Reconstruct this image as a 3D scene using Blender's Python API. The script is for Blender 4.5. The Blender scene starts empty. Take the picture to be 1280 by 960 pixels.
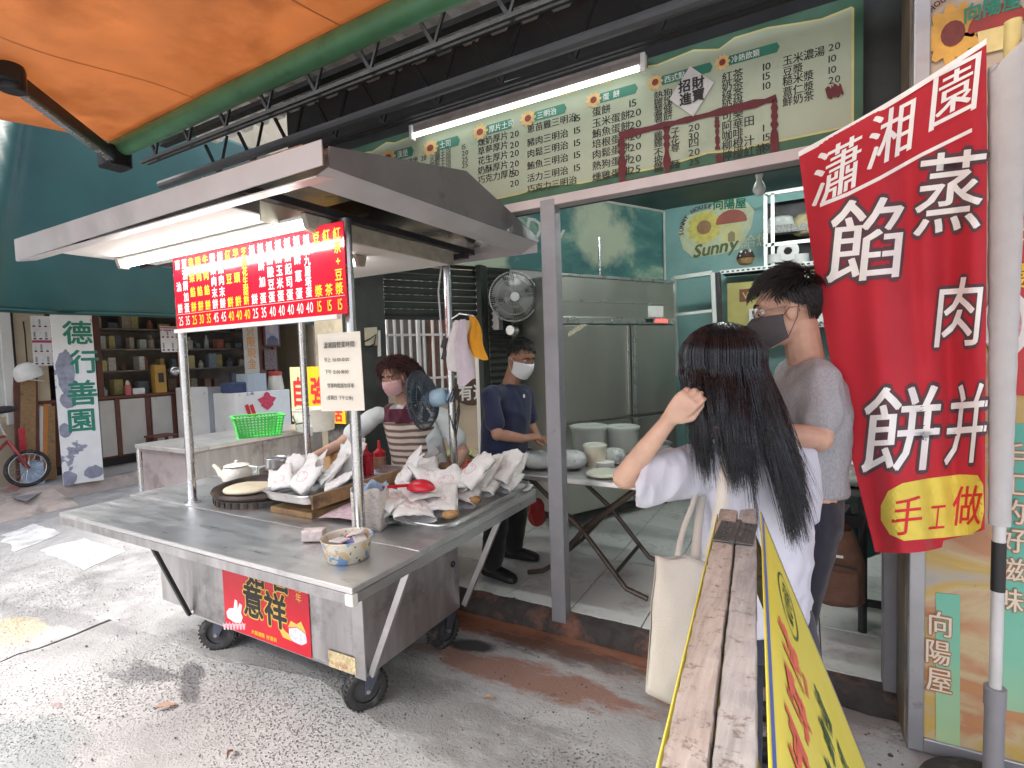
import bpy, bmesh, math, random
from mathutils import Vector as V, Matrix, noise as mnoise
R = math.radians
rnd = random.Random(11)
scene = bpy.context.scene
COL = scene.collection

# ------------------------------------------------------------------ camera
H = 1.55                                   # camera height above the street
FPX = 654.543                              # focal length in photo pixels (1280 wide)
yaw, pitch, roll = R(-29.29163), R(-3.083605), R(-1.853032)
_f = V((math.sin(yaw)*math.cos(pitch), math.cos(yaw)*math.cos(pitch), math.sin(pitch)))
_r0 = V((math.cos(yaw), -math.sin(yaw), 0)); _u0 = _r0.cross(_f)
RT = _r0*math.cos(roll) + _u0*math.sin(roll); UP = -_r0*math.sin(roll) + _u0*math.cos(roll); FW = _f
CAM = V((0, 0, H))
cd = bpy.data.cameras.new('camera'); cam = bpy.data.objects.new('camera', cd); COL.objects.link(cam)
cd.sensor_width = 36; cd.lens = FPX/1280*36; cd.clip_start = 0.02; cd.clip_end = 400
cam.matrix_world = Matrix(((RT.x, UP.x, -FW.x, CAM.x), (RT.y, UP.y, -FW.y, CAM.y), (RT.z, UP.z, -FW.z, CAM.z), (0, 0, 0, 1)))
scene.camera = cam

# ------------------------------------------------------------------ sky, sun, exposure
SUN_EL, SUN_AZ = R(55), R(212)             # high bright overcast, from behind the camera
w = bpy.data.worlds.new('World'); scene.world = w; w.use_nodes = True
wn, wl = w.node_tree.nodes, w.node_tree.links
wn.clear()
sky = wn.new('ShaderNodeTexSky'); sky.sky_type = 'NISHITA'; sky.sun_disc = False
sky.sun_elevation = SUN_EL; sky.sun_rotation = SUN_AZ; sky.dust_density = 4.0; sky.air_density = 1.0
hs = wn.new('ShaderNodeHueSaturation'); hs.inputs['Saturation'].default_value = 0.65
bgd = wn.new('ShaderNodeBackground'); bgd.inputs['Strength'].default_value = 0.15
wo = wn.new('ShaderNodeOutputWorld')
wl.new(sky.outputs[0], hs.inputs['Color']); wl.new(hs.outputs[0], bgd.inputs['Color']); wl.new(bgd.outputs[0], wo.inputs['Surface'])
sd = bpy.data.lights.new('sun', 'SUN'); sd.energy = 1.5; sd.angle = R(28); sd.color = (1.0, 0.985, 0.96)
so = bpy.data.objects.new('sun', sd); COL.objects.link(so)
_sd = V((math.sin(SUN_AZ)*math.cos(SUN_EL), math.cos(SUN_AZ)*math.cos(SUN_EL), math.sin(SUN_EL)))
so.rotation_euler = (-_sd).to_track_quat('-Z', 'Y').to_euler(); so.location = _sd*20
scene.view_settings.view_transform = 'Standard'; scene.view_settings.look = 'None'
scene.view_settings.gamma = 1.0; scene.view_settings.use_curve_mapping = False
scene.view_settings.exposure = 1.65
scene.cycles.max_bounces = 8; scene.cycles.diffuse_bounces = 5; scene.cycles.glossy_bounces = 4
scene.cycles.transmission_bounces = 4; scene.cycles.transparent_max_bounces = 8
scene.cycles.use_denoising = True; scene.cycles.sample_clamp_indirect = 6.0
scene.cycles.caustics_reflective = False; scene.cycles.caustics_refractive = False

# ------------------------------------------------------------------ pixel helpers (a pixel gives a direction only)
def ray(x, y): return FW + RT*((x-640)/FPX) - UP*((y-480)/FPX)
def pz(x, y, z=0.0): d = ray(x, y); return CAM + d*((z-H)/d.z)
def py(x, y, Y): d = ray(x, y); return CAM + d*(Y/d.y)
def px(x, y, X): d = ray(x, y); return CAM + d*(X/d.x)
def fxr(x): return RT.x - (x-640)/FPX*FW.x          # how many pixels a front plane's width takes at this column, per pixel of height
def pd(x, y, dep): return CAM + ray(x, y)*dep
def ppl(x, y, P0, n): d = ray(x, y); n = V(n); return CAM + d*((V(P0)-CAM).dot(n)/d.dot(n))

# ------------------------------------------------------------------ materials
MATS = {}
def srgb(h):
    if isinstance(h, str):
        c = [int(h[i:i+2], 16)/255 for i in (0, 2, 4)]
        return tuple(x/12.92 if x <= .04045 else ((x+.055)/1.055)**2.4 for x in c)
    return h
class NT:
    def __init__(s, m): s.t = m.node_tree; s.n = s.t.nodes; s.l = s.t.links
    def new(s, t, **k):
        n = s.n.new(t)
        for a, b in k.items(): setattr(n, a, b)
        return n
    def link(s, a, b): s.l.new(a, b)
    def coord(s, kind='Object'): return s.new('ShaderNodeTexCoord').outputs[kind]
    def mapping(s, co, scale=(1, 1, 1), rot=(0, 0, 0), loc=(0, 0, 0)):
        m = s.new('ShaderNodeMapping'); m.inputs['Scale'].default_value = scale; m.inputs['Rotation'].default_value = rot
        m.inputs['Location'].default_value = loc
        s.link(co, m.inputs['Vector']); return m.outputs[0]
    def noise(s, co, scale=5, detail=4, rough=.55, dist=0):
        n = s.new('ShaderNodeTexNoise'); n.inputs['Scale'].default_value = scale; n.inputs['Detail'].default_value = detail
        n.inputs['Roughness'].default_value = rough; n.inputs['Distortion'].default_value = dist
        s.link(co, n.inputs['Vector']); return n.outputs['Fac']
    def ramp(s, fac, stops):
        r = s.new('ShaderNodeValToRGB'); e = r.color_ramp.elements
        while len(e) < len(stops): e.new(.5)
        for i, (p, c) in enumerate(stops):
            e[i].position = p; c = srgb(c) if isinstance(c, str) else c
            e[i].color = (c, c, c, 1) if isinstance(c, (int, float)) else (*c[:3], 1)
        s.link(fac, r.inputs[0]); return r.outputs[0]
    def mix(s, fac, a, b, mode='MIX'):
        m = s.new('ShaderNodeMix'); m.data_type = 'RGBA'; m.blend_type = mode
        for sock, v in ((m.inputs[0], fac), (m.inputs[6], a), (m.inputs[7], b)):
            if isinstance(v, (int, float)): sock.default_value = v if sock is m.inputs[0] else (v, v, v, 1)
            elif isinstance(v, tuple): sock.default_value = (*v[:3], 1)
            else: s.link(v, sock)
        return m.outputs[2]
    def math(s, op, a, b=0.0, clamp=False):
        m = s.new('ShaderNodeMath', operation=op); m.use_clamp = clamp
        for i, v in enumerate((a, b)):
            if isinstance(v, (int, float)): m.inputs[i].default_value = v
            else: s.link(v, m.inputs[i])
        return m.outputs[0]
    def bump(s, hgt, strength=.3, dist=.01):
        b = s.new('ShaderNodeBump'); b.inputs['Strength'].default_value = strength; b.inputs['Distance'].default_value = dist
        s.link(hgt, b.inputs['Height']); return b.outputs[0]
def base(name):
    m = bpy.data.materials.new(name); m.use_nodes = True
    nt = NT(m); b = nt.n['Principled BSDF']; MATS[name] = m
    return m, nt, b
def setc(nt, b, sock, v):
    if isinstance(v, (int, float)): b.inputs[sock].default_value = v
    elif isinstance(v, tuple): b.inputs[sock].default_value = (*v[:3], 1)
    else: nt.link(v, b.inputs[sock])
def mat(name, col, rough=.6, metal=0.0, var=.12, vs=6.0, bump=0.0, bs=40.0, emit=0.0, spec=None, trans=0.0, stretch=(1, 1, 1), dirt=None, ds=3.0, dt=.58, alpha=1.0, sheen=0.0, aniso=0.0, coat=0.0, translucent=0.0, ecol=None):
    """one general painted / cloth / plastic / metal surface with colour variation, optional dirt and fine relief"""
    if name in MATS: return MATS[name]
    c = srgb(col); m, nt, b = base(name); co = nt.coord()
    if stretch != (1, 1, 1): co = nt.mapping(co, stretch)
    n1 = nt.noise(co, vs, 5)
    lo = tuple(max(0, x*(1-var)) for x in c); hi = tuple(min(1, x*(1+var)) for x in c)
    cc = nt.ramp(n1, [(.25, lo), (.75, hi)])
    if dirt is not None:
        dn = nt.noise(nt.coord(), ds, 6, .65)
        cc = nt.mix(nt.ramp(dn, [(dt, 0.0), (dt+.14, 1.0)]), cc, srgb(dirt))
    setc(nt, b, 'Base Color', cc)
    rr = nt.ramp(nt.noise(co, vs*2.3, 4), [(.2, max(0, rough-.1)), (.8, min(1, rough+.1))]); setc(nt, b, 'Roughness', rr)
    b.inputs['Metallic'].default_value = metal
    if spec is not None: b.inputs['Specular IOR Level'].default_value = spec
    if trans: b.inputs['Transmission Weight'].default_value = trans
    if alpha < 1: b.inputs['Alpha'].default_value = alpha
    if sheen: b.inputs['Sheen Weight'].default_value = sheen
    if coat: b.inputs['Coat Weight'].default_value = coat; b.inputs['Coat Roughness'].default_value = .15
    if aniso: b.inputs['Anisotropic'].default_value = aniso
    if bump: setc(nt, b, 'Normal', nt.bump(nt.noise(co, bs, 5, .6), bump, .01))
    if emit: b.inputs['Emission Strength'].default_value = emit; b.inputs['Emission Color'].default_value = (*(ecol or c), 1)
    if translucent:
        tr = nt.new('ShaderNodeBsdfTranslucent'); nt.link(cc, tr.inputs['Color']); mx = nt.new('ShaderNodeMixShader')
        mx.inputs[0].default_value = translucent; out = nt.n['Material Output']
        nt.link(b.outputs[0], mx.inputs[1]); nt.link(tr.outputs[0], mx.inputs[2]); nt.link(mx.outputs[0], out.inputs['Surface'])
    return m

# ------------------------------------------------------------------ mesh builder
class MB:
    def __init__(s): s.v = []; s.f = []; s.m = []; s.mi = 0; s.marks = []
    def add(s, vs, fs):
        o = len(s.v); s.v += [V(p) for p in vs]; s.f += [tuple(i+o for i in f) for f in fs]; s.m += [s.mi]*len(fs); return s
    def quad(s, *p): return s.add(p, [tuple(range(len(p)))])
    def box(s, c, d, M=None):
        c = V(c); h = [x/2 for x in d]; vs = []
        for z in (-1, 1):
            for y in (-1, 1):
                for x in (-1, 1):
                    p = V((x*h[0], y*h[1], z*h[2])); vs.append(c + (M @ p if M else p))
        return s.add(vs, [(0, 2, 3, 1), (4, 5, 7, 6), (0, 1, 5, 4), (2, 6, 7, 3), (0, 4, 6, 2), (1, 3, 7, 5)])
    def bb(s, a, b):
        a, b = V(a), V(b); return s.box((a+b)/2, [abs(b[i]-a[i]) for i in range(3)])
    def prism(s, poly, ext):
        ext = V(ext); n = len(poly); vs = [V(p) for p in poly] + [V(p)+ext for p in poly]
        fs = [tuple(range(n-1, -1, -1)), tuple(range(n, 2*n))] + [(i, (i+1) % n, n+(i+1) % n, n+i) for i in range(n)]
        return s.add(vs, fs)
    def bar(s, a, b, wd, ht=None, up=(0, 0, 1)):
        a, b = V(a), V(b); ht = ht or wd; d = (b-a).normalized(); up = V(up)
        if abs(d.dot(up)) > .98: up = V((1, 0, 0)) if abs(d.x) < .9 else V((0, 1, 0))
        x = d.cross(up).normalized(); y = x.cross(d)
        q = [x*wd/2+y*ht/2, -x*wd/2+y*ht/2, -x*wd/2-y*ht/2, x*wd/2-y*ht/2]
        return s.prism([a+k for k in q], b-a)
    def tube(s, pts, r, n=8, cap=True, ell=None, closed=False):
        pts = [V(p) for p in pts]; k = len(pts); rs = r if isinstance(r, (list, tuple)) else [r]*k
        vs = []; fs = []; prev = None
        for i, p in enumerate(pts):
            if closed: d = (pts[(i+1) % k]-pts[i-1])
            else: d = pts[min(i+1, k-1)]-pts[max(i-1, 0)]
            d = d.normalized() if d.length > 1e-9 else V((0, 0, 1))
            if prev is None:
                t = V((0, 0, 1)) if abs(d.z) < .9 else V((1, 0, 0)); x = d.cross(t).normalized()
            else: x = (prev - d*prev.dot(d)).normalized() if (prev - d*prev.dot(d)).length > 1e-6 else prev
            prev = x; y = d.cross(x); e = ell or (1, 1)
            for j in range(n):
                a = 2*math.pi*j/n; vs.append(p + (x*math.cos(a)*e[0] + y*math.sin(a)*e[1])*rs[i])
        m = k if closed else k-1
        for i in range(m):
            for j in range(n):
                a = i*n+j; b = i*n+(j+1) % n; i2 = (i+1) % k
                fs.append((a, b, i2*n+(j+1) % n, i2*n+j))
        if cap and not closed: fs += [tuple(range(n-1, -1, -1)), tuple(range((k-1)*n, k*n))]
        return s.add(vs, fs)
    def lathe(s, prof, n=24, M=None, c=(0, 0, 0), caps=False):
        c = V(c); vs = []; k = len(prof)
        for (r, z) in prof:
            for j in range(n):
                a = 2*math.pi*j/n; p = V((r*math.cos(a), r*math.sin(a), z)); vs.append(c + (M @ p if M else p))
        fs = [(i*n+j, i*n+(j+1) % n, (i+1)*n+(j+1) % n, (i+1)*n+j) for i in range(k-1) for j in range(n)]
        if caps: fs += [tuple(range(n-1, -1, -1)), tuple(range((k-1)*n, k*n))]
        return s.add(vs, fs)
    def ball(s, c, r, n=12, M=None):
        r = (r, r, r) if isinstance(r, (int, float)) else r; c = V(c); vs = []; k = n//2+1
        for i in range(k):
            t = math.pi*i/(k-1)
            for j in range(n):
                a = 2*math.pi*j/n; p = V((r[0]*math.sin(t)*math.cos(a), r[1]*math.sin(t)*math.sin(a), -r[2]*math.cos(t)))
                vs.append(c + (M @ p if M else p))
        fs = [(i*n+j, i*n+(j+1) % n, (i+1)*n+(j+1) % n, (i+1)*n+j) for i in range(k-1) for j in range(n)]
        return s.add(vs, fs)
    def grid(s, fn, nu, nv, closeu=False):
        vs = [fn(i/(nu if closeu else nu-1), j/(nv-1)) for j in range(nv) for i in range(nu)]; fs = []
        for j in range(nv-1):
            for i in range(nu if closeu else nu-1):
                a = j*nu+i; b = j*nu+(i+1) % nu; fs.append((a, b, b+nu, a+nu))
        return s.add(vs, fs)
    def xf(s, M): s.v = [M @ p for p in s.v]; return s
    def build(s, name, m, parent=None, smooth=False, bevel=0.0, weld=False, solid=0.0, ang=35, soff=0.0):
        me = bpy.data.meshes.new(name); me.from_pydata([tuple(p) for p in s.v], [], s.f)
        ms = m if isinstance(m, (list, tuple)) else [m]
        for q in ms: me.materials.append(q)
        if len(ms) > 1:
            for p, k in zip(me.polygons, s.m): p.material_index = k
        bm = bmesh.new(); bm.from_mesh(me)
        if weld: bmesh.ops.remove_doubles(bm, verts=bm.verts, dist=1e-4)
        bmesh.ops.recalc_face_normals(bm, faces=bm.faces); bm.to_mesh(me); bm.free()
        if smooth is True: me.polygons.foreach_set('use_smooth', [True]*len(me.polygons))
        o = bpy.data.objects.new(name, me); COL.objects.link(o)
        if parent: setparent(o, parent)
        if solid: q = o.modifiers.new('solid', 'SOLIDIFY'); q.thickness = solid; q.offset = soff
        if bevel: q = o.modifiers.new('bevel', 'BEVEL'); q.width = bevel; q.segments = 2; q.limit_method = 'ANGLE'; q.angle_limit = R(40)
        if smooth == 'auto': autosmooth(me, ang)
        return o
def autosmooth(me, ang=35):
    me.polygons.foreach_set('use_smooth', [True]*len(me.polygons))
    bm = bmesh.new(); bm.from_mesh(me)
    for e in bm.edges:
        if len(e.link_faces) == 2 and e.calc_face_angle(0) > R(ang): e.smooth = False
    bm.to_mesh(me); bm.free()
PW = {}
def setparent(o, p):
    o.parent = p
    M = Matrix.Identity(4); q = p
    base_loc = PW.get(p.name, None)
    if base_loc is not None: o.matrix_parent_inverse = Matrix.Translation(-base_loc)
def thing(name, label, cat, loc=(0, 0, 0), group=None):
    o = bpy.data.objects.new(name, None); COL.objects.link(o); o.location = V(loc); o.empty_display_size = .1
    PW[o.name] = V(loc); o['label'] = label; o['category'] = cat
    if group: o['group'] = group
    return o
def tag(o, label, cat, group=None):
    o['label'] = label; o['category'] = cat
    if group: o['group'] = group
    return o
def struct(o): o['kind'] = 'structure'; return o
def dup(root, loc, rot=(0, 0, 0), label=None, scale=None):
    r = root.copy(); COL.objects.link(r); r.location = V(loc); r.rotation_euler = rot
    if scale: r.scale = scale if isinstance(scale, (tuple, list)) else (scale,)*3
    if label: r['label'] = label
    for ch in list(root.children):
        c = ch.copy(); COL.objects.link(c); c.parent = r
        for g in list(ch.children):
            d = g.copy(); COL.objects.link(d); d.parent = c
    return r
def smoothnoise(p, s=1.0): return mnoise.noise(V(p)*s)
def rotz(a): return Matrix.Rotation(a, 3, 'Z')
def basis(x, y, z): return Matrix((x, y, z)).transposed()

# ------------------------------------------------------------------ lettering (built-in font)
GL = {}
def glyph(ch, bold=0.0):
    """outline of one character; heavier weights are made of slightly shifted copies, each a hair above the last"""
    k = (ch, bold)
    if k not in GL:
        if bold:
            vs0, fs0, wd = glyph(ch); vs, fs = [], []
            n = 2 if bold <= .021 else (4 if bold < .04 else 8)
            for i in range(n):
                a = 2*math.pi*(i+.25)/n; dx, dy = math.cos(a)*bold, math.sin(a)*bold
                if n == 2: dx, dy = (bold*.7, 0) if i else (-bold*.7, 0)
                o = len(vs); vs += [(p[0]+dx, p[1]+dy, i) for p in vs0]; fs += [tuple(q+o for q in f) for f in fs0]
            GL[k] = (vs, fs, wd); return GL[k]
        c = bpy.data.curves.new('t', 'FONT'); c.body = ch; c.size = 1; c.align_x = 'CENTER'; c.resolution_u = 2
        o = bpy.data.objects.new('t', c); me = bpy.data.meshes.new_from_object(o)
        vs = [(p.co.x, p.co.y-.375, 0) for p in me.vertices]; fs = [tuple(f.vertices) for f in me.polygons]
        wd = 1.0 if ord(ch) > 0x2e00 else (max(v[0] for v in vs)-min(v[0] for v in vs)+.10 if vs else .3)
        bpy.data.objects.remove(o); bpy.data.curves.remove(c); bpy.data.meshes.remove(me); GL[k] = (vs, fs, wd)
    return GL[k]
def put(mb, s, org, xr, yu, size=.05, bold=.01, wx=1.0, align='L', vert=False, gap=0.0, slant=0.0, sy=1.0):
    """lay the string on the plane spanned by xr (reading direction) and yu (up) with its centre line at org"""
    org, xr, yu = V(org), V(xr).normalized(), V(yu).normalized(); nn = xr.cross(yu)*.00012
    ws = [glyph(c, bold)[2] if c != ' ' else .5 for c in s]
    tot = sum(ws)*size*wx + gap*size*(len(s)-1)
    if vert:
        for i, c in enumerate(s):
            if c == ' ': continue
            vs, fs, wd = glyph(c, bold); o = org - yu*(i+.5)*size*(1+gap); mb.marks.append((len(mb.v), len(mb.f)))
            mb.add([o + xr*(a*wx+b*slant)*size + yu*b*size*sy + nn*i_ for a, b, i_ in vs], fs)
        return mb
    t = 0 if align == 'L' else (-tot/2 if align == 'C' else -tot)
    for c, wd in zip(s, ws):
        if c != ' ':
            vs, fs, _ = glyph(c, bold); o = org + xr*(t + wd*size*wx/2); mb.marks.append((len(mb.v), len(mb.f)))
            mb.add([o + xr*(a*wx+b*slant)*size + yu*b*size*sy + nn*i_ for a, b, i_ in vs], fs)
        t += wd*size*wx + gap*size
    return mb

def build_chars(mb, name, m, parent):
    """every character of the laid-out text becomes an object of its own"""
    e = mb.marks + [(len(mb.v), len(mb.f))]
    for (v0, f0), (v1, f1) in zip(e[:-1], e[1:]):
        q = MB(); q.add(mb.v[v0:v1], [tuple(k-v0 for k in f) for f in mb.f[f0:f1]]); q.build(name, m, parent)
# ================================================================== common materials
steel = mat('brushed_steel', (.56, .56, .57), .34, .95, .10, 3, .05, 120, stretch=(1, 1, 6), dirt=(.36, .35, .35), ds=2.2, dt=.60, aniso=.3)
steel_top = mat('worktop_steel', (.76, .76, .76), .34, .88, .10, 2, .10, 50, stretch=(1, 6, 1), dirt=(.50, .49, .48), ds=3.5, dt=.56)
steel_old = mat('dull_steel', (.50, .49, .50), .42, .9, .28, 2.5, .10, 40, stretch=(5, 5, 1), dirt=(.27, .25, .25), ds=3, dt=.54)
pole_m = mat('pole_steel', (.62, .62, .63), .25, .95, .1, 8)
dkmetal = mat('dark_metal', (.035, .033, .036), .5, .3, .3, 12, .1, 60)
blackpl = mat('black_plastic', (.02, .02, .022), .45, 0, .2, 10)
whitepl = mat('white_plastic', (.78, .78, .76), .4, 0, .06, 5, dirt=(.5, .48, .44), ds=7, dt=.64)
whitepaint = mat('white_paint', (.74, .73, .70), .55, 0, .07, 4, .05, 50, dirt=(.42, .39, .35), ds=5, dt=.62)
greypaint = mat('grey_paint', (.27, .27, .29), .5, .2, .12, 8, .06, 60, dirt=(.16, .14, .13), ds=9, dt=.64)
redpl = mat('red_plastic', (.62, .012, .03), .35, 0, .1, 10, coat=.2)
paper = mat('white_paper', (.74, .73, .71), .8, 0, .04, 12, .15, 30, translucent=.15)
rubber = mat('rubber', (.035, .034, .035), .8, 0, .3, 20, .2, 90, dirt=(.12, .11, .10), ds=12, dt=.52)
gold = mat('gold_print', (.75, .50, .10), .5, 0, .1, 20)
ink = mat('black_ink', (.03, .03, .028), .7, 0, .2, 30)
whiteink = mat('white_ink', (.85, .84, .82), .6, 0, .05, 20)
yellowink = mat('yellow_ink', (.85, .66, .04), .6, 0, .08, 20)
redink = mat('red_ink', (.62, .02, .03), .65, 0, .1, 20)
greenink = mat('dark_green_ink', (.02, .20, .13), .65, 0, .2, 12)

# ================================================================== ground
def ground_mat(name, smooth=False):
    m, nt, b = base(name); co = nt.coord()
    big = nt.noise(co, .55, 5, .6); mid = nt.noise(co, 3.2, 6, .62, .4); fine = nt.noise(co, 55, 5, .7); vf = nt.noise(co, 220, 3, .6)
    c = nt.ramp(mid, [(.28, (.17, .167, .165)), (.48, (.29, .287, .283)), (.72, (.44, .436, .43))])
    c = nt.mix(nt.ramp(big, [(.40, 0.0), (.62, .75)]), c, (.52, .517, .512))
    vo = nt.new('ShaderNodeTexVoronoi'); vo.inputs['Scale'].default_value = 80 if not smooth else 70; nt.link(co, vo.inputs['Vector'])
    pit = nt.ramp(vo.outputs['Distance'], [(.10, 1.0), (.44, .0)])
    pm = nt.ramp(nt.noise(co, 2.1, 5, .6), [(.45, 0.0), (.62, 1.0)]) if smooth else nt.ramp(nt.noise(co, 1.1, 5, .6), [(.38, .08), (.58, 1.0)])
    pf = nt.math('MULTIPLY', nt.math('MULTIPLY', pit, pm), nt.ramp(fine, [(.40, 0.0), (.54, 1.0)]))
    c = nt.mix(nt.math('MULTIPLY', pf, .85), c, (.10, .098, .097))
    c = nt.mix(nt.math('MULTIPLY', nt.ramp(vf, [(.55, 0.0), (.75, 1.0)]), .35), c, (.62, .62, .61))
    # spilled-liquid and oil stains, each with its own place and ragged outline
    def blot(c, cx, cy, rx, ry, ang, colr, amt, rag=.5, sc=5):
        mp = nt.mapping(co, (1, 1, 1)); 
        ca, sa = math.cos(ang), math.sin(ang)
        sep = nt.new('ShaderNodeSeparateXYZ'); nt.link(co, sep.inputs[0])
        dx = nt.math('SUBTRACT', sep.outputs[0], cx); dy = nt.math('SUBTRACT', sep.outputs[1], cy)
        u = nt.math('DIVIDE', nt.math('ADD', nt.math('MULTIPLY', dx, ca), nt.math('MULTIPLY', dy, sa)), rx)
        v = nt.math('DIVIDE', nt.math('SUBTRACT', nt.math('MULTIPLY', dy, ca), nt.math('MULTIPLY', dx, sa)), ry)
        d = nt.math('SQRT', nt.math('ADD', nt.math('MULTIPLY', u, u), nt.math('MULTIPLY', v, v)))
        nn = nt.noise(nt.mapping(co, (1, 2.6, 1), (0, 0, -ang)), sc, 7, .7)
        e = nt.math('ADD', d, nt.math('MULTIPLY', nt.math('SUBTRACT', nn, .5), rag*3))
        k = nt.math('MULTIPLY', nt.ramp(e, [(.62, 1.0), (1.0, 0.0)]), amt)
        return nt.mix(k, c, colr)
    if smooth:
        for a in [(px_, r_, q) for px_, r_, q in (((690, 795), (.95, .20), .95), ((600, 772), (.5, .2), 1.0), ((650, 845), (.75, .13), .75), ((880, 860), (.9, .2), .35))]:
            p = pz(*a[0]); c = blot(c, p.x, p.y, a[1][0], a[1][1], R(2), (.27, .105, .055), min(1, a[2]*1.0), .7, 5)
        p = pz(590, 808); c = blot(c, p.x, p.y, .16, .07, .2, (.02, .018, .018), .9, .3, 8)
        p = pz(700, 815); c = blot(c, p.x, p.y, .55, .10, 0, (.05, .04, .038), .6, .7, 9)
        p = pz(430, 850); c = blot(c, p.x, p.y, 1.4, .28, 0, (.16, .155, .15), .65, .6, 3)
        p = pz(1060, 880); c = blot(c, p.x, p.y, .3, .2, 0, (.17, .14, .13), .6, .5, 6)
    else:
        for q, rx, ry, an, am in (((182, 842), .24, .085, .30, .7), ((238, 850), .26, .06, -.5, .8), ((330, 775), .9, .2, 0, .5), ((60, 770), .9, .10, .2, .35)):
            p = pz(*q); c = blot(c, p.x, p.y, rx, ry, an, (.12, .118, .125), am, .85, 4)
        p = pz(72, 881); c = blot(c, p.x, p.y, .05, .02, 0, (.28, .14, .12), .45, .5, 14)
        p = pz(30, 935); c = blot(c, p.x, p.y, .35, .2, 0, (.22, .26, .26), .5, .5, 5)
        p = pz(8, 790); c = blot(c, p.x, p.y, .3, .2, 0, (.5, .42, .22), .5, .4, 5)
    setc(nt, b, 'Base Color', c); b.inputs['Roughness'].default_value = .86
    hgt = nt.math('SUBTRACT', nt.math('ADD', nt.math('MULTIPLY', fine, .5), nt.math('MULTIPLY', mid, .8)), nt.math('MULTIPLY', pf, .8))
    setc(nt, b, 'Normal', nt.bump(hgt, .9, .016))
    return m
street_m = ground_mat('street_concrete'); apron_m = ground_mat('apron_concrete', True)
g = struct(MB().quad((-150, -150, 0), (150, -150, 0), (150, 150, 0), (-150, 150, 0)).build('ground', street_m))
# smooth concrete apron in front of the shop, one low lip above the street
ap = [pz(140, 775), pz(195, 795), pz(262, 824), pz(345, 838), pz(400, 851), pz(470, 903), pz(545, 958)]
ap = [q for i in range(len(ap)-1) for k in range(8) for q in [ap[i].lerp(ap[i+1], k/8) + V((.012*smoothnoise((i*8+k, 1, 0), .7), .014*smoothnoise((i*8+k, 5, 0), .6), 0))]] + ap[-1:] + [V((-.2, .95, 0)), V((.6, .85, 0)), V((3, .8, 0)), V((3, 2.6, 0)), V((-5.2, 2.6, 0)), V((-5.3, 2.1, 0))]
top = [p + V((0, 0, h_)) for p, h_ in zip(ap, [.001]*16+[.003]*4+[.008]*(len(ap)-22)+[.001, .001])]; cc = sum(ap, V())/len(ap)
mb = MB(); n = len(ap); low = [p + (p-cc).normalized()*.035 + V((0, 0, -.004)) for p in ap]
mb.add(top+low, [tuple(range(n))] + [(i, (i+1) % n, n+(i+1) % n, n+i) for i in range(n)])
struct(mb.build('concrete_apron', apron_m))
# worn white paint patches on the street
patch_m = mat('worn_white_paint', (.66, .66, .65), .8, 0, .1, 4, .3, 50, dirt=(.42, .415, .41), ds=6, dt=.50)
for q in ([(0, 670), (42, 655), (78, 666), (20, 690)], [(50, 688), (105, 673), (155, 690), (108, 712)]):
    q3 = [pz(*a) for a in q]; rag = []
    for i in range(4):
        for k in range(9): p_ = q3[i].lerp(q3[(i+1) % 4], k/9); rag.append(p_ + V((.035*smoothnoise((p_.x*7, p_.y*7, 3)), .05*smoothnoise((p_.x*6, p_.y*6, 8)), .001)))
    struct(MB().prism(rag, (0, 0, .003)).build('painted_marking', patch_m))
# open crack in the street, a dark thin seam
crack_m = mat('crack_dirt', (.03, .03, .03), .95)
cp = [(138, 775), (118, 783), (95, 793), (72, 802), (48, 811), (22, 818), (0, 828)]
mb = MB()
for i in range(len(cp)-1):
    a, b_ = pz(*cp[i]), pz(*cp[i+1]); wd = .012*(1-i*.13)
    nrm = (b_-a).cross(V((0, 0, 1))).normalized()
    mb.prism([a+nrm*wd, b_+nrm*wd*.8, b_-nrm*wd*.8, a-nrm*wd], (0, 0, .003))
struct(mb.build('pavement_crack', crack_m))

# ================================================================== the shop: floor, walls, ceiling
FZ = .10; YF = 2.65
wd_, wn_ = V((.478, .878, 0)), V((.878, -.478, 0)); WP0 = V((-3.0, 2.9, 0))     # skewed left wall of the shop
def wl_pt(px_, py_, off=0.0): return ppl(px_, py_, WP0 + wn_*off, wn_)
def lw(t, z, off=0.0): return WP0 + wd_*t + wn_*off + V((0, 0, z))
conc_dark = mat('grimy_threshold', (.05, .043, .04), .85, 0, .4, 14, .5, 40, dirt=(.20, .09, .06), ds=5, dt=.52)
grout = mat('dark_grout', (.10, .10, .095), .9)
tile_m = mat('floor_tile', (.72, .73, .70), .32, 0, .07, 3, .03, 30, dirt=(.46, .45, .43), ds=3.3, dt=.54)
sf = struct(MB().bb((-3.4, YF+.02, -.02), (2.2, 6.2, FZ-.008)).build('shop_floor', grout))
tp = .41; x0 = -1.167-tp*6
tm = None
for i in range(14):
    for j in range(9):
        xx, yy = x0+i*tp, YF+.005+j*tp
        if tm is None:
            tm = MB().box((0, 0, -.006), (tp-.006, tp-.006, .012)); to = tm.build('tile', tile_m, sf, bevel=.0015); tmesh = to.data
            to.location = (xx+tp/2, yy+tp/2, FZ)
        else:
            t2 = to.copy(); COL.objects.link(t2); t2.location = (xx+tp/2, yy+tp/2, FZ+rnd.uniform(-.0008, .0008)); t2.rotation_euler = (rnd.uniform(-.002, .002), rnd.uniform(-.002, .002), math.pi/2*rnd.randrange(4))
mb = MB()
N = 60
def thr(u, v):
    x = -3.2+u*3.55; k = [(YF-.10, -.01), (YF-.095, .045), (YF-.06, .082), (YF-.01, FZ-.004), (YF+.012, FZ-.002)][round(v*4)]
    return V((x, k[0]+.02*smoothnoise((x*6, v*3, 0)), k[1]+.012*smoothnoise((x*9, v*5, 3))))
mb.grid(thr, N, 5); struct(mb.build('threshold', conc_dark, smooth=True))

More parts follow.
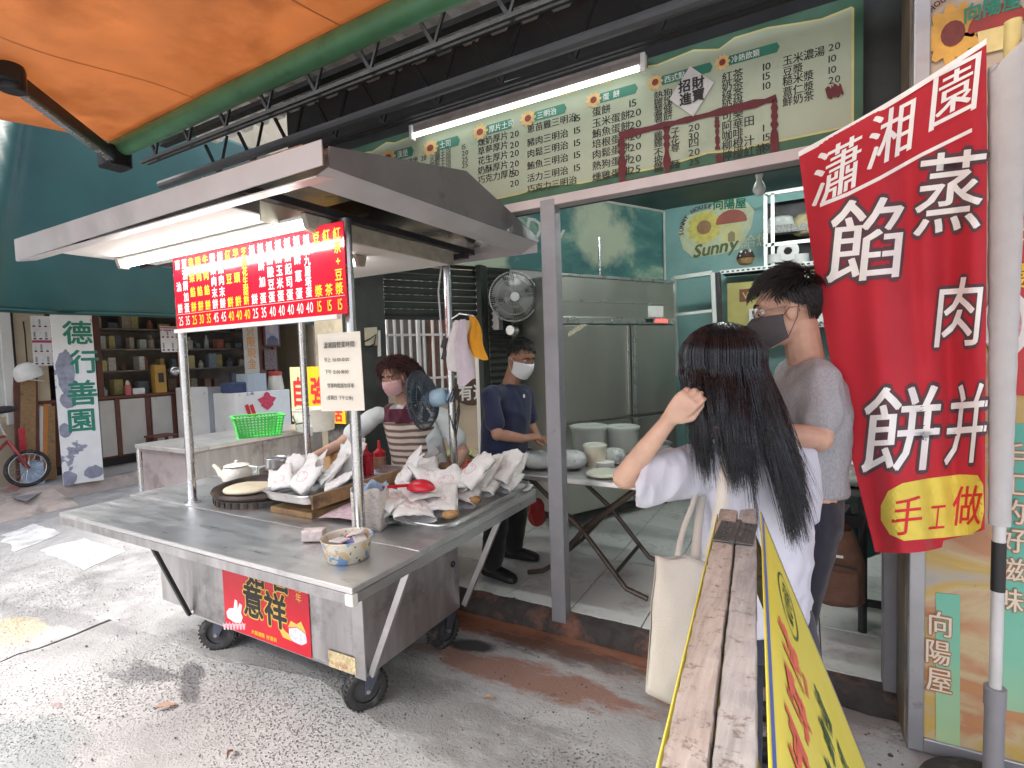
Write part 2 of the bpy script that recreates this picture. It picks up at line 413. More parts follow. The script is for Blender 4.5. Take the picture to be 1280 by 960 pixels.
mural_m, nt, b = base('mural_sky')
co = nt.coord(); cl = nt.noise(nt.mapping(co, (.9, .9, 1.5)), 1.5, 7, .58, .3); lo = nt.noise(co, 9, 5)
sepm = nt.new('ShaderNodeSeparateXYZ'); nt.link(co, sepm.inputs[0])
cc_ = nt.ramp(cl, [(.42, (.06, .20, .21)), (.52, (.14, .33, .30)), (.60, (.52, .68, .52)), (.70, (.80, .88, .72))])
cc_ = nt.mix(nt.math('MULTIPLY', lo, .25), cc_, (.10, .24, .22))
for q_, rr_ in ((wl_pt(752, 292), .50), (wl_pt(600, 326), .42)):
    vs_ = nt.new('ShaderNodeVectorMath', operation='DISTANCE'); nt.link(co, vs_.inputs[0]); vs_.inputs[1].default_value = q_
    e_ = nt.math('ADD', nt.math('DIVIDE', vs_.outputs['Value'], rr_), nt.math('MULTIPLY', nt.math('SUBTRACT', nt.noise(co, 4.5, 7, .6), .5), 1.5))
    cc_ = nt.mix(nt.ramp(e_, [(.45, .9), (.95, 0.0)]), cc_, (.66, .74, .56))
setc(nt, b, 'Base Color', cc_); b.inputs['Roughness'].default_value = .5
teal_m = mat('teal_wall_panel', (.24, .47, .45), .5, 0, .16, 2.0, .04, 20, dirt=(.30, .50, .47), ds=1.6, dt=.5)
wallw = mat('shop_white_wall', (.60, .58, .55), .7, 0, .08, 3, .06, 30, dirt=(.40, .37, .33), ds=3, dt=.6)
ceil_m = mat('shop_ceiling', (.10, .16, .155), .6, 0, .15, 2)
shut_m = mat('roller_shutter', (.055, .065, .055), .55, .3, .2, 6, .05, 60, dirt=(.11, .11, .10), ds=6, dt=.6)
pillar_m = mat('dark_pillar', (.045, .052, .048), .6, 0, .25, 8, .15, 50)
# left wall: opening between the front pillar and the fridge (shutter, window), white wall after it
TC = (V((-1.35, 5.92, 0))-WP0).length
Z0 = FZ-.03
lwall = struct(MB().prism([lw(1.11, Z0), lw(TC, Z0), lw(TC, 2.34), lw(1.11, 2.34)], -wn_*.12).build('shop_left_wall', wallw))
struct(MB().prism([lw(0.2, 2.34), lw(TC, 2.34), lw(TC, 3.10), lw(0.2, 3.10)], -wn_*.12).build('shop_upper_wall', wallw))
mur = MB().prism([lw(.62, 2.33, .004), lw(TC-.02, 2.33, .004), lw(TC-.02, 3.065, .004), lw(.62, 3.065, .004)], wn_*.008).build('sky_mural', mural_m)
mur_t = thing('mural_panel', 'blue green sky and cloud mural panel high on the shop wall above the fridge', 'mural', lw(1.5, 2.33)); setparent(mur, mur_t); mur.name = 'panel'
p0 = ppl(661, 290, WP0+wn_*.016, wn_)
# the lettering starts with "Day" beside the grey post
mb = MB(); put(mb, 'Day', ppl(656, 284, WP0+wn_*.0165, wn_), wd_, (0, 0, 1), .30, .014, .9, slant=.25); mb.build('lettering', whiteink, mur_t)
mb = MB(); mb.tube([lw(.9, 3.068, .02), lw(TC-.03, 3.068, .02)], .012, 6); mb.tube([lw(TC-.02, 2.2, .03), lw(TC-.02, 3.06, .03)], .012, 6)
mb.build('edge_trim', whitepaint, mur_t)
bw = struct(MB().bb((-1.45, 5.9, Z0), (2.2, 6.02, 3.2)).build('shop_back_wall', teal_m))
struct(MB().bb((2.2, YF+.05, -.02), (2.32, 6.02, 3.2)).build('shop_right_wall', wallw))
struct(MB().prism([V((-3.35, YF+.06, 3.085)), V((2.3, YF+.06, 3.085)), V((2.3, 6.0, 3.085)), V((-1.4, 6.0, 3.085)), V((-3.05, 2.95, 3.085))], (0, 0, .1)).build('shop_ceiling', ceil_m))
# front-left pillar of the shop and steel post
struct(MB().prism([lw(0, 0), lw(.26, 0), lw(.26, 0)-wn_*.3, lw(0, 0)-wn_*.3], (0, 0, 3.1)).build('shop_pillar', pillar_m, bevel=.01))
post = tag(MB().box((-1.19, 2.60, 1.22), (.085, .075, 2.30)).build('steel_post', greypaint, bevel=.004), 'grey painted square steel post standing in the shop opening', 'post')
# door jamb on the right and lintel trim
struct(MB().bb((.285, YF-.04, .0), (.335, YF+.04, 2.36)).build('shop_jamb', greypaint, bevel=.003))
struct(MB().bb((.335, YF+.0, .0), (2.3, YF+.12, 3.2)).build('shop_front_wall', pillar_m))

struct(MB().bb((-3.3, YF+.005, 2.345), (.336, YF+.05, 2.956)).build('lintel', pillar_m))
# ================================================================== roller shutter, barred window behind it
sh = thing('roller_shutter', 'half lowered dark green roller shutter above the barred window', 'shutter', lw(.7, 1.9, -.04))
z = 1.90; k = 0
while z < 2.33:
    a, c2 = lw(.27, z, -.05), lw(1.10, z, -.05)
    prof = [(0, 0), (.010, .012), (.016, .03), (.010, .046), (0, .056)]
    mb = MB(); mb.grid(lambda u, v: a.lerp(c2, u) + wn_*prof[round(v*4)][0] + V((0, 0, prof[round(v*4)][1])), 2, 5)
    mb.build('slat', shut_m, sh, smooth='auto'); z += .058; k += 1
mb = MB(); mb.bar(lw(.27, 1.885, -.045), lw(1.10, 1.885, -.045), .03, .03); mb.build('bottom_rail', dkmetal, sh)
mb = MB(); mb.bar(lw(1.11, FZ, .02), lw(1.11, 2.34, .02), .06, .05); mb.bar(lw(1.16, FZ, .0), lw(1.16, 2.34, .0), .04, .04); mb.build('guide_rail', shut_m, sh, bevel=.003)
sh2 = thing('roller_shutter', 'dark closed roller shutter strip behind the wall fan', 'shutter', lw(1.25, FZ, .01))
z = 1.0
while z < 2.33:
    a, c2 = lw(1.19, z, .004), lw(1.42, z, .004)
    mb = MB(); mb.grid(lambda u, v: a.lerp(c2, u) + wn_*prof[round(v*4)][0] + V((0, 0, prof[round(v*4)][1])), 2, 5)
    mb.build('slat', shut_m, sh2, smooth='auto'); z += .058
cream = mat('cream_wall', (.62, .53, .40), .75, 0, .1, 3, .05, 40)
wb = thing('barred_window', 'white barred window in a cream wall behind the half open shutter', 'window', lw(.7, 1.2, -.5))
OFF = -.75
def tw(x): return (ppl(x, 450, WP0+wn_*OFF, wn_)-WP0).dot(wd_)
T0w, T1w = tw(468), tw(574)
mb = MB(); mb.prism([lw(T0w, FZ, OFF), lw(2.6, FZ, OFF), lw(2.6, 1.22, OFF), lw(T0w, 1.22, OFF)], -wn_*.05)
mb.prism([lw(T1w, 1.22, OFF), lw(2.6, 1.22, OFF), lw(2.6, 2.4, OFF), lw(T1w, 2.4, OFF)], -wn_*.05); mb.build('cream_wall', cream, wb)
dim = mat('dim_interior', (.24, .23, .21), .7, 0, .4, 5); brickp = mat('reddish_panel', (.30, .13, .09), .7, 0, .2, 9)
mb = MB(); mb.prism([lw(T0w, 1.22, OFF-.04), lw(T1w, 1.22, OFF-.04), lw(T1w, 2.4, OFF-.04), lw(T0w, 2.4, OFF-.04)], -wn_*.02); mb.build('pane', dim, wb)
for t0, t1 in ((tw(538), tw(548)), (tw(553), tw(564))):
    mb = MB(); mb.prism([lw(t0, 1.3, OFF-.02), lw(t1, 1.3, OFF-.02), lw(t1, 2.2, OFF-.02), lw(t0, 2.2, OFF-.02)], -wn_*.01); mb.build('door_panel', brickp, wb)
for x_ in (484, 494, 503, 513, 523, 530, 541, 551, 562, 572):
    t = tw(x_)
    mb = MB(); mb.bar(lw(t, 1.22, OFF+.02), lw(t, 2.3, OFF+.02), .022 if x_ not in (523, 572) else .045, .02); mb.build('bar', whitepl, wb)
for zz in (1.24, 1.36, 1.78, 2.1):
    mb = MB(); mb.bar(lw(T0w, zz, OFF+.02), lw(T1w, zz, OFF+.02), .022, .022); mb.build('bar', whitepl, wb)

# ================================================================== canopy roof: corrugated sheet, trusses, pipe
corr_m = mat('corrugated_sheet', (.66, .66, .67), .6, .2, .25, 3, .05, 40, dirt=(.42, .41, .40), ds=3, dt=.5)
iron = mat('black_iron', (.007, .007, .008), .7, 0, .3, 14, .1, 60, dirt=(.06, .057, .055), ds=22, dt=.64)
pipe_m = mat('grey_pipe', (.055, .055, .058), .6, 0, .2, 6)
T1 = py(480, 85, 2.06).z; T2 = py(570, 128, 2.42).z
RZ = T1+.36
mb = MB(); xs = -4.2; prof = []
while xs < 3.2:
    prof += [(xs, 0), (xs+.09, 0), (xs+.115, .035), (xs+.165, .035), (xs+.19, 0)]; xs += .19
mb.grid(lambda u, v: V((prof[round(u*(len(prof)-1))][0], 1.80+v*.875, RZ+prof[round(u*(len(prof)-1))][1])), len(prof), 2)
struct(mb.build('canopy_roof', corr_m, solid=.004))
def truss(name, Y, zb, h, lab, x0, x1, ph):
    t = thing(name, lab, 'truss', (x0, Y, zb))
    for zz in (zb, zb+h):
        MB().bar((x0, Y-.012, zz), (x1, Y-.012, zz), .018, .020).build('chord', iron, t)
    MB().bar((x0, Y+.03, zb+.004), (x1, Y+.03, zb+.004), .018, .018).build('chord', iron, t)
    x = x0+ph; s = .30
    while x < x1-s:
        MB().bar((x, Y+.006, zb+.012), (x+s*.42, Y+.006, zb+h-.012), .014).build('web', iron, t)
        MB().bar((x, Y+.020, zb+.012), (x-s*.55, Y+.020, zb+h-.012), .018).build('web', iron, t); x += s*1.35
    return t
truss('roof_truss', 2.06, T1, .30, 'black iron roof truss nearest the green awning tube', -4.1, 3.0, .15)
truss('roof_truss', 2.42, T2, .30, 'black iron roof truss nearest the green menu board', -4.1, 3.0, .3)
tag(MB().tube([py(362, 176, 2.30) + V((-1.5, 0, 0)), py(362, 176, 2.30) + V((6, 0, 0))], .030, 10).build('roof_pipe', pipe_m, smooth='auto'), 'thick grey pipe running under the canopy roof between the trusses', 'pipe')
for y_, z_ in ((2.2, T1+.17),):
    tag(MB().bar((-4.1, y_, z_), (3.0, y_, z_), .05, .03).build('roof_beam', iron), 'flat dark beam under the canopy roof near the ' + ('awning tube' if y_ < 2.3 else 'menu board'), 'beam')
dark_fascia = mat('dark_fascia', (.03, .03, .034), .6, 0, .2, 5)
struct(MB().bb((-3.3, YF+.0, 2.955), (2.3, YF+.06, RZ+.06)).build('fascia', dark_fascia))

# ================================================================== orange awning with green tube and folding arm
gt = mat('green_painted_tube', (.075, .22, .11), .45, .1, .2, 6, .03, 40, dirt=(.045, .12, .07), ds=4, dt=.56)
orange = mat('orange_canvas', (.58, .315, .16), .8, 0, .16, 2.2, .08, 160, dirt=(.48, .25, .12), ds=1.2, dt=.50, translucent=.6)
aw = thing('retractable_awning', 'orange canvas awning with green front tube and black folding arm overhead', 'awning', (-4.06, 1.835, 3.0))
_tl, _tr = pz(140, 190, 3.0), pz(537, 0, 3.0); TB_ = (_tr.y-_tl.y)/(_tr.x-_tl.x)
def ty(x): return _tl.y + (x-_tl.x)*TB_
MB().tube([(-4.06, ty(-4.06), 3.0), (2.8, ty(2.8), 3.0)], .056, 20).build('tube', gt, aw, smooth='auto')
MB().tube([(-4.10, ty(-4.1), 3.0), (-4.06, ty(-4.06), 3.0)], .062, 20).build('end_cap', blackpl, aw, smooth='auto')
pe = px(0, 143, -4.02); sl = (3.045-pe.z)/(1.835-pe.y)
def cloth(u, v):
    x = -4.02+u*6.6; y = ty(x)-.005-v*2.35
    s = 3.05 - (ty(x)-.005-y)*sl - .035*math.sin(math.pi*v) + .022*smoothnoise((x*1.3, y*2.2, 1)) + .010*smoothnoise((x*4, y*1.5, 7)) + .012*(1-abs(smoothnoise((x*.9+y*.7, y*.5-x*.3, 4)))*2) - .02*math.exp(-u*26)*math.sin(v*5)
    return V((x, y, s))
MB().grid(cloth, 70, 40).build('canopy', orange, aw, smooth=True, solid=.002)
seam_m = mat('orange_seam', (.42, .19, .07), .85, 0, .1, 20, .2, 200, translucent=.2)
for u0 in (.155, .335, .52, .70, .88): MB().grid(lambda u, v: cloth(u0+(u-.5)*.0012, v) + V((0, 0, -.0035)), 2, 40).build('seam', seam_m, aw, smooth=True)
def under(x, y, off): return V((x, y, 3.05-(1.83-y)*sl-.02-off))
e0 = V((-3.93, 1.80, 2.93)); d0 = ray(14, 98); best = None
for i in range(200):
    p = CAM + d0*(1.0+i*.03); g_ = under(p.x, p.y, .09).z
    if best is None or abs(p.z-g_) < best[0]: best = (abs(p.z-g_), p)
e1 = best[1]
arm_m = mat('arm_black', (.03, .03, .034), .4, .6, .2, 8)
dd = (e0-e1).normalized(); up_ = V((0, 0, 1))
MB().bar(e1, e0, .055, .075).build('upper_arm', arm_m, aw, bevel=.006)
MB().bar(e1+V((0, 0, -.042)), e0+V((0, 0, -.042)), .035, .012).build('arm_trim', pole_m, aw)
mb = MB(); mb.lathe([(.0, -.06), (.05, -.06), (.055, -.04), (.055, .04), (.05, .06), (0, .06)], 16, c=e1); mb.box(e1-dd*.05, (.09, .09, .07)); mb.build('elbow', arm_m, aw, smooth='auto', bevel=.004)
MB().bar(e1-V((0, 0, .005)), V((e1.x-.35, -.50, under(0, -.50, .06).z)), .05, .065).build('forearm', arm_m, aw, bevel=.006)
mb = MB(); mb.box(e0+V((-.03, .02, .0)), (.16, .14, .13)); mb.build('shoulder_bracket', arm_m, aw, bevel=.012)
MB().bar((-4.0, -.53, 3.05-2.35*sl-.02), (2.6, -.53, 3.05-2.35*sl-.02), .07, .06).build('front_bar', gt, aw)

# ================================================================== green tarpaulin curtain of the neighbour
tarp = mat('green_tarpaulin', (.008, .062, .052), .38, 0, .2, 2, .04, 60, dirt=(.014, .085, .07), ds=1.2, dt=.55, translucent=.12, sheen=.1)
cu = thing('tarpaulin_curtain', 'dark green tarpaulin curtain hanging over the neighbouring shop front', 'curtain', (-7, 2, 2.18))
def tarpf(u, v):
    y = -3.5+u*12.5; z = 2.18+v*2.9
    fold = .26*math.exp(-((y-2.30-(v-.5)*.75)/.10)**2) + .07*math.exp(-((y-1.1-(v-.5)*.5)/.25)**2)+.06*math.exp(-((y-3.1-(v-.5)*.9)/.3)**2)
    return V((-7.05 - .8*v*v + fold*(v*.9+.12) + .05*smoothnoise((y*.8, z*.6, 2)) + .02*smoothnoise((y*3, z*1.1, 5)), y, z + .012*math.sin(y*2)))
MB().grid(tarpf, 200, 56).build('sheet', tarp, cu, smooth=True, solid=.004)
mb = MB(); mb.grid(lambda u, v: V((-7.045 + .02*math.sin(u*60+v*2) + .016*math.cos(v*2*math.pi), -3.5+u*12.5, 2.185 + .012*math.sin(-3.5*2+u*25) + .022*math.sin(v*2*math.pi))), 120, 9); mb.build('hem', tarp, cu, smooth=True)

# ================================================================== small litter on the street
leaf_m = mat('dry_leaf', (.42, .27, .19), .8, 0, .25, 30, .2, 60); peb = mat('dark_pebble', (.07, .068, .066), .9, 0, .3, 20)
for x, y, a, L, lab in ((207, 886, .9, .085, 'pale dry leaf lying on the street left of the front wheel'), (288, 945, 2.2, .05, 'curled brown leaf near the bottom of the street'), (612, 876, .3, .05, 'small dry leaf on the concrete right of the cart')):
    c = pz(x, y, .004); M = rotz(a)
    tag(MB().grid(lambda u, v: c + M @ V(((v-.5)*L, (u-.5)*L*.42*math.sin(math.pi*min(1, max(.06, v))), .006+.010*abs(u-.5)*2+.008*math.sin(v*4))), 5, 9).build('fallen_leaf', leaf_m, smooth=True), lab, 'leaf')
mb = MB()
for i in range(900):
    x, y = rnd.uniform(-5.5, .6), rnd.uniform(.75, 2.45); r_ = rnd.uniform(.0015, .0045)*(2 if rnd.random() < .04 else 1); mb.ball((x, y, .008), (r_*rnd.uniform(.8, 1.8), r_, r_*.7), 6)
g_ = mb.build('street_grit', peb); g_['kind'] = 'stuff'; g_['label'] = 'loose dark grit scattered over the street and apron'; g_['category'] = 'grit'
# ================================================================== big menu board over the opening
YB = 2.585
def onY(Yv):
    def T(mb, s, x, y, h, bold=.012, wx=1.0, **k):
        o = py(x, y, Yv); return put(mb, s, o, (1, 0, 0), (0, 0, 1), h*(o-CAM).dot(FW)/FPX*1.12, bold, wx/max(.96, fxr(x)), **k)
    return T
mboard_m = mat('menu_board_green', (.42, .48, .35), .5, 0, .12, 2.4, .03, 30, dirt=(.32, .39, .28), ds=2.2, dt=.56)
mborder = mat('menu_board_border', (.045, .13, .075), .5, 0, .3, 5)
myellow = mat('menu_board_yellow', (.62, .58, .24), .6, 0, .15, 10)
menu = thing('menu_board', 'long pale green breakfast menu board above the shop opening', 'menu board', (-1.3, YB+.03, 2.38))
MB().bb((-2.95, YB+.004, 2.385), (.205, YB+.05, 2.945)).build('panel', mborder, menu)
# ragged printed edge
pts = []
xx = -2.93
while xx < .165: pts.append((xx, 2.44 + rnd.choice((0, .0, .012, -.008)))); xx += rnd.uniform(.05, .12)
lower = pts; up2 = []
xx = .165
while xx > -2.93: up2.append((xx, 2.895 + rnd.choice((0, .01, -.012, .018)))); xx -= rnd.uniform(.06, .14)
def ragged(name, m, dz, off):
    pl_ = [(a, b-dz) for a, b in lower] + [(.165+dz, 2.44), (.165+dz, 2.895)] + [(a, b+dz) for a, b in up2]
    MB().prism([V((a, YB+off, b)) for a, b in pl_], (0, .001, 0)).build(name, m, menu)
ragged('printed_edge', myellow, .009, .002); ragged('printed_field', mboard_m, 0, .0006)
MB().bb((-3.0, YB-.02, 2.335), (.29, YB+.06, 2.385)).build('bottom_trim', mat('pinkish_trim', (.50, .44, .44), .5, .2, .1, 6), menu, bevel=.004)
TX = onY(YB-.001)
mb = MB()
for s, q in (('', 0),): pass
A = [(597, y) for y in (178.7, 190, 202, 214, 225.6)]
for (x, y), s in zip(A, ('燻奶厚片', '草莓厚片', '花生厚片', '奶酥厚片', '巧克力厚片')): TX(mb, s, x, y, 9.5, .02)
for y in (169, 182, 193, 206, 218, 230): TX(mb, '20', 637, y, 9.5, .012, 1.15)
for y, s in zip((162, 178.8, 193, 208, 223.5, 237), ('蔥苗雞三明治', '豬肉三明治', '肉鬆三明治', '鮪魚三明治', '活力三明治', '巧克力三明治')): TX(mb, s, 658.7, y, 9.6, .02)
for y in (148.5, 163.5, 179, 194, 210): TX(mb, '15', 717, y, 10, .012, 1.2)
for y, s in zip((141, 155, 168, 181, 194, 208, 222.5), ('蛋餅', '玉米蛋餅', '鮪魚蛋餅', '培根蛋餅', '肉鬆蛋餅', '熱狗蛋餅', '燻雞蛋餅')): TX(mb, s, 740, y, 10.5, .02)
for y, s in zip((129.7, 142.8, 157, 171.5, 185, 200, 213), ('15', '20', '20', '20', '20', '20', '25')): TX(mb, s, 786, y, 11, .012, 1.2)
for y, s in zip((121, 130.6, 140, 149, 171, 180, 191.5, 201, 211), ('熱狗', '雞塊', '薯條', '薯餅', '雞', '雞', '不', '披', '鐵')): TX(mb, s, 817, y, 10.5, .02)
for y, s in zip((166, 176.5, 186, 206.5), ('子', '花', '尊', '麵')): TX(mb, s, 838, y, 10.5, .02)
for y, s in zip((160.6, 171, 180, 191.5, 203), ('20', '30', '四', '20', '25')): TX(mb, s, 860, y, 10.5, .012, 1.2)
for y, s in zip((98, 110, 122, 133, 146.5, 159, 171, 183, 196), ('紅茶', '奶茶', '綠茶', '奶綠', '可樂', '阿華田', '咖啡', '柳橙汁', '檸檬紅茶')): TX(mb, s, 902, y, 12, .02)
for y, s in zip((84, 96, 108, 160, 172, 184), ('10', '15', '10', '1', '15', '15')): TX(mb, s, 953, y, 11, .012, 1.2)
for y, s in zip((77, 90.4, 102.6, 116, 128), ('玉米濃湯', '豆漿', '糙米漿', '薏仁漿', '鮮奶茶')): TX(mb, s, 978, y, 11.5, .02)
for y, s in zip((60, 74, 88, 101), ('20', '10', '10', '20')): TX(mb, s, 1035, y, 11, .012, 1.2)
for y, s in zip((192, 199, 206, 213), ('吐香土司', '火腿土司', '肉鬆土司', '雞肉土司')): TX(mb, s, 537, y, 7, .02)
for y, s in zip((184, 192, 200, 207), ('15', '20', '25', '25')): TX(mb, s, 577, y, 7.5, .012, 1.1)
TX(mb, '德國漢堡 20', 497, 206, 7, .02)
mb.build('lettering', ink, menu)
hp = mat('header_green', (.04, .22, .15), .5, 0, .15, 8); petal = mat('petal_yellow', (.72, .50, .22), .6, 0, .2, 30); heart = mat('flower_heart', (.26, .05, .04), .6, 0, .25, 30)
def flower(mb1, mb2, c, r, xr=V((1, 0, 0)), yu=V((0, 0, 1)), n=10, nrm=V((0, -.001, 0))):
    for i in range(n):
        a = 2*math.pi*i/n; d1, d2 = xr*math.cos(a)+yu*math.sin(a), xr*-math.sin(a)+yu*math.cos(a)
        mb1.quad(c+d1*r*.25-d2*r*.12, c+d1*r*.65-d2*r*.27, c+d1*r-d2*r*.10, c+d1*r+d2*r*.10, c+d1*r*.65+d2*r*.27, c+d1*r*.25+d2*r*.12)
        mb1.v[-6:] = [p + nrm*(.6*(i % 2)) for p in mb1.v[-6:]]
    mb2.quad(*[c + nrm*2 + (xr*math.cos(k*math.pi/7)+yu*math.sin(k*math.pi/7))*r*.42 for k in range(14)])
f1, f2, f3, f4 = MB(), MB(), MB(), MB()
for x, y, s, wpx in ((485, 197, '漢堡', 28), (538, 185, '土司', 32), (600, 165, '厚片土司', 36), (660, 148, '三明治', 42), (742, 125, '蛋 餅', 48), (819, 103, '西式點心', 62), (903, 78, '冷熱飲類', 62)):
    o = py(x, y, YB-.003); k = (o-CAM).dot(FW)/FPX; r = 9.5*k
    a, bq = o, o+V((wpx*k*1.1/fxr(x), 0, 0)); fx_ = fxr(x)
    f3 = MB(); f3.prism([V((a.x, YB-.0005, a.z-r*.6)), V((bq.x-r*.3, YB-.0005, a.z-r*.6)), V((bq.x, YB-.0005, a.z)), V((bq.x-r*.3, YB-.0005, a.z+r*.6)), V((a.x, YB-.0005, a.z+r*.6))], (0, -.001, 0))
    f3.build('header_plate', hp, menu); f4 = MB(); put(f4, s, V((a.x+r*1.15/fx_, YB-.0022, a.z)), (1, 0, 0), (0, 0, 1), 9*k, .012, .95/max(.96, fx_))
    f4.build('header_lettering', whiteink, menu); f1, f2 = MB(), MB(); flower(f1, f2, V((o.x, YB-.003, o.z)), r*1.02, xr=V((1/fx_, 0, 0))); f1.build('flower_petals', petal, menu); f2.build('flower_centre', heart, menu)
# hand-stuck dark red tape
tape = mat('dark_red_tape', (.11, .006, .012), .45, 0, .25, 20, .1, 40); mb = MB()
def tapeline(x0, y0, x1, y1, wpx):
    mb = MB(); k = 14; prev = None; d = V((x1-x0, y1-y0)).normalized(); nn = V((-d.y, d.x))
    for i in range(k+1):
        t = i/k; cxx = x0+(x1-x0)*t; cyy = y0+(y1-y0)*t; hw = wpx/2*1.3*(1+.4*rnd.uniform(-1, 1))
        a = py(cxx+nn.x*hw, cyy+nn.y*hw, YB-.004); c = py(cxx-nn.x*hw, cyy-nn.y*hw, YB-.004)
        if prev: mb.quad(prev[0], a, c, prev[1])
        prev = (a, c)
    mb.build('tape', tape, menu, weld=True)
tapeline(774, 170, 971, 123, 6.5); tapeline(777, 173, 778, 233, 6.5); tapeline(776, 231, 970, 195, 5); tapeline(833, 158, 834, 221, 6.5); tapeline(896, 146, 897, 187, 4); tapeline(897, 193, 901, 203, 6); tapeline(968, 124, 968, 198, 6.5)
tapeline(1033, 117, 1053, 111, 10)
# lucky paper diamond
dm = thing('lucky_paper', 'white paper diamond with black lucky characters stuck on the menu board', 'paper', py(865, 113, YB-.006))
c = py(865, 113, YB-.007); k = (c-CAM).dot(FW)/FPX
fx_ = fxr(865); MB().prism([c+V((x*k/fx_, -.001*(1+abs(x)*.1), y*k)) for x, y in ((-29, -4), (1, -32), (27, 2), (-2, 30))], (0, .001, 0)).build('sheet', paper, dm)
mb = MB()
for s, x, y in (('招', -9, 7), ('財', 8, 7), ('進', -8, -9), ('寶', 8, -8)): put(mb, s, c+V((x*k/fx_, -.006, y*k)), (1, 0, 0), (0, 0, 1), 16*k, .03, 1/fx_, 'C')
build_chars(mb, 'letter', ink, dm)

# ================================================================== fluorescent lamp in front of the board
a, bq = py(514, 163, 2.50), py(804, 93, 2.50)
zz = (a.z+bq.z)/2; a = V((a.x, 2.50, zz)); bq = V((bq.x, 2.50, zz))
lampwhite = mat('lamp_tube_white', (.95, .97, .95), .4, emit=1.3, ecol=(.95, 1.0, .97))
fl = thing('tube_lamp', 'fluorescent tube lamp on a dusty batten in front of the menu board', 'lamp', (a+bq)/2)
MB().bar(a+V((-.01, .03, .045)), bq+V((.01, .03, .045)), .05, .055).build('batten', mat('dusty_batten', (.20, .17, .16), .6, .3, .25, 12, .1, 50), fl, bevel=.004)
MB().tube([a+V((.02, 0, 0)), bq-V((.02, 0, 0))], .014, 12).build('tube', lampwhite, fl, smooth='auto')
for e in (a, bq): MB().box(e+V((0, .01, .02)), (.022, .04, .085)).build('end_holder', whitepl, fl, bevel=.004)
MB().bar(py(627, 120, 2.5)+V((0, .03, .06)), py(656, 112, 2.5)+V((0, .03, .06)), .04, .03).build('ballast', whitepaint, fl)

# ================================================================== hanging bulb
bl = py(949, 236, 2.95)
bt = thing('hanging_bulb', 'unlit glass bulb hanging from the shop ceiling', 'lamp', bl)
glassy = mat('frosted_glass', (.70, .76, .72), .25, 0, .05, 5)
MB().lathe([(0, -.035), (.018, -.03), (.029, -.012), (.03, .004), (.022, .025), (.013, .042), (.013, .05)], 16, c=bl).build('bulb', glassy, bt, smooth=True)
MB().lathe([(.012, .045), (.017, .06), (.017, .085), (.034, .092), (.03, .1), (.012, .12), (.006, .13)], 16, c=bl).build('socket', whitepl, bt, smooth='auto')
MB().tube([bl+V((0, 0, .12)), bl+V((0, 0, 3.09-bl.z))], .004, 6).build('cord', whitepl, bt)

# ================================================================== standing sign box at the right
SX0, SX1, SY, SZ = .336, 1.75, 2.372, 2.95
sb = thing('sign_box', 'tall grey framed sign box with faded sunflower artwork beside the entrance', 'sign', (SX0, SY, 0))
sbm, nt, b = base('faded_food_print'); co = nt.coord(); n1 = nt.noise(nt.mapping(co, (1.2, 1, 2.2)), 2.1, 4, .5, .8); n2 = nt.noise(co, 26, 6, .7)
c1 = nt.ramp(n1, [(.30, (.50, .27, .11)), (.42, (.48, .23, .12)), (.50, (.53, .42, .25)), (.58, (.52, .35, .09)), (.68, (.42, .38, .32)), (.78, (.30, .31, .31))])
sep = nt.new('ShaderNodeSeparateXYZ'); nt.link(co, sep.inputs[0])
upk = nt.ramp(nt.math('MULTIPLY', sep.outputs[2], .33), [(.50, 0.0), (.56, 1.0)])
c1 = nt.mix(upk, c1, nt.ramp(nt.noise(co, 3, 4), [(.3, (.42, .32, .23)), (.7, (.46, .40, .32))]))
c1 = nt.mix(nt.ramp(n2, [(.64, 0.0), (.72, .8)]), c1, (.33, .14, .05))
setc(nt, b, 'Base Color', c1); b.inputs['Roughness'].default_value = .35
MB().bb((SX0+.045, SY+.01, .075), (SX1-.02, SY+.02, SZ)).build('print_panel', sbm, sb)
alu = mat('aluminium_frame', (.42, .42, .44), .4, .6, .1, 8, .04, 50, dirt=(.22, .21, .21), ds=8, dt=.6)
MB().bb((SX0, SY-.004, .02), (SX0+.047, SY+.04, SZ)).build('frame_side', alu, sb, bevel=.004)
MB().bb((SX0+.047, SY-.004, .02), (SX1, SY+.04, .075)).build('frame_bottom', alu, sb, bevel=.004)
MB().bb((SX0-.006, SY+.041, .02), (SX0+.03, 2.61, SZ)).build('side_panel', mat('box_side_print', (.22, .17, .12), .5, 0, .5, 3, .04, 30, dirt=(.10, .09, .09), ds=2, dt=.5), sb)
MB().bb((SX0+.03, SY+.045, .02), (SX1, 2.61, SZ)).build('back_box', dkmetal, sb)
strip1, nt, b = base('green_strip'); co = nt.coord(); sep = nt.new('ShaderNodeSeparateXYZ'); nt.link(co, sep.inputs[0])
setc(nt, b, 'Base Color', nt.ramp(nt.math('ADD', nt.math('MULTIPLY', sep.outputs[2], .75), nt.math('MULTIPLY', nt.noise(co, 8, 5), .2)), [(.12, (.42, .54, .28)), (.45, (.20, .50, .36)), (.75, (.10, .42, .33))])); b.inputs['Roughness'].default_value = .4
Yp = SY+.006
def sq(q, m, name): MB().prism([V((py(x, y, Yp).x, Yp, py(x, y, Yp).z)) for x, y in q], (0, .003, 0)).build(name, m, sb)
sq([(1170, 741), (1200, 744), (1200, 935), (1170, 926)], strip1, 'green_strip')
Yp = SY+.007; sq([(1248, 528), (1300, 530), (1300, 895), (1248, 886)], strip1, 'green_strip')
chr_m = mat('cream_letter', (.70, .62, .50), .5, 0, .08, 20); brn = mat('brown_outline', (.36, .16, .07), .5, 0, .1, 20)
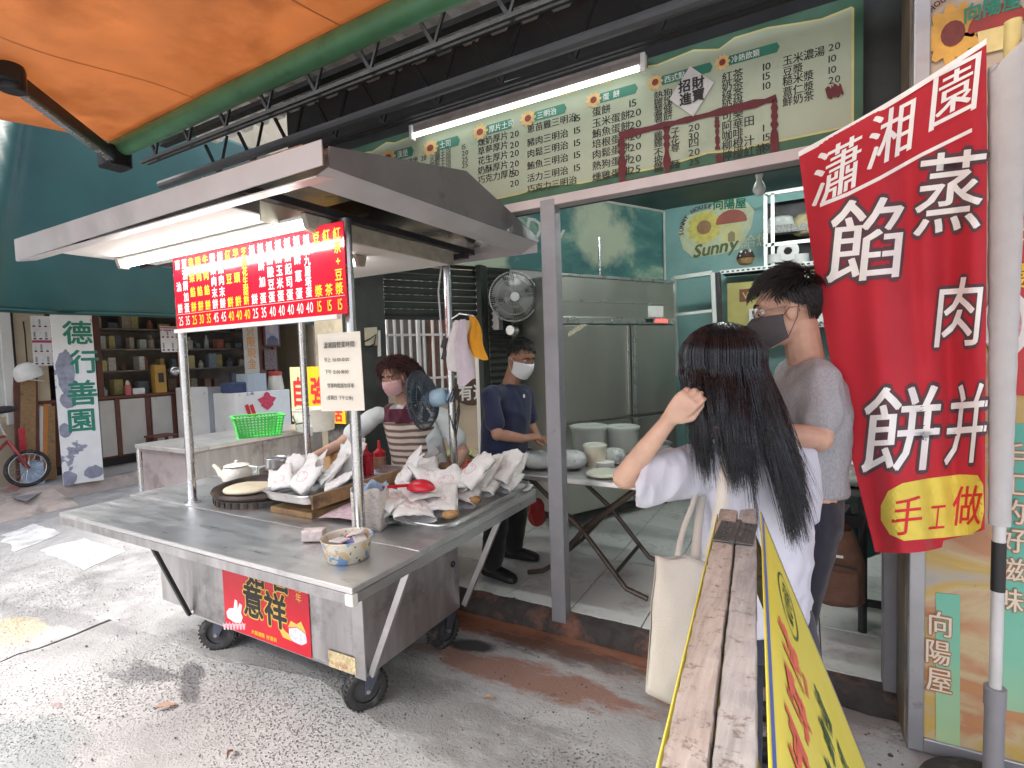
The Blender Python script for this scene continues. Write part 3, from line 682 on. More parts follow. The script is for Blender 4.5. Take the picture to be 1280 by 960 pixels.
for s, x, y, h in (('向', 1175, 780, 34), ('陽', 1172, 815, 34), ('屋', 1174, 850, 34), ('手', 1266, 570, 34), ('工', 1266, 605, 34), ('的', 1266, 640, 34), ('好', 1266, 675, 34), ('滋', 1266, 712, 32), ('味', 1264, 750, 32)):
    o = py(x, y, SY+.003); kk = (o-CAM).dot(FW)/FPX
    put(m1 := MB(), s, o, (1, 0, 0), (0, 0, 1), h*kk, .05, 1.0/fxr(x), 'C'); m1.build('letter_outline', brn, sb)
    put(m2 := MB(), s, o-V((0, .0015, 0)), (1, 0, 0), (0, 0, 1), h*kk, .02, 1.0/fxr(x), 'C'); m2.build('letter', chr_m, sb)
f1, f2 = MB(), MB(); o = py(1191, 42, SY+.004); kk = (o-CAM).dot(FW)/FPX; fx_ = fxr(1191); flower(f1, f2, o, 37*kk, xr=V((1/fx_, 0, 0)), n=11)
pet2 = mat('sunflower_petal', (.62, .33, .06), .5, 0, .35, 9)
f1.build('sunflower_petals', pet2, sb); f2.build('sunflower_heart', mat('sunflower_heart', (.15, .025, .02), .6, 0, .3, 40), sb)
mb = MB()
for i, ch in enumerate('SUNNY HOUSE'):
    if ch == ' ': continue
    a = R(188 - i*10.2); r_ = 46*kk; o2 = o + V((math.cos(a)*r_/fx_, -.002, math.sin(a)*r_)); t = a-math.pi/2
    put(mb, ch, o2, (math.cos(t), 0, math.sin(t)), (-math.sin(t), 0, math.cos(t)), 10*kk, .03, .85, 'C')
mb.build('arched_lettering', mat('maroon_ink', (.10, .015, .015), .6), sb)
o = py(1246, 30, SY+.0022); kk = (o-CAM).dot(FW)/FPX
mb = MB(); mb.quad(*[o + V(((math.cos(t)*36)*kk/fx_, 0, (max(math.sin(t), -.15)*24)*kk)) for t in [i*math.pi/10 for i in range(20)]]); mb.build('mushroom_roof', mat('mushroom_red', (.26, .03, .025), .6, 0, .3, 12), sb)
mb = MB(); mb.quad(*[o + V((x*kk/fx_, .0009, y*kk)) for x, y in ((-24, 0), (24, 0), (20, -32), (-20, -32))]); mb.build('mushroom_wall', mat('mushroom_yellow', (.66, .52, .22), .6, 0, .2, 12), sb)
mb = MB(); put(mb, '向陽屋', py(1240, 8, SY+.0008), (1, 0, .05), (0, 0, 1), 24*kk, .03, 1/fx_, 'C'); mb.build('shop_lettering', greenink, sb)
Yp = SY+.004; sq([(1252, 200), (1330, 190), (1330, 500), (1252, 492)], mat('faded_red_print', (.58, .03, .03), .45, 0, .2, 5, .03, 40), 'red_print')
mb = MB()
for s, x, y in (('包', 1266, 250), ('子', 1268, 300), ('饅', 1266, 345)): o = py(x, y, SY+.002); mb = MB(); put(mb, s, o, (1, 0, 0), (0, 0, 1), 34*(o-CAM).dot(FW)/FPX, .02, .76, 'C'); mb.build('yellow_letter', yellowink, sb)
o = py(1258, 405, SY+.0015); kk = (o-CAM).dot(FW)/FPX
mb = MB(); mb.quad(*[o + V((math.cos(t)*30*kk/1.33, 0, math.sin(t)*42*kk)) for t in [i*math.pi/12 for i in range(24)]]); mb.build('bowl_print', whiteink, sb)
mb = MB(); mb.quad(*[o + V((math.cos(t)*19*kk/1.33, -.001, math.sin(t)*30*kk)) for t in [i*math.pi/12 for i in range(24)]]); mb.build('filling_print', mat('pink_print', (.62, .33, .36), .5, 0, .3, 60), sb)

# ================================================================== red banner flag on its pole
FLY = 2.16
fp0 = V((.528, FLY, .06)); fp1 = V((py(1266, 40, FLY).x, FLY, 2.50))
flag = thing('banner_flag', 'red vertical banner flag with large white brush lettering on a white sleeved pole', 'banner', (fp0.x, fp0.y, 0))
polew = mat('worn_white_pole', (.60, .60, .60), .5, .1, .1, 10, .05, 60, dirt=(.12, .11, .11), ds=11, dt=.60)
MB().tube([fp0.lerp(fp1, t) for t in (.0, .14)], .026, 16).build('lower_tube', greypaint, flag, smooth='auto')
MB().tube([fp0.lerp(fp1, t) for t in (.13, .155)], .029, 16).build('clamp_ring', greypaint, flag, smooth='auto')
MB().tube([fp0.lerp(fp1, t) for t in (.12, .3, .5, .97)], .0165, 16).build('pole', polew, flag, smooth='auto')
MB().tube([fp0.lerp(fp1, t) for t in (.285, .35)], .0185, 16).build('black_tape', blackpl, flag, smooth='auto')
MB().tube([fp0.lerp(fp1, t) for t in (.955, 1.0)], .0205, 16).build('pole_top', mat('yellowed_pole', (.62, .50, .20), .5, 0, .12, 20), flag, smooth='auto')
MB().lathe([(0, .0), (.19, .0), (.20, .03), (.19, .055), (.10, .085), (.045, .095), (.04, .12), (0, .12)], 32, c=(fp0.x, fp0.y, 0)).build('base_weight', rubber, flag, smooth='auto')
LE = [(0, 1094, 690), (.25, 1064, 570), (.5, 1036, 440), (.75, 1013, 305), (1, 998, 190)]
RE = [(0, 1231, 662), (.25, 1232, 500), (.5, 1233, 345), (.75, 1234, 195), (1, 1233, 48)]
def il(E_, v):
    for i in range(len(E_)-1):
        if v <= E_[i+1][0] or i == len(E_)-2:
            t = (v-E_[i][0])/(E_[i+1][0]-E_[i][0]); return V((E_[i][1]+(E_[i+1][1]-E_[i][1])*t, E_[i][2]+(E_[i+1][2]-E_[i][2])*t))
def fpix(u, v):
    a, b_ = il(LE, v), il(RE, v); p = a.lerp(b_, u)
    p.y += 12*math.sin(math.pi*u)*(1-v)*(1 if u < .62 else .3) - (10 if u > .64 else 0)*max(0, 1-v*3)*0 + 5*math.sin(math.pi*u)*v
    return p
def fY(u, v):
    k = (1-v)**.8
    f = -.075*k*math.sin((u-.05)*math.pi*2.3) - .03*k*math.exp(-((u-.66)/.07)**2) + .035*k*math.exp(-((u-.54)/.06)**2) - .05*(1-u)*v*math.sin(v*3) + .026*math.sin(u*9+v*3)*(1.1-.5*v) + .010*math.sin(u*22-v*5)
    return FLY - .024 + f*(1-math.exp(-((1-u)/.08)))
def fpt(u, v):
    p = fpix(u, v); return py(p.x, p.y, fY(u, v))
def fuv(x, y):
    u, v = .5, .5
    for _ in range(12):
        p = fpix(u, v); e = 1e-3; pu = (fpix(u+e, v)-p)/e; pv = (fpix(u, min(v+e, 1.05))-p)/e; det = pu.x*pv.y-pu.y*pv.x
        dx, dy = x-p.x, y-p.y; u = min(max(u+(dx*pv.y-dy*pv.x)/det, -.1), 1.1); v = min(max(v+(pu.x*dy-pu.y*dx)/det, -.1), 1.1)
    return u, v
cloth_red = mat('red_banner_cloth', (.56, .020, .038), .75, 0, .10, 5, .10, 260, translucent=.22, sheen=.15)
MB().grid(fpt, 70, 90).build('cloth', cloth_red, flag, smooth=True)
mb = MB(); mb.grid(lambda u, v: fpt(u, 1+.0*v) + V((0, -.002, 0)) + V((0, 0, -.018*v)), 40, 3); mb.build('top_hem', whiteink, flag, smooth=True)
slv = mat('white_sleeve', (.58, .57, .57), .75, 0, .06, 14, .3, 40, translucent=.15)
def sleeve(u, v):
    c_ = fp0.lerp(fp1, .372+.588*v); r_ = .024+.019*v+.004*smoothnoise((u*4, v*30, 3)); a = u*2*math.pi
    return c_ + V((math.cos(a)*r_*1.1-.008*v, math.sin(a)*r_*.85, .045*math.cos(a)*(v > .99)))
MB().grid(sleeve, 24, 60, closeu=True).build('sleeve', slv, flag, smooth=True)
def flagtext(specs, m, bold, off, name):
    bm = bmesh.new()
    for ch, cx_, cy_, h, ang, wx in specs:
        vs, fs, _ = glyph(ch, bold); ca, sa = math.cos(ang), math.sin(ang); vv = []
        for (gx, gy, gi) in vs:
            X_, Y_ = gx*h*wx, -gy*h + gx*0; vv.append(bm.verts.new((cx_+X_*ca-Y_*sa*.0 + gy*h*.10, cy_+Y_+X_*sa, gi*1e-3)))
        for f in fs:
            try: bm.faces.new([vv[i] for i in f])
            except ValueError: pass
    bmesh.ops.triangulate(bm, faces=bm.faces)
    for _ in range(4):
        es = [e for e in bm.edges if e.calc_length() > 9]
        if not es: break
        bmesh.ops.subdivide_edges(bm, edges=es, cuts=1); bmesh.ops.triangulate(bm, faces=bm.faces)
    for v_ in bm.verts:
        u, v = fuv(v_.co.x, v_.co.y); p = fpt(u, v); d = ray(v_.co.x, v_.co.y).normalized(); v_.co = p - d*(off+v_.co.z*.1)
    me = bpy.data.meshes.new(name); bm.to_mesh(me); bm.free(); me.materials.append(m)
    o = bpy.data.objects.new(name, me); COL.objects.link(o); setparent(o, flag); return o
t1 = -R(27)
flagtext([('園', 1194, 113, 82, t1, .95), ('湘', 1115, 167, 74, t1, .95), ('瀟', 1046, 213, 74, t1, .95)], whiteink, .018, .003, 'title_lettering')
big = [('蒸', 1188, 240, 110, -.12, .84), ('餡', 1084, 300, 112, -.10, .92), ('肉', 1199, 390, 94, -.06, .70), ('餅', 1127, 537, 116, -.06, .88), ('并', 1209, 530, 108, -.08, .5)]
for g_ in big:
    flagtext([g_], mat('maroon_outline', (.10, .05, .06), .8, 0, .2, 20), .05, .003, 'letter_outline'); flagtext([g_], whiteink, .016, .005, 'letter')  # dark maroon outline printed around each white letter
def flagpoly(name, pts, m, off):
    bm = bmesh.new(); bm.faces.new([bm.verts.new((x, y, 0)) for x, y in pts]); bmesh.ops.triangulate(bm, faces=bm.faces)
    for _ in range(6):
        es = [e for e in bm.edges if e.calc_length() > 8]
        if not es: break
        bmesh.ops.subdivide_edges(bm, edges=es, cuts=1); bmesh.ops.triangulate(bm, faces=bm.faces)
    for v_ in bm.verts: u, v = fuv(v_.co.x, v_.co.y); v_.co = fpt(u, v) - ray(v_.co.x, v_.co.y).normalized()*off
    me = bpy.data.meshes.new(name); bm.to_mesh(me); bm.free(); me.materials.append(m); o = bpy.data.objects.new(name, me); COL.objects.link(o); setparent(o, flag)
pill = [(1100+33-33*math.cos(t), 640-36*math.sin(t)+6) for t in [R(a) for a in range(-90, 91, 15)]][::-1] 
pill = [(1130, 676), (1112, 668), (1101, 650), (1101, 632), (1110, 614), (1128, 604), (1160, 598), (1200, 593), (1222, 594), (1229, 606), (1230, 640), (1226, 660), (1215, 668), (1180, 672)]
flagpoly('yellow_patch', pill, mat('yellow_patch', (.72, .58, .09), .75, 0, .12, 12, .1, 200), .003)
flagtext([('手', 1134, 645, 52, -.1, .8), ('工', 1172, 646, 40, -.1, .55), ('做', 1209, 632, 54, -.06, .7)], redink, .014, .005, 'small_lettering')
lp = [(1025, 254), (1060, 240), (1100, 220), (1150, 192), (1215, 160)]
flagpoly('underline', lp+[(x, y+5) for x, y in lp[::-1]], whiteink, .003)
# ================================================================== the food cart
ZT = .77
cart = thing('food_cart', 'stainless steel food cart with a roof on four poles and fold-out worktops', 'cart', (-2.4, 1.9, 0))
XL, XR_, YH, YR = -3.65, -1.372, 1.628, 2.694
YFR = 1.252
MB().bb((XL, YH, ZT-.03), (XR_, YR, ZT)).build('worktop', steel_top, cart, bevel=.003)
MB().bb((-3.59, YFR, ZT-.022), (-1.358, YH-.005, ZT-.001)).build('front_flap', steel_top, cart, bevel=.003)
MB().bb((-3.585, YFR-.002, ZT-.062), (-1.37, YFR+.012, ZT-.0225)).build('flap_lip', steel_old, cart, bevel=.002)
MB().bb((-3.57, YFR+.013, ZT-.062), (-3.54, YH-.02, ZT-.0225)).build('flap_rib', steel_old, cart)
mb = MB(); mb.bar((-1.372, YFR+.02, ZT-.043), (-1.372, YH-.02, ZT-.043), .03, .036); mb.build('edge_tube', steel, cart, bevel=.003)
mb = MB(); mb.bar((-1.384, YH-.015, ZT-.052), (-1.384, YR-.01, ZT-.052), .03, .042); mb.build('edge_tube', steel, cart, bevel=.003)
MB().bb((-1.39, YFR-.006, ZT-.064), (-1.352, YFR+.022, ZT-.022)).build('corner_cap', whitepl, cart, bevel=.004)
MB().bar((-3.6, YR-.03, ZT-.05), (-1.42, YR-.03, ZT-.05), .03, .038).build('rear_rail', steel_old, cart)
BX0, BX1, BY0, BY1, BZ = -3.23, -1.63, 1.555, 2.255, .20
MB().bb((-2.905, BY0, BZ), (BX1, BY1, ZT-.07)).build('body', steel_old, cart, bevel=.006)
MB().bb((BX0, BY0+.01, BZ+.015), (-2.915, BY1, ZT-.03)).build('side_cabinet', steel_old, cart, bevel=.006)
MB().bb((BX1-.06, BY0-.004, BZ-.006), (BX1+.004, BY0+.0, ZT-.07)).build('corner_trim', steel, cart)
MB().bb((-2.90, BY0-.003, BZ), (BX1-.07, BY0-.0005, BZ+.012)).build('bottom_trim', steel, cart)
def strut(a, b_, m=steel, wdt=.03): MB().bar(a, b_, wdt, .018, up=(0, 1, 0)).build('strut', m, cart, bevel=.002)
strut((BX1+.015, 1.575, BZ+.01), (-1.385, 1.575, ZT-.055)); strut((BX1+.015, 2.27, BZ+.01), (-1.39, 2.30, ZT-.06))
strut((-2.925, BY0-.008, BZ+.0), (-2.90, 1.34, ZT-.03), dkmetal, .026)
MB().lathe([(.0, 0), (.016, 0), (.016, .006), (.011, .006), (.011, .002)], 16, M=Matrix.Rotation(R(90), 3, 'Y'), c=(BX1, 2.20, .46)).build('lock_ring', dkmetal, cart)
for t_ in ((-1.66, 1.56, .68), (-1.70, 1.553, .245), (-1.845, 1.553, .215), (-2.86, 1.553, .66)): MB().ball(t_, .006, 8).build('rivet', steel_old, cart)
# casters: fork, tyre with tread blocks, hub
def caster(x, y, ang):
    rt = .098; M = rotz(ang); c = V((x, y, rt)); Rx = Matrix.Rotation(R(90), 3, 'X')
    w = thing('w', '', '', (0, 0, 0)); bpy.data.objects.remove(w)
    ty = MB(); ty.lathe([(.058, -.026), (.072, -.031), (.088, -.027), (.096, -.016), (.098, 0), (.096, .016), (.088, .027), (.072, .031), (.058, .026)], 32, M=M @ Rx, c=c)
    o = ty.build('wheel', rubber, cart, smooth='auto')
    tr = MB()
    for i in range(28):
        a = 2*math.pi*i/28
        for s in (-1, 1):
            q = Matrix.Rotation(a+(.05 if s > 0 else 0), 3, 'Y'); tr.box(c + M @ (q @ V((.0955, s*.017, 0))), (.007, .016, .010), M @ q)
    t_ = tr.build('tread', rubber, cart); t_['kind'] = 'stuff'
    hb = MB(); hb.lathe([(0, -.03), (.018, -.03), (.02, -.02), (.045, -.012), (.06, -.016), (.06, .016), (.045, .012), (.02, .02), (.018, .03), (0, .03)], 24, M=M @ Rx, c=c); hb.build('hub', mat('dark_hub', (.07, .07, .075), .6, .3, .2, 10), cart, smooth='auto')
    fk = MB(); off = M @ V((.035, 0, 0))
    for s in (-1, 1):
        n_ = M @ V((0, s*.040, 0)); fk.prism([c+n_+M @ V(p) for p in ((-.016, 0, -.012), (.012, 0, -.014), (.055, 0, .07), (.06, 0, .10), (-.005, 0, .10), (-.008, 0, .06))], (M @ V((0, s*.004, 0))))
    fk.box(c+off*.8+V((0, 0, .102)), (.075, .088, .006), M); fk.build('fork', mat('caster_fork', (.13, .14, .19), .45, .7, .2, 10), cart, bevel=.0015)
    ax = MB(); ax.tube([c+M @ V((0, -.05, 0)), c+M @ V((0, .05, 0))], .009, 10); ax.build('axle', steel_old, cart)
caster(-1.715, 1.63, R(62)); caster(-2.80, 1.63, R(35)); caster(-1.70, 2.19, R(80)); caster(-2.80, 2.19, R(100))
# poles
PZ = 2.16
poles = {'FL': (-3.065, 1.68), 'FR': (-1.722, 1.655), 'RL': (-3.13, 2.54), 'RR': (-1.885, 2.60)}
for k, (x, y) in poles.items():
    MB().tube([(x, y, ZT), (x, y, PZ)], .0235, 18).build('pole', pole_m, cart, smooth='auto')
    MB().lathe([(.045, 0), (.045, .005), (.028, .008), (.026, .02)], 20, c=(x, y, ZT)).build('pole_flange', steel, cart, smooth='auto')
# roof
RX0, RX1, RY0, RY1, RYM = -3.40, -1.325, 1.11, 2.70, 1.99
roof_m = mat('roof_steel', (.58, .565, .57), .5, .55, .12, 3, .06, 60, dirt=(.62, .60, .60), ds=7, dt=.64)
under_m = mat('roof_underside', (.45, .44, .42), .22, .95, .15, 4, .12, 5)
MB().prism([(RX0, RY0, 2.203), (RX0, RYM, 2.368), (RX0, RYM, 2.372), (RX0, RY0, 2.207)], (RX1-RX0+.005, 0, 0)).build('roof_slope', under_m, cart)
MB().prism([(RX0, RYM+.001, 2.368), (RX0, RY1, 2.208), (RX0, RY1, 2.212), (RX0, RYM+.001, 2.372)], (RX1-RX0+.005, 0, 0)).build('roof_slope', under_m, cart)
MB().prism([(RX0-.008, RY0-.012, 2.098), (-1.225, RY0-.012, 2.122), (-1.225, RY0-.012, 2.195), (RX0-.008, RY0-.012, 2.203)], (0, .004, 0)).build('front_fascia', roof_m, cart)
MB().prism([(RX0-.008, RY0-.008, 2.095), (RX0-.008, RY0+.07, 2.112), (RX0-.008, RY0+.07, 2.116), (RX0-.008, RY0-.008, 2.099)], (2.15, 0, 0)).build('fascia_return', roof_m, cart)
MB().prism([(RX1+.006, 1.21, 2.165), (RX1+.006, 1.21, 2.232), (RX1+.006, RYM, 2.378), (RX1+.006, RY1, 2.212), (RX1+.006, RY1, 2.185)], (.005, 0, 0)).build('gable_panel', mat('gable_steel', (.27, .265, .28), .5, .8, .12, 3, .05, 50, dirt=(.18, .17, .175), ds=4, dt=.58), cart)
MB().prism([(RX1-.10, 1.2, 2.13), (RX1+.006, 1.21, 2.166), (RX1+.006, RY1, 2.186), (RX1-.10, RY1, 2.13)], (0, 0, .004)).build('gable_return', roof_m, cart)
MB().prism([(RX0-.006, RY0, 2.165), (RX0-.006, RY0, 2.21), (RX0-.006, RYM, 2.378), (RX0-.006, RY1, 2.212), (RX0-.006, RY1, 2.15)], (.005, 0, 0)).build('gable_panel', roof_m, cart)
MB().bb((RX0, RY1, 2.13), (RX1, RY1+.005, 2.212)).build('rear_fascia', roof_m, cart)
for x in (-3.09, -1.75):
    MB().bar((x, 1.2, 2.175), (x, 2.68, 2.175), .035, .03).build('roof_beam', dkmetal, cart)
for y in (1.655, 2.58):
    MB().bar((RX0+.03, y, 2.142), (-1.72, y, 2.142), .035, .03).build('roof_beam', dkmetal, cart)
cwhite = mat('white_ceiling_board', (.72, .70, .66), .6, 0, .06, 3, .03, 30, dirt=(.50, .45, .38), ds=5, dt=.64)
MB().bb((-3.12, 1.17, 2.112), (-1.80, 1.60, 2.118)).build('ceiling_board', cwhite, cart)
MB().bb((-3.05, 1.72, 2.085), (-1.80, 2.50, 2.091)).build('ceiling_board', cwhite, cart)
MB().bb((-1.80, 1.30, 2.09), (-1.794, 2.55, 2.165)).build('beam_cover', mat('stained_beam', (.42, .38, .31), .7, 0, .3, 14, .15, 40), cart)

# ------------------------------------------------------------------ lit tube under the cart roof
glow = mat('lit_tube', (1, 1, 1), .4, emit=7.5, ecol=(.98, 1.0, .97))
def tubelamp(lab, a, b_):
    t = thing('tube_lamp', lab, 'lamp', (V(a)+V(b_))/2)
    MB().tube([a, b_], .0165, 12).build('tube', glow, t, smooth='auto')
    d = (V(b_)-V(a)).normalized()
    for e, s in ((V(a), -1), (V(b_), 1)):
        MB().prism([e+d*s*.004+V(p) for p in ((0, -.02, -.022), (0, .02, -.022), (0, .035, .03), (0, -.035, .03))], d*s*.028).build('lamp_holder', mat('dirty_holder', (.33, .29, .25), .6, 0, .3, 20), t, bevel=.003)
    MB().bar(V(a)+V((0, 0, .022)), V(b_)+V((0, 0, .022)), .04, .012).build('batten', whitepl, t)
tubelamp('lit fluorescent tube under the cart roof in front of the red price board', (-3.02, 1.40, 2.078), (-1.66, 1.40, 2.078))
tubelamp('lit fluorescent tube under the cart roof behind the red price board', (-3.0, 1.98, 2.05), (-1.99, 1.98, 2.05))

# ------------------------------------------------------------------ red price board
pb = thing('price_board', 'glossy red price board with white and yellow lettering hung under the cart roof', 'price board', (-2.25, 1.55, 1.74))
PX0, PX1, PZ0, PZ1, PYv = -2.875, -1.632, 1.745, 2.118, 1.555
MB().bb((PX0, PYv, PZ0), (PX1, PYv+.004, PZ1)).build('panel', mat('glossy_red_board', (.66, .012, .035), .12, 0, .05, 3, coat=.5), pb)
MB().bb((PX0-.01, PYv-.012, PZ0-.02), (PX1-.05, PYv+.012, PZ0-.001)).build('bottom_rail', whitepl, pb)
cols = ['蔥油餅', '蔥油餅加蛋', '韭菜餡餅', '豬肉餡餅', '牛肉餡餅', '酸菜肉末餅', '鮮菇肉末餅', '紅豆餅', '芋頭餅', '芝麻花生甜餅', '抓餅', '抓餅加蛋', '抓餅酸豆蛋', '抓餅玉米蛋', '抓餅起司蛋', '抓餅蔥蛋', '抓餅九層塔蛋', '豆漿', '紅茶', '紅茶+豆漿']
price = '25 35 25 30 35 45 45 40 40 40 25 35 40 40 40 40 40 15 15 15'.split(); yel = {2, 3, 4, 7, 8, 9, 17, 18, 19}
cwd = (PX1-PX0-.02)/20
for i, (s, pr_) in enumerate(zip(cols, price)):
    xx = PX0+.012+(i+.5)*cwd; mbx = MB(); n = len(s); t0, t1_ = PZ1-.045, PZ0+.105
    for j, ch in enumerate(s):
        zz = t0 + (t1_-t0)*(j/(n-1) if n > 1 else 0)
        sz = .052 if n < 6 else .046
        put(mbx, ch, (xx, PYv-.0012, zz), (1, 0, 0), (0, 0, 1), sz, .022, .88, 'C')
    put(mbx, pr_, (xx, PYv-.0012, PZ0+.042), (1, 0, 0), (0, 0, 1), .066, .018, .62, 'C'); build_chars(mbx, 'letter', yellowink if i in yel else whiteink, pb)
MB().bb((PX0+.01, PYv-.0012, PZ0+.074), (PX1-.01, PYv-.0002, PZ0+.0755)).build('divider_line', whiteink, pb)
# opening hours notice
nb = thing('opening_hours_notice', 'cream opening hours notice taped to the front cart pole', 'notice', (-1.70, 1.615, 1.33))
nq = [py(x, y, 1.612) for x, y in ((397, 418), (450, 414), (456, 513), (402, 514))]
nbm = mat('cream_notice', (.80, .74, .64), .55, 0, .05, 4, .05, 30)
mb = MB(); mb.grid(lambda u, v: (nq[3].lerp(nq[2], u)).lerp(nq[0].lerp(nq[1], u), v) + V((0, -.006*math.sin(u*3.1), 0)), 8, 8); mb.build('sheet', nbm, nb, solid=.003)
NT_ = onY(1.600); mb = MB()
for s, x, y, h in (('瀟湘園營業時間', 404, 432, 7.2), ('早上 06:00-10:00', 405, 450, 5.6), ('下午 15:00-18:00', 406, 465, 5.6), ('營業時間請勿停車', 409, 482, 5.4), ('(星期日 下午公休)', 408, 497, 5.2)): mb = MB(); NT_(mb, s, x, y, h, .02, .92); mb.build('text_line', ink, nb)
# fortune poster on the front and small sticker
po = thing('fortune_poster', 'red new year poster with black and gold calligraphy on the cart front', 'poster', (-2.4, BY0, .3))
YP = BY0-.003; pq = [V((py(x, y, YP).x, YP, py(x, y, YP).z)) for x, y in ((277, 700), (385, 733), (386, 822), (278, 786))]
pxa, pxb, pza, pzb = pq[0].x, pq[1].x, pq[2].z, ZT-.075
MB().bb((pxa, YP-.001, pza), (pxb, YP, pzb)).build('sheet', mat('poster_red', (.60, .012, .03), .4, 0, .08, 6, .04, 60), po)
PT = onY(YP-.0022)
ma, mc = MB(), MB()
for s, x, y, h in (('如', 318, 716, 37), ('吉', 350, 722, 36), ('意', 316, 752, 40), ('祥', 344, 763, 42)):
    PT(ma, s, x, y, h, .062, .9, align='C'); onY(YP-.0034)(mc, s, x, y, h, .03, .9, align='C')
ma.build('gold_outline', gold, po); mc.build('black_calligraphy', ink, po)
mb = MB(); PT(mb, '兔年', 372, 728, 12, .02, .8, vert=True); mb.build('gold_lettering', gold, po)
mb = MB(); PT(mb, '大展鴻圖 好運到', 314, 789, 5.6, .02); mb.build('small_lettering', yellowink, po)
k_ = (pq[0]-CAM).dot(FW)/FPX
def blob(c, pts, m, name, off): MB().prism([V((c.x+x*k_/.64, YP-off, c.z+y*k_)) for x, y in pts], (0, -.0006, 0)).build(name, m, po)
c = py(293, 768, YP)
blob(c, [(-9, -7), (-10, 0), (-6, 6), (0, 8), (2, 20), (5, 19), (5, 8), (8, 17), (11, 15), (9, 5), (11, 0), (8, -8), (0, -10)], whiteink, 'rabbit_print', .0012)
for dx in range(-12, 13, 4): blob(py(293+dx, 783, YP), [(-1, -4), (1, -4), (2.5, 5), (0, 3), (-2, 6)], mat('pale_pink_print', (.75, .45, .5), .6), 'grass_print', .0012)
c = py(372, 793, YP); blob(c, [(-9, -6), (-9, 4), (0, 8), (9, 4), (10, -6), (4, -11), (-5, -10)], mat('pale_blue_print', (.62, .64, .78), .6, 0, .3, 60), 'treasure_bowl_print', .0012)
blob(c, [(-10, 5), (-6, 14), (0, 12), (5, 17), (10, 5), (0, 9)], gold, 'gold_print', .0022); blob(c, [(-20, 0), (-16, -9), (-6, -10), (-9, -3), (-14, 0), (-17, 5)], gold, 'ingot_print', .0022)
c = py(289, 706, YP); blob(c, [(-10, 6), (-11, -4), (-4, -10), (3, -6), (9, -8), (20, -6), (20, 6)], mat('leaf_print', (.07, .30, .10), .6, 0, .4, 80), 'leaf_print', .0012)
st = tag(MB().prism([V((py(x, y, BY0-.006).x, BY0-.006, py(x, y, BY0-.006).z)) for x, y in ((410, 812), (444, 823), (445, 844), (411, 833))], (0, .001, 0)).build('warning_sticker', mat('faded_sticker', (.55, .45, .26), .6, 0, .45, 90, dirt=(.35, .18, .12), ds=30, dt=.5)), 'small faded yellow sticker low on the cart front corner', 'sticker')

# ================================================================== things on the cart
def lift(x, y, z=ZT): return pz(x, y, z)
# griddle and dough
gr = thing('griddle', 'round black iron griddle pan set into the cart top', 'griddle', (-2.76, 1.98, ZT))
castiron = mat('cast_iron', (.07, .055, .05), .5, .6, .4, 10, .15, 40, dirt=(.17, .10, .06), ds=7, dt=.55)
MB().lathe([(.0, .045), (.27, .045), (.285, .05), (.30, .072), (.318, .074), (.325, .062), (.318, .05), (.30, .04)], 48, c=(-2.76, 1.98, ZT)).build('pan', castiron, gr, smooth='auto')
MB().lathe([(.31, .04), (.312, .0), (.29, .0), (.288, .04)], 48, c=(-2.76, 1.98, ZT)).build('burner_ring', castiron, gr, smooth='auto')
mb = None
for i in range(20):
    a = R(190+i*9); c = V((-2.76+.3135*math.cos(a), 1.98+.3135*math.sin(a), ZT+.02))
    MB().box(c, (.004, .022, .026), rotz(a)).build('vent_slot', ink, gr)
dough = mat('raw_dough', (.74, .66, .48), .7, 0, .08, 14, .15, 30)
def flat(name, lab, c, r, m, h=.018, cat='flatbread'):
    mb = MB(); c = V(c)
    for_ = lambda u, v: c + V((math.cos(u*2*math.pi)*r*[0, .5, .85, .98, 1.0, .96, .8][round(v*6)]*(1+.07*smoothnoise((math.cos(u*6.283), math.sin(u*6.283), c.x*9))), math.sin(u*2*math.pi)*r*[0, .5, .85, .98, 1.0, .96, .8][round(v*6)]*(1+.07*smoothnoise((math.cos(u*6.283)+5, math.sin(u*6.283), c.x*9))), h*[1, 1.0, .9, .65, .4, .15, 0][round(v*6)]*(1+.25*smoothnoise((u*9, v*5, c.x*7)))))
    mb.grid(for_, 28, 7, closeu=True); return tag(mb.build(name, m, smooth=True), lab, cat)
p = pz(311, 612, ZT+.05); flat('flatbread', 'pale round flatbread cooking at the left of the griddle', (p.x, p.y, ZT+.046), .135, dough, .03)
# kettle
enamel = mat('white_enamel', (.70, .68, .60), .3, 0, .08, 6, coat=.3, dirt=(.08, .07, .06), ds=22, dt=.64)
kc = V((-3.34, 2.13, ZT)); kt = thing('kettle', 'white enamel kettle with dark spots and a flat lid', 'kettle', kc)
MB().lathe([(0, .0), (.095, .0), (.112, .012), (.125, .05), (.118, .09), (.098, .125), (.088, .132)], 32, c=kc).build('body', enamel, kt, smooth='auto')
MB().lathe([(.10, .128), (.104, .134), (.09, .142), (.05, .152), (.016, .156), (.012, .165), (.017, .175), (0, .182)], 28, c=kc).build('lid', enamel, kt, smooth='auto')
MB().lathe([(.10, .126), (.106, .131), (.10, .136)], 28, c=kc).build('rim', blackpl, kt)
d = V((-.80, -.45, 0)).normalized(); MB().tube([kc+d*.09+V((0, 0, .035)), kc+d*.14+V((0, 0, .06)), kc+d*.165+V((0, 0, .11)), kc+d*.20+V((0, 0, .145))], [.034, .026, .018, .014], 14).build('spout', enamel, kt, smooth='auto')
MB().tube([kc-d*.10+V((0, 0, .05)), kc-d*.17+V((0, 0, .07)), kc-d*.18+V((0, 0, .11)), kc-d*.10+V((0, 0, .125))], .010, 8).build('handle', enamel, kt, smooth='auto'); kt.scale = (.78, .78, .78)
sc_ = V((-3.33, 2.42, ZT)); sp = thing('saucepan', 'small steel saucepan with a side handle behind the griddle', 'saucepan', sc_)
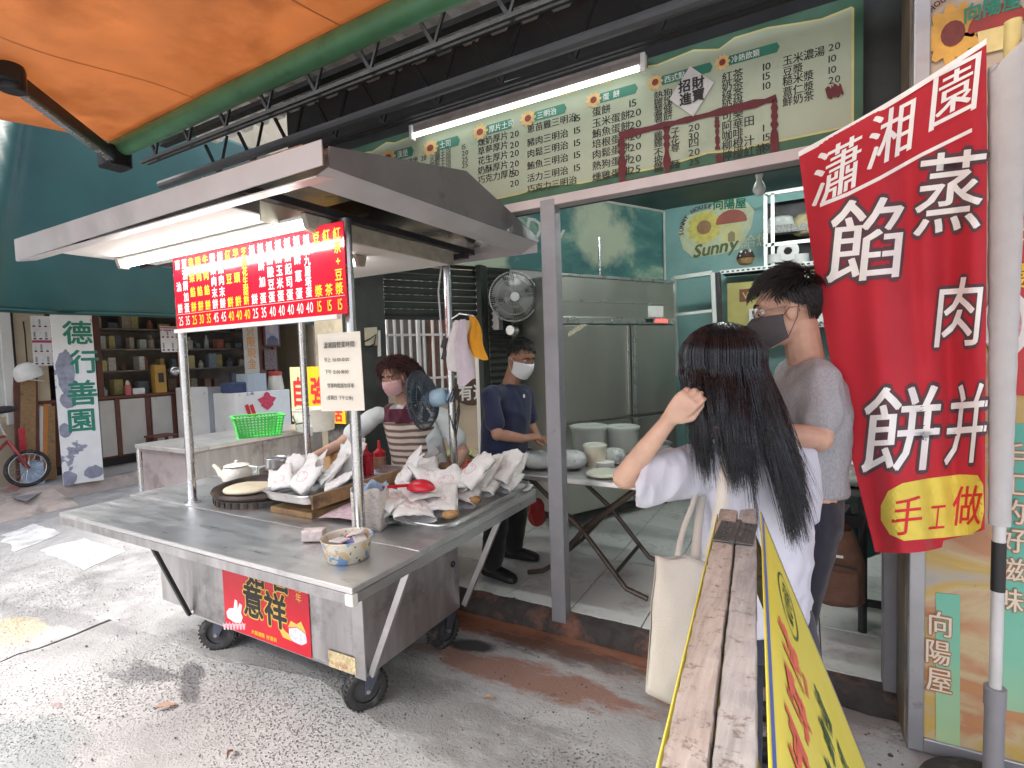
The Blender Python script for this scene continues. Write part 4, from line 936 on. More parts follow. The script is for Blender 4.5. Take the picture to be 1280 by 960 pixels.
MB().lathe([(0, .03), (.07, .03), (.07, .10), (.076, .104), (.073, .106), (.067, .10), (.067, .036), (0, .036)], 28, c=sc_).build('pot', steel, sp, smooth='auto')
MB().tube([sc_+V((.07, -.01, .09)), sc_+V((.15, -.04, .10))], .008, 8).build('handle', steel_old, sp)
MB().lathe([(0, 0), (.11, 0), (.11, .03), (0, .03)], 24, c=sc_).build('trivet', castiron, sp, smooth='auto')
# trays
def tray(name, lab, c, sx, sy, h, m, mrim=None):
    t = thing(name, lab, 'tray', c); c = V(c)
    def f(u, v):
        a = u*2*math.pi; e = 10; ca, sa = math.cos(a), math.sin(a); k = (abs(ca)**e+abs(sa)**e)**(-1/e)
        s, z = [(0, .004), (.93, .004), (.96, .008), (1.0, h), (1.03, h+.002), (1.035, h-.004), (1.0, h-.006), (.94, 0), (0, 0)][round(v*8)]
        return c + V((ca*k*sx/2*s, sa*k*sy/2*s, z))
    MB().grid(f, 64, 9, closeu=True).build('dish', m, t, smooth='auto'); return t
aluh = mat('aluminium_tray', (.62, .61, .60), .38, .85, .1, 9, .08, 40, dirt=(.40, .36, .32), ds=9, dt=.6)
tray('baking_tray', 'wide aluminium tray heaped with filled paper bags at the cart right edge', (-1.60, 2.27, ZT), .40, .86, .035, aluh)
tray('baking_tray', 'raised steel tray of folded white paper bags beside the griddle', (-2.30, 2.06, ZT+.075), .36, .72, .05, aluh)
wood = mat('worn_wood', (.34, .21, .10), .7, 0, .25, 5, .25, 40, stretch=(1, 8, 8), dirt=(.13, .08, .05), ds=6, dt=.58)
mb = MB(); mb.bb((-2.46, 1.74, ZT), (-2.14, 2.38, ZT+.03)); tag(mb.build('wooden_board', wood, bevel=.004), 'brown wooden board under the raised steel tray', 'board')
mb = MB(); mb.bb((-2.117, 1.72, ZT+.055), (-2.105, 2.42, ZT+.125)); tag(mb.build('wooden_strip', wood, bevel=.003), 'stained wooden slat along the right side of the raised tray', 'slat')
mb = MB(); mb.grid(lambda u, v: V((-2.10+u*.34-.05*v, 1.74+v*.45+.05*u, ZT+.012+.012*math.sin(u*4+v*3))), 8, 8); tag(mb.build('leaflet', mat('pink_leaflet', (.72, .55, .62), .6, 0, .35, 30), solid=.001), 'pink and white printed leaflet beside the newspaper box', 'leaflet')
# paper bags
bagm, nt, b = base('printed_bag_paper'); co = nt.coord()
n1 = nt.noise(co, 34, 5, .7); sp_ = nt.new('ShaderNodeSeparateXYZ'); nt.link(co, sp_.inputs[0])
ux = nt.math('DIVIDE', sp_.outputs[0], .042); uy = nt.math('DIVIDE', nt.math('SUBTRACT', sp_.outputs[1], .085), .034)
dist = nt.math('SQRT', nt.math('ADD', nt.math('MULTIPLY', ux, ux), nt.math('MULTIPLY', uy, uy)))
ring = nt.math('MULTIPLY', nt.ramp(dist, [(.86, 0.0), (.9, 1.0), (1.0, 1.0), (1.04, 0.0)]), .55)
prt = nt.math('MULTIPLY', nt.math('MULTIPLY', nt.ramp(dist, [(.78, 1.0), (.84, 0.0)]), nt.ramp(n1, [(.53, 0.0), (.58, 1.0)])), .6)
cpap = nt.mix(nt.math('MAXIMUM', ring, prt), nt.ramp(nt.noise(co, 9, 4), [(.3, (.80, .79, .77)), (.7, (.88, .87, .85))]), (.62, .22, .27))
setc(nt, b, 'Base Color', cpap); b.inputs['Roughness'].default_value = .7; setc(nt, b, 'Normal', nt.bump(nt.noise(co, 26, 6, .7, .6), .5, .012))
bagmesh = []
for s in range(7):
    mb = MB(); sd_ = s*13.7; wdb = .095; L = .20; open_ = s % 2
    def side(sgn, mb=mb, sd_=sd_):
        def f(u, v):
            x = (u*2-1)*wdb*(1-.10*v); y = v*L; th = (.030*(1-v)**.7+.004+.020*open_*v*v)*math.sqrt(max(0, 1-(u*2-1)**2))*(1-.4*(v < .02))
            q = (x*11, y*11, sd_+sgn); cr = .020*(abs(mnoise.noise(V(q)*.8))-.2)*(.3+v) + .012*(abs(mnoise.noise(V(q)*1.9))-.2) + .005*mnoise.noise(V(q)*4.5)
            dv = (.016*math.sin(u*7+sd_)+.03*mnoise.noise(V((u*4, sd_, 2))))*v
            return V((x+.006*mnoise.noise(V(q)+V((7, 3, 1))), y+dv, sgn*th + cr + .004*abs(mnoise.noise(V(q)*4))))
        mb.grid(f, 19, 19)
    side(1); side(-1); o = mb.build('b', bagm, smooth='auto', solid=.0006, ang=38); bagmesh.append(o.data); bpy.data.objects.remove(o)
NB = [0]
def bag(lab, loc, rx, ry, rz, s=1.0, grp=None):
    o = bpy.data.objects.new('paper_bag', bagmesh[NB[0] % 7]); NB[0] += 1; COL.objects.link(o)
    o.location = loc; o.rotation_euler = (rx, ry, rz); o.scale = (s, s, s); tag(o, lab, 'paper bag', grp)
    q = o.modifiers.new('solid', 'SOLIDIFY'); q.thickness = .0007; return o
gR, gL = 'filled bags heaped on the right tray', 'folded bags on the raised left tray'
lay = [ # pixel of the bag's foot, height above the table, lean, turn, size, words
 (498, 652, .02, .25, 1.9, 1.0, 'open bag lying at the near left corner of the right tray'), (520, 655, .03, .2, 1.5, 1.05, 'open bag lying flat at the near end of the right tray'),
 (545, 648, .02, .35, 1.1, 1.05, 'bag with its mouth toward the street at the tray corner'), (572, 634, .02, .3, .9, 1.0, 'bag lying on the near right edge of the right tray'),
 (598, 622, .03, .35, .7, .95, 'bag lying halfway along the right edge of the right tray'), (622, 615, .03, .3, .6, .9, 'bag lying at the far right edge of the right tray'),
 (505, 640, .06, .35, 2.2, 1.0, 'bag leaning left on the near part of the heap'), (535, 632, .07, .3, 1.7, 1.0, 'bag lying across the middle of the heap below the red scoop'),
 (562, 622, .07, .4, 1.3, 1.0, 'bag in the middle of the heap facing the street'), (590, 612, .06, .62, .35, 1.1, 'upright bag with a round red print in the heap centre'),
 (578, 612, .09, .7, .1, 1.05, 'upright bag with its corner raised behind the heap centre'), (618, 606, .07, .72, .25, 1.1, 'tall bag standing at the heap right with red print'),
 (632, 604, .05, .6, .5, 1.0, 'bag standing at the rightmost end of the heap'), (548, 612, .08, .5, 1.9, .95, 'bag lying behind the red scoop on the heap'),
 (500, 612, .05, 1.0, -.2, 1.15, 'tall bag standing behind the sauce bottles on the right'), (525, 606, .05, .5, 1.2, 1.0, 'bag lying beside the paper sleeve stand')]
for x, y, h, lean, tz, s, lab in lay:
    p = pz(x, y, ZT+h); bag('white paper ' + lab, (p.x, p.y, ZT+h+.02), lean, rnd.uniform(-.2, .2), tz-.6, s, gR)
for x, y, h, lean, tz, s, lab in ((350, 614, .10, .8, .9, .75, 'twisted bag standing at the near left corner of the raised tray'), (362, 604, .10, 1.2, .4, .8, 'bag with upright twisted mouth behind the corner one on the raised tray'), (410, 611, .10, .5, -.6, .9, 'bag lying at the near right edge of the raised tray'), (368, 614, .10, .8, .1, .95, 'bag with pointed corner at the near end of the raised tray'), (384, 606, .11, .9, .4, .95, 'puffed bag in the middle of the raised tray'), (400, 606, .11, .75, -.3, 1.05, 'bag with a red print on the raised tray'), (420, 600, .10, 1.0, .0, 1.15, 'tall bag behind the front pole on the raised tray'), (435, 598, .09, 1.1, .3, 1.15, 'tallest bag at the far end of the raised tray')):
    p = pz(x, y, ZT+h); bag('folded white paper ' + lab, (p.x, p.y, ZT+h), lean, rnd.uniform(-.3, .3), tz-.3, s, gL)
bread = mat('baked_bread', (.42, .24, .10), .75, 0, .45, 30, .5, 60)
for x, y, h, lab in ((563, 646, .03, 'near right corner bag'), (520, 622, .10, 'bag under the red scoop'), (552, 613, .09, 'bag behind the red scoop'), (592, 628, .035, 'right edge bag')):
    p = pz(x, y, ZT+h); flat('flatbread', 'golden baked flatbread showing from the ' + lab, (p.x, p.y, ZT+h), .042, bread, .030)
# sauce bottles
def bottle(lab, c, m, mc, sc=1.0):
    t = thing('sauce_bottle', lab, 'bottle', c, 'squeeze bottles on the cart'); c = V(c)
    MB().lathe([(0, 0), (.033*sc, 0), (.036*sc, .006), (.036*sc, .13*sc), (.034*sc, .14*sc), (.036*sc, .15*sc), (.028*sc, .165*sc), (0, .167*sc)], 24, c=c).build('bottle', m, t, smooth='auto')
    MB().lathe([(.034*sc, .155*sc), (.034*sc, .18*sc), (.02*sc, .19*sc), (.011*sc, .20*sc), (.006*sc, .245*sc), (0, .247*sc)], 20, c=c).build('nozzle_cap', mc, t, smooth='auto')
bottle('red squeeze sauce bottle in front beside the cart pole', (pz(460, 609, ZT).x, pz(460, 609, ZT).y, ZT), redpl, redpl, 1.12)
bottle('brown squeeze sauce bottle with red cap behind the red one', (pz(476, 604, ZT).x, pz(476, 604, ZT).y, ZT), mat('brown_bottle', (.42, .22, .15), .4), redpl, 1.12)
# red scoop
p = pz(526, 606, ZT+.17); rs = thing('scoop', 'red plastic scoop lying upside down on the heap of bags', 'scoop', p)
def scoopf(u, v):
    a = u*2*math.pi; t = v*math.pi/2
    return p + V((.075*math.sin(t)*math.cos(a), .055*math.sin(t)*math.sin(a), .045*math.cos(t)-.02))
MB().grid(scoopf, 24, 8, closeu=True).build('bowl', redpl, rs, smooth=True, solid=.003)
MB().bar(p+V((-.06, -.01, -.005)), pz(478, 609, ZT+.185), .026, .012).build('handle', redpl, rs, bevel=.003)
# newspaper box with blue tissues
nbx = V((-1.765, 1.765, ZT)); nw = thing('tissue_box', 'open box wrapped in newspaper holding pale blue tissue sheets', 'tissue box', nbx)
newsm, nt, b = base('newspaper'); co = nt.coord(); nn = nt.noise(nt.mapping(co, (60, 60, 300)), 1.0, 3, .6); big_ = nt.noise(co, 9, 4)
setc(nt, b, 'Base Color', nt.mix(nt.math('MULTIPLY', nt.ramp(nn, [(.5, 0.0), (.6, 1.0)]), nt.ramp(big_, [(.42, 0.0), (.5, .55)])), (.74, .71, .66), (.25, .22, .21))); b.inputs['Roughness'].default_value = .75
setc(nt, b, 'Normal', nt.bump(nt.noise(co, 22, 5), .3, .01))
Mr = rotz(.35); hw, hd, hh = .068, .055, .19
for a_, b2 in (((-hw, -hd), (hw, -hd)), ((hw, -hd), (hw, hd)), ((hw, hd), (-hw, hd)), ((-hw, hd), (-hw, -hd))):
    A_, B_ = nbx+Mr @ V((*a_, 0)), nbx+Mr @ V((*b2, 0)); nrm_ = (B_-A_).cross(V((0, 0, 1))).normalized()
    MB().grid(lambda u, v: A_.lerp(B_, u)+V((0, 0, v*(hh+.012*math.sin(u*5+a_[0]*40)*(v > .9))))+nrm_*(.006*math.sin(u*3.14)*math.sin(v*3.1)+.003*smoothnoise((u*5, v*7, a_[0]*30))), 10, 12).build('side', newsm, nw, smooth=True, solid=.002)
MB().box(nbx+V((0, 0, .004)), (hw*2-.005, hd*2-.005, .006), Mr).build('bottom', newsm, nw)
tis = mat('blue_tissue', (.42, .56, .74), .8, 0, .1, 12, .2, 40, translucent=.2)
for i in range(4):
    c = nbx + Mr @ V((-.03+.02*i, -.02+.012*i, 0)); MB().grid(lambda u, v: c + Mr @ V(((u-.5)*.085, .012*math.sin(u*6+i)+(v-.5)*.01, .10+v*(.115+.012*math.sin(u*7+i*2)))), 12, 8).build('tissue', tis, nw, smooth=True, solid=.0008)
# patterned paper bowl with tongs' packets
bc = pz(435, 697, ZT); bc.z = ZT; bw_ = thing('paper_bowl', 'patterned paper bowl holding small packets near the cart corner', 'bowl', bc)
bpm, nt, b = base('patterned_bowl'); co = nt.coord(); vo = nt.new('ShaderNodeTexVoronoi'); vo.inputs['Scale'].default_value = 24; nt.link(co, vo.inputs['Vector'])
cb = nt.mix(nt.ramp(nt.noise(co, 15, 4), [(.50, 0.0), (.54, 1.0)]), (.74, .69, .58), (.66, .50, .30)); cb = nt.mix(nt.ramp(nt.noise(nt.mapping(co, loc=(3, 2, 5)), 20, 3), [(.58, 0.0), (.61, 1.0)]), cb, (.20, .36, .62)); cb = nt.mix(nt.ramp(nt.noise(nt.mapping(co, loc=(8, 2, 1)), 38, 3), [(.66, 0.0), (.68, 1.0)]), cb, (.05, .05, .06))
setc(nt, b, 'Base Color', cb); b.inputs['Roughness'].default_value = .45
MB().lathe([(0, .004), (.078, .004), (.08, 0), (.083, .003), (.098, .082), (.102, .085), (.101, .089), (.095, .084), (.079, .008), (0, .008)], 40, c=bc).build('bowl', bpm, bw_, smooth='auto')
for i, (dx, dy, m_) in enumerate(((-.03, .02, mat('packet_red', (.42, .10, .07), .4, 0, .2, 30)), (.02, -.01, mat('packet_blue', (.12, .14, .42), .4)), (.04, .03, paper), (-.01, -.03, paper), (0, .05, paper))):
    tag(MB().box(bc+V((dx, dy, .055+.008*i)), (.05, .07, .006), Matrix.Rotation(.5*i, 3, 'Z') @ Matrix.Rotation(.5-.2*i, 3, 'X')).build('sauce_packet', m_, bevel=.002), ['dark red packet in the paper bowl', 'blue packet in the paper bowl', 'white packet at the right in the paper bowl', 'white packet at the front in the paper bowl', 'white packet at the back in the paper bowl'][i], 'packet')
pk = pz(393, 676, ZT); tag(MB().box(pk+V((0, 0, .028)), (.095, .05, .05), rotz(.5)).build('napkin_packet', mat('pale_packet', (.72, .62, .60), .5, 0, .3, 35), bevel=.006), 'small pale packet lying left of the paper bowl', 'packet')
# paper sleeve stand at the back right of the cart
ws = V((-2.02, 2.60, ZT)); sl_ = thing('sleeve_stand', 'wooden stand holding a tilted stack of white paper sleeves', 'stand', ws)
MB().box(ws+V((.06, 0, .06)), (.10, .12, .12), rotz(.2)).build('block', wood, sl_, bevel=.005)
Mq = rotz(.35) @ Matrix.Rotation(R(-38), 3, 'Y')
for i in range(7): MB().box(ws+V((-.02, -.01, .155))+Mq @ V((0, 0, .006*i)), (.16, .11, .004), Mq @ rotz(.05*rnd.uniform(-1, 1))).build('sleeve', paper, sl_)
cdb = pz(352, 585, ZT+.05); tag(MB().box((-2.9, 2.55, ZT+.07), (.34, .03, .14), Matrix.Rotation(-.3, 3, 'X')).build('cardboard_sheet', mat('cardboard', (.45, .27, .12), .8, 0, .12, 8, .1, 60)), 'brown cardboard sheet leaning behind the raised tray', 'cardboard')
tag(MB().grid(lambda u, v: V((-1.50+u*.13-.03*v, 2.55+v*.13+.04*u, ZT+.012+.014*math.sin(u*3)*v)), 7, 7).build('paper_sheet', paper, solid=.001), 'white paper sheet at the far right corner of the cart', 'paper')
# towels on the rear pole
def towel(lab, c, wd, ln, m, tw, sd_):
    c = V(c); mb = MB()
    def f(u, v):
        a = u*2*math.pi; r_ = wd*(.35+.65*min(1, v*2.2))*(1+.16*math.sin(a*3+sd_)+.1*math.sin(a*5+v*6+sd_))
        return c + V((math.cos(a)*r_+tw*v*.4+.012*math.sin(v*6+sd_), math.sin(a)*r_*.4, -v*ln*(1+.10*math.cos(a+sd_)) ))
    mb.grid(f, 32, 16, closeu=True); tag(mb.build('towel', m, smooth=True), lab, 'towel', 'towels hung on the rear cart pole')
tw1 = mat('white_towel', (.74, .72, .74), .95, 0, .06, 12, .5, 90, sheen=.3); tw2 = mat('lilac_towel', (.62, .55, .62), .95, 0, .12, 12, .5, 90, sheen=.3); tw3 = mat('orange_towel', (.80, .36, .02), .9, 0, .1, 12, .5, 90, sheen=.3)
tc = py(575, 396, 2.60)
towel('white towel hanging left of the rear cart pole', tc+V((-.03, -.02, -.03)), .05, .27, tw1, -.05, 1.0)
towel('long pale lilac towel hanging at the rear cart pole', tc+V((.03, -.03, -.02)), .05, .36, tw2, .02, 2.2)
towel('orange towel hanging right of the rear cart pole', tc+V((.07, .01, .0)), .05, .24, tw3, .12, .4)
tag(MB().tube([tc+V((-.09, .0, -.02)), tc+V((.0, 0, .02)), tc+V((.10, .0, .0))], .006, 8).build('hook_rail', pole_m), 'small metal hook rail holding the towels', 'rail')
# clip fan
fc = py(517, 503, 2.52); mh = py(549, 497, 2.56)
fd = V((-.86, -.18, -.12)).normalized(); fan = thing('clip_fan', 'pale blue clip fan with dark cage clamped to the rear cart pole', 'fan', mh)
fx = fd.cross(V((0, 0, 1))).normalized(); fy = fx.cross(fd); FM = basis(fx, fy, fd)
hub = mh + fd*.02
bluep = mat('pale_blue_plastic', (.36, .52, .66), .35, 0, .06, 8); cagem = mat('dark_cage', (.07, .095, .12), .4, .2, .2, 10)
MB().lathe([(0, -.07), (.045, -.066), (.055, -.05), (.055, .0), (.048, .05), (.04, .075), (0, .078)], 28, M=FM, c=hub).build('motor_housing', bluep, fan, smooth='auto')
cg = hub + fd*.10; rc = .185
mb = MB()
for i in range(60):
    a = 2*math.pi*i/60; pr0 = [(.045, -.075), (.09, -.07), (.145, -.045), (rc, .0), (.15, .03), (.08, .045), (.03, .05)]
    mb.tube([cg+FM @ V((r_*math.cos(a), r_*math.sin(a), z_)) for r_, z_ in pr0], .0022, 4, cap=False)
cgo = mb.build('cage_wires', cagem, fan); cgo['kind'] = 'stuff'
for r_, z_ in ((.045, -.075), (.08, -.072), (.115, -.06), (.145, -.045), (.17, -.02), (rc, 0), (.12, .038), (.03, .05)):
    MB().tube([cg+FM @ V((r_*math.cos(t), r_*math.sin(t), z_)) for t in [i*math.pi/20 for i in range(40)]], .0045 if r_ == rc else .0022, 6, closed=True).build('cage_ring', cagem, fan, smooth=True)
blade = mat('smoked_blade', (.06, .10, .13), .3, 0, .1, 5)
for i in range(3):
    a0 = i*2.094
    MB().grid(lambda u, v: cg+FM @ V(((.02+v*.115)*math.cos(a0+u*1.3), (.02+v*.115)*math.sin(a0+u*1.3), -.015+u*.022)), 8, 6).build('blade', blade, fan, smooth=True, solid=.002)
MB().bar(hub-fd*.07+V((0, 0, -.0)), V((-1.885, 2.60, hub.z-.01)), .045, .05).build('clamp', bluep, fan, bevel=.006)
cp_ = V((-1.87, 2.56, hub.z)); mb = MB()
for i in range(3): mb = MB(); mb.tube([cp_+V((.02*i, -.02, -.02)), cp_+V((.05+.02*i, -.03, .06)), cp_+V((.09, -.03, -.02-.03*i)), cp_+V((.04+.01*i, -.03, -.18-.02*i)), cp_+V((.01, -.02, -.10))], .004, 6); mb.build('cable', blackpl, fan)
for zz_ in (1.60, 1.67): MB().bar((-1.885, 2.57, zz_), (-1.905, 2.565, zz_-.06), .03, .03).build('clip', blackpl, fan)
mb = MB(); mb.tube([(-1.905, 2.585, 2.14), (-1.93, 2.57, 1.95), (-1.92, 2.57, 1.75), (-1.915, 2.57, 1.62)], .006, 6); mb.build('power_cord', steel_old, fan)
# ================================================================== refrigerator along the skewed wall
FO = .70                                                    # front face distance from the wall
def fr(x, y, off=0.0): return ppl(x, y, WP0+wn_*(FO+off), wn_)
def ft(p): return (p-WP0).dot(wd_)
t0, t1 = ft(fr(706, 660)), ft(fr(847, 600)); ZB, ZTOP = .22, 2.19
frg = thing('refrigerator', 'large four door stainless steel refrigerator against the shop wall', 'refrigerator', lw((t0+t1)/2, FZ, FO-.3))
fsteel = mat('fridge_steel', (.48, .49, .44), .34, .85, .10, 3, .03, 80, stretch=(1, 1, .3))
fband = mat('fridge_band', (.55, .58, .56), .3, .85, .08, 6)
def fbox(name, a, b_, z0, z1, o0, o1, m, bev=.004, par=None):
    return MB().prism([lw(a, z0, o0), lw(b_, z0, o0), lw(b_, z0, o1), lw(a, z0, o1)], (0, 0, z1-z0)).build(name, m, par or frg, bevel=bev)
fbox('carcass', t0, t1, ZB, ZTOP, .04, FO-.045, fsteel)
tm_ = ft(fr(789, 480)); zg = fr(706, 531).z; zc = fr(706, 403).z
fbox('top_panel', t0, t1, zc+.045, ZTOP-.02, FO-.045, FO-.01, fsteel)
fbox('top_rim', t0-.005, t1+.005, ZTOP-.02, ZTOP+.005, .03, FO, fband)
fbox('seam_rail', t0, t1, zc+.17, zc+.18, FO-.045, FO-.004, fband, 0)
fbox('control_strip', t0-.01, t1+.02, zc-.01, zc+.045, FO-.045, FO+.012, fband)
for a, b_ in ((t0, tm_-.012), (tm_+.012, t1)):
    for z0, z1 in ((zg+.012, zc-.02), (ZB+.03, zg-.012)):
        d_ = fbox('door', a+.006, b_-.004, z0, z1, FO-.04, FO, fsteel)
        hx = b_-.035 if a == t0 else a+.02
        h_ = fbox('handle', hx, hx+.028, z0+.01, z1-.01, FO+.001, FO+.018, fband, .004); h_.parent = d_; h_.matrix_parent_inverse = Matrix.Identity(4)
for a in (t0+.06, t1-.06):
    for o in (.12, FO-.1): MB().tube([lw(a, FZ, o), lw(a, ZB, o)], .022, 12).build('foot', dkmetal, frg)
fbox('display', *sorted((ft(fr(818, 398)), ft(fr(833, 398)))), zc+.006, zc+.036, FO+.0125, FO+.016, mat('led_red', (.5, .02, .02), .3, emit=1.5, ecol=(.9, .05, .04)), 0)
fbox('thermostat', *sorted((ft(fr(806, 398)), ft(fr(815, 398)))), zc+.006, zc+.036, FO+.0125, FO+.016, blackpl, 0)
fbox('label_plate', *sorted((ft(fr(811, 385)), ft(fr(830, 385)))), zc+.055, zc+.155, FO-.0095, FO-.007, whiteink, 0)
q = [fr(710, 422, .004), fr(710, 416, .004), fr(727, 404, .004), fr(737, 404, .004)]; MB().prism(q, wn_*.001).build('brand_strip', mat('logo_strip', (.6, .56, .42), .4, 0, .6, 60), frg)

# ================================================================== wall fan, calendar, boards on the left wall
def wfan(lab, c, fd_, rc_, parent_off):
    t = thing('wall_fan', lab, 'fan', c); fx_ = fd_.cross(V((0, 0, 1))).normalized(); fy_ = fx_.cross(fd_); M = basis(fx_, fy_, fd_)
    cage = mat('chrome_cage', (.58, .59, .57), .35, .6, .1, 10); mb = MB()
    for i in range(72):
        a = 2*math.pi*i/72; tw_ = .35
        mb.tube([c+M @ V((r_*math.cos(a+tw_*r_/rc_), r_*math.sin(a+tw_*r_/rc_), z_)) for r_, z_ in ((.05, .06), (.5*rc_, .056), (.9*rc_, .03), (rc_, 0), (.9*rc_, -.03), (.5*rc_, -.05), (.06, -.055))], .0017, 4, cap=False)
    o = mb.build('cage_wires', cage, t); o['kind'] = 'stuff'
    for r_, z_ in ((rc_, 0), (rc_*.72, .045), (rc_*.4, .058), (rc_*.72, -.042)):
        MB().tube([c+M @ V((r_*math.cos(k*math.pi/24), r_*math.sin(k*math.pi/24), z_)) for k in range(48)], .006 if r_ == rc_ else .0025, 6, closed=True).build('cage_ring', cage, t, smooth=True)
    MB().lathe([(0, .065), (.035, .064), (.042, .055), (.0, .05)], 24, M=M, c=c).build('badge', whitepl, t, smooth='auto')
    for k in range(4):
        a0 = k*math.pi/2; MB().grid(lambda u, v: c+M @ V(((.03+v*(rc_-.05))*math.cos(a0+u*1.0), (.03+v*(rc_-.05))*math.sin(a0+u*1.0), -.012+u*.03)), 7, 5).build('blade', mat('grey_blade', (.34, .36, .34), .4), t, smooth=True, solid=.002)
    MB().lathe([(0, -.06), (.06, -.065), (.065, -.12), (.05, -.17), (0, -.18)], 24, M=M, c=c).build('motor', whitepl, t, smooth='auto')
    w_ = c - wn_*(c-WP0).dot(wn_); b_ = w_ + V((0, 0, -.18)); MB().tube([c-fd_*.12, c-fd_*.14+V((0, 0, -.15)), b_+wn_*.02], .014, 10).build('arm', steel_old, t, smooth='auto')
    MB().box(b_+wn_*.012, (.08, .08, .16)).build('wall_plate', whitepl, t, bevel=.005)
fc_ = ppl(642, 371, WP0+wn_*.30, wn_); wfan('round white wall fan with wire cage beside the grey post', fc_, V((.62, -.75, -.10)).normalized(), .205, .3)
c = wl_pt(641, 413, .16); tag(MB().lathe([(0, .05), (.04, .05), (.055, .03), (.06, -.01), (.045, -.04), (0, -.05)], 20, M=Matrix.Rotation(R(90), 3, 'X'), c=c).build('metal_bowl', pole_m, smooth='auto'), 'shiny steel bowl hanging below the wall fan', 'bowl')
cal = thing('wall_calendar', 'small tear-off wall calendar beside the grey post', 'calendar', wl_pt(679, 385, .02))
q = [wl_pt(x, y, .012) for x, y in ((673, 364), (684, 363), (685, 411), (674, 411))]; MB().prism(q, wn_*.01).build('pad', mat('calendar_paper', (.55, .47, .36), .7, 0, .15, 20), cal)
put(m1 := MB(), '5', wl_pt(680, 405, .024), wd_, (0, 0, 1), .09, .02, 1, 'C'); m1.build('numeral', ink, cal)
q = [wl_pt(x, y, .03) for x, y in ((657, 451), (673, 446), (673, 520), (657, 525))]; tag(MB().prism([lw(ft(wl_pt(655, 480)), .9, .03), lw(ft(wl_pt(673, 480)), .9, .03), lw(ft(wl_pt(673, 480)), wl_pt(673, 447).z, .03), lw(ft(wl_pt(655, 480)), wl_pt(655, 447).z, .03)], wn_*.02).build('brown_board', mat('mottled_brown', (.33, .20, .17), .7, 0, .25, 20, .1, 60)), 'mottled brown board against the white wall behind the man in navy', 'board')
# switch boxes on the dark front pillar
for q, m_, lab, cat in (([(455, 410), (470, 409), (471, 432), (456, 432)], mat('cream_switch', (.55, .52, .38), .5), 'cream switch box with cables on the dark pillar', 'switch box'), ([(471, 413), (474, 413), (475, 445), (472, 446)], whitepl, 'slim white strip socket on the dark pillar', 'socket')):
    tag(MB().prism([wl_pt(x, y, .004) for x, y in q], wn_*.03).build('switch_box' if 'switch' in lab else 'strip_socket', m_, bevel=.003), lab, cat)
tag(MB().tube([wl_pt(453, 428, .04), wl_pt(462, 424, .06), wl_pt(470, 418, .05), wl_pt(468, 430, .05), wl_pt(456, 436, .04)], .006, 6).build('loose_cable', blackpl), 'black cable looped over the cream switch box', 'cable')
# round shop plaque and plants seen through the opening
pc = ppl(590, 490, WP0-wn_*.70, wn_)
pq_ = thing('wooden_plaque', 'dark wooden plaque with a white chinese character behind the towels', 'plaque', pc)
MB().prism([pc+wd_*math.cos(a)*.23*(1+.08*math.sin(3*a))+V((0, 0, math.sin(a)*.13*(1+.06*math.cos(4*a)))) for a in [k*math.pi/12 for k in range(24)]], wn_*.02).build('board', mat('dark_plaque_wood', (.09, .05, .035), .6, 0, .4, 8), pq_)
put(m1 := MB(), '有道', pc+wn_*.0225, wd_, (0, 0, 1), .17, .025, 1, 'C'); build_chars(m1, 'letter', whiteink, pq_)
leafm = mat('pale_leaf', (.16, .22, .07), .6, 0, .35, 8); stemm = mat('terracotta_red', (.30, .05, .04), .7, 0, .15, 10)
for x, y, lab in ((598, 565, 'right'), (552, 566, 'left')):
    c = ppl(x, y+12, WP0-wn_*.45, wn_); pp = thing('potted_plant', 'leafy plant in a red planter under the plaque, ' + lab + ' of the rear cart pole', 'plant', c)
    MB().box(c+V((0, 0, -.03)), (.30, .14, .14), rotz(math.atan2(wd_.y, wd_.x))).build('planter', stemm, pp, bevel=.006)
    for k in range(16):
        a, l_ = rnd.uniform(0, 6.28), rnd.uniform(.12, .24); d_ = V((math.cos(a), math.sin(a), rnd.uniform(.5, 1.6))).normalized(); s_ = c + wd_*rnd.uniform(-.1, .1)+V((0, 0, .04)); wv = d_.cross(V((0, 0, 1))).normalized()*.016
        MB().grid(lambda u, v: s_ + d_*l_*v + V((0, 0, -.10*v*v)) + wv*(u*2-1)*math.sin(math.pi*min(1, v*.9+.08)), 3, 6).build('leaf', leafm, pp, smooth=True)

# ================================================================== folding work table with pots and tubs
TZ = .80
ft_ = thing('folding_table', 'steel topped folding table with crossed dark legs inside the shop', 'table', (-1.2, 3.2, FZ))
def rtop(u, v):
    a = u*2*math.pi; e = 6; ca, sa = math.cos(a), math.sin(a); k = (abs(ca)**e+abs(sa)**e)**(-1/e)
    s, z = [(0, TZ), (.985, TZ), (1.0, TZ-.006), (1.0, TZ-.028), (.985, TZ-.034), (0, TZ-.034)][round(v*5)]
    return V((-1.19+ca*k*.57*s, 3.24+sa*k*.36*s, z))
MB().grid(rtop, 64, 6, closeu=True).build('table_top', steel_top, ft_, smooth='auto')
legm = mat('brown_tube', (.10, .075, .06), .45, .5, .3, 14)
for yy in (2.97, 3.50):
    MB().tube([(-1.56, yy, TZ-.04), (-1.20, yy, .46), (-.98, yy, .20), (-.93, yy-.01, .15), (-.80, yy-.02, .118)], .0155, 10).build('leg', legm, ft_, smooth='auto')
    MB().tube([(-.84, yy+.04, TZ-.04), (-1.20, yy+.04, .46), (-1.44, yy+.04, .18), (-1.50, yy+.03, .14), (-1.60, yy+.02, .118)], .0155, 10).build('leg', legm, ft_, smooth='auto')
MB().tube([(-1.20, 2.95, .46), (-1.20, 3.56, .46)], .018, 10).build('pivot_bar', legm, ft_, smooth='auto')
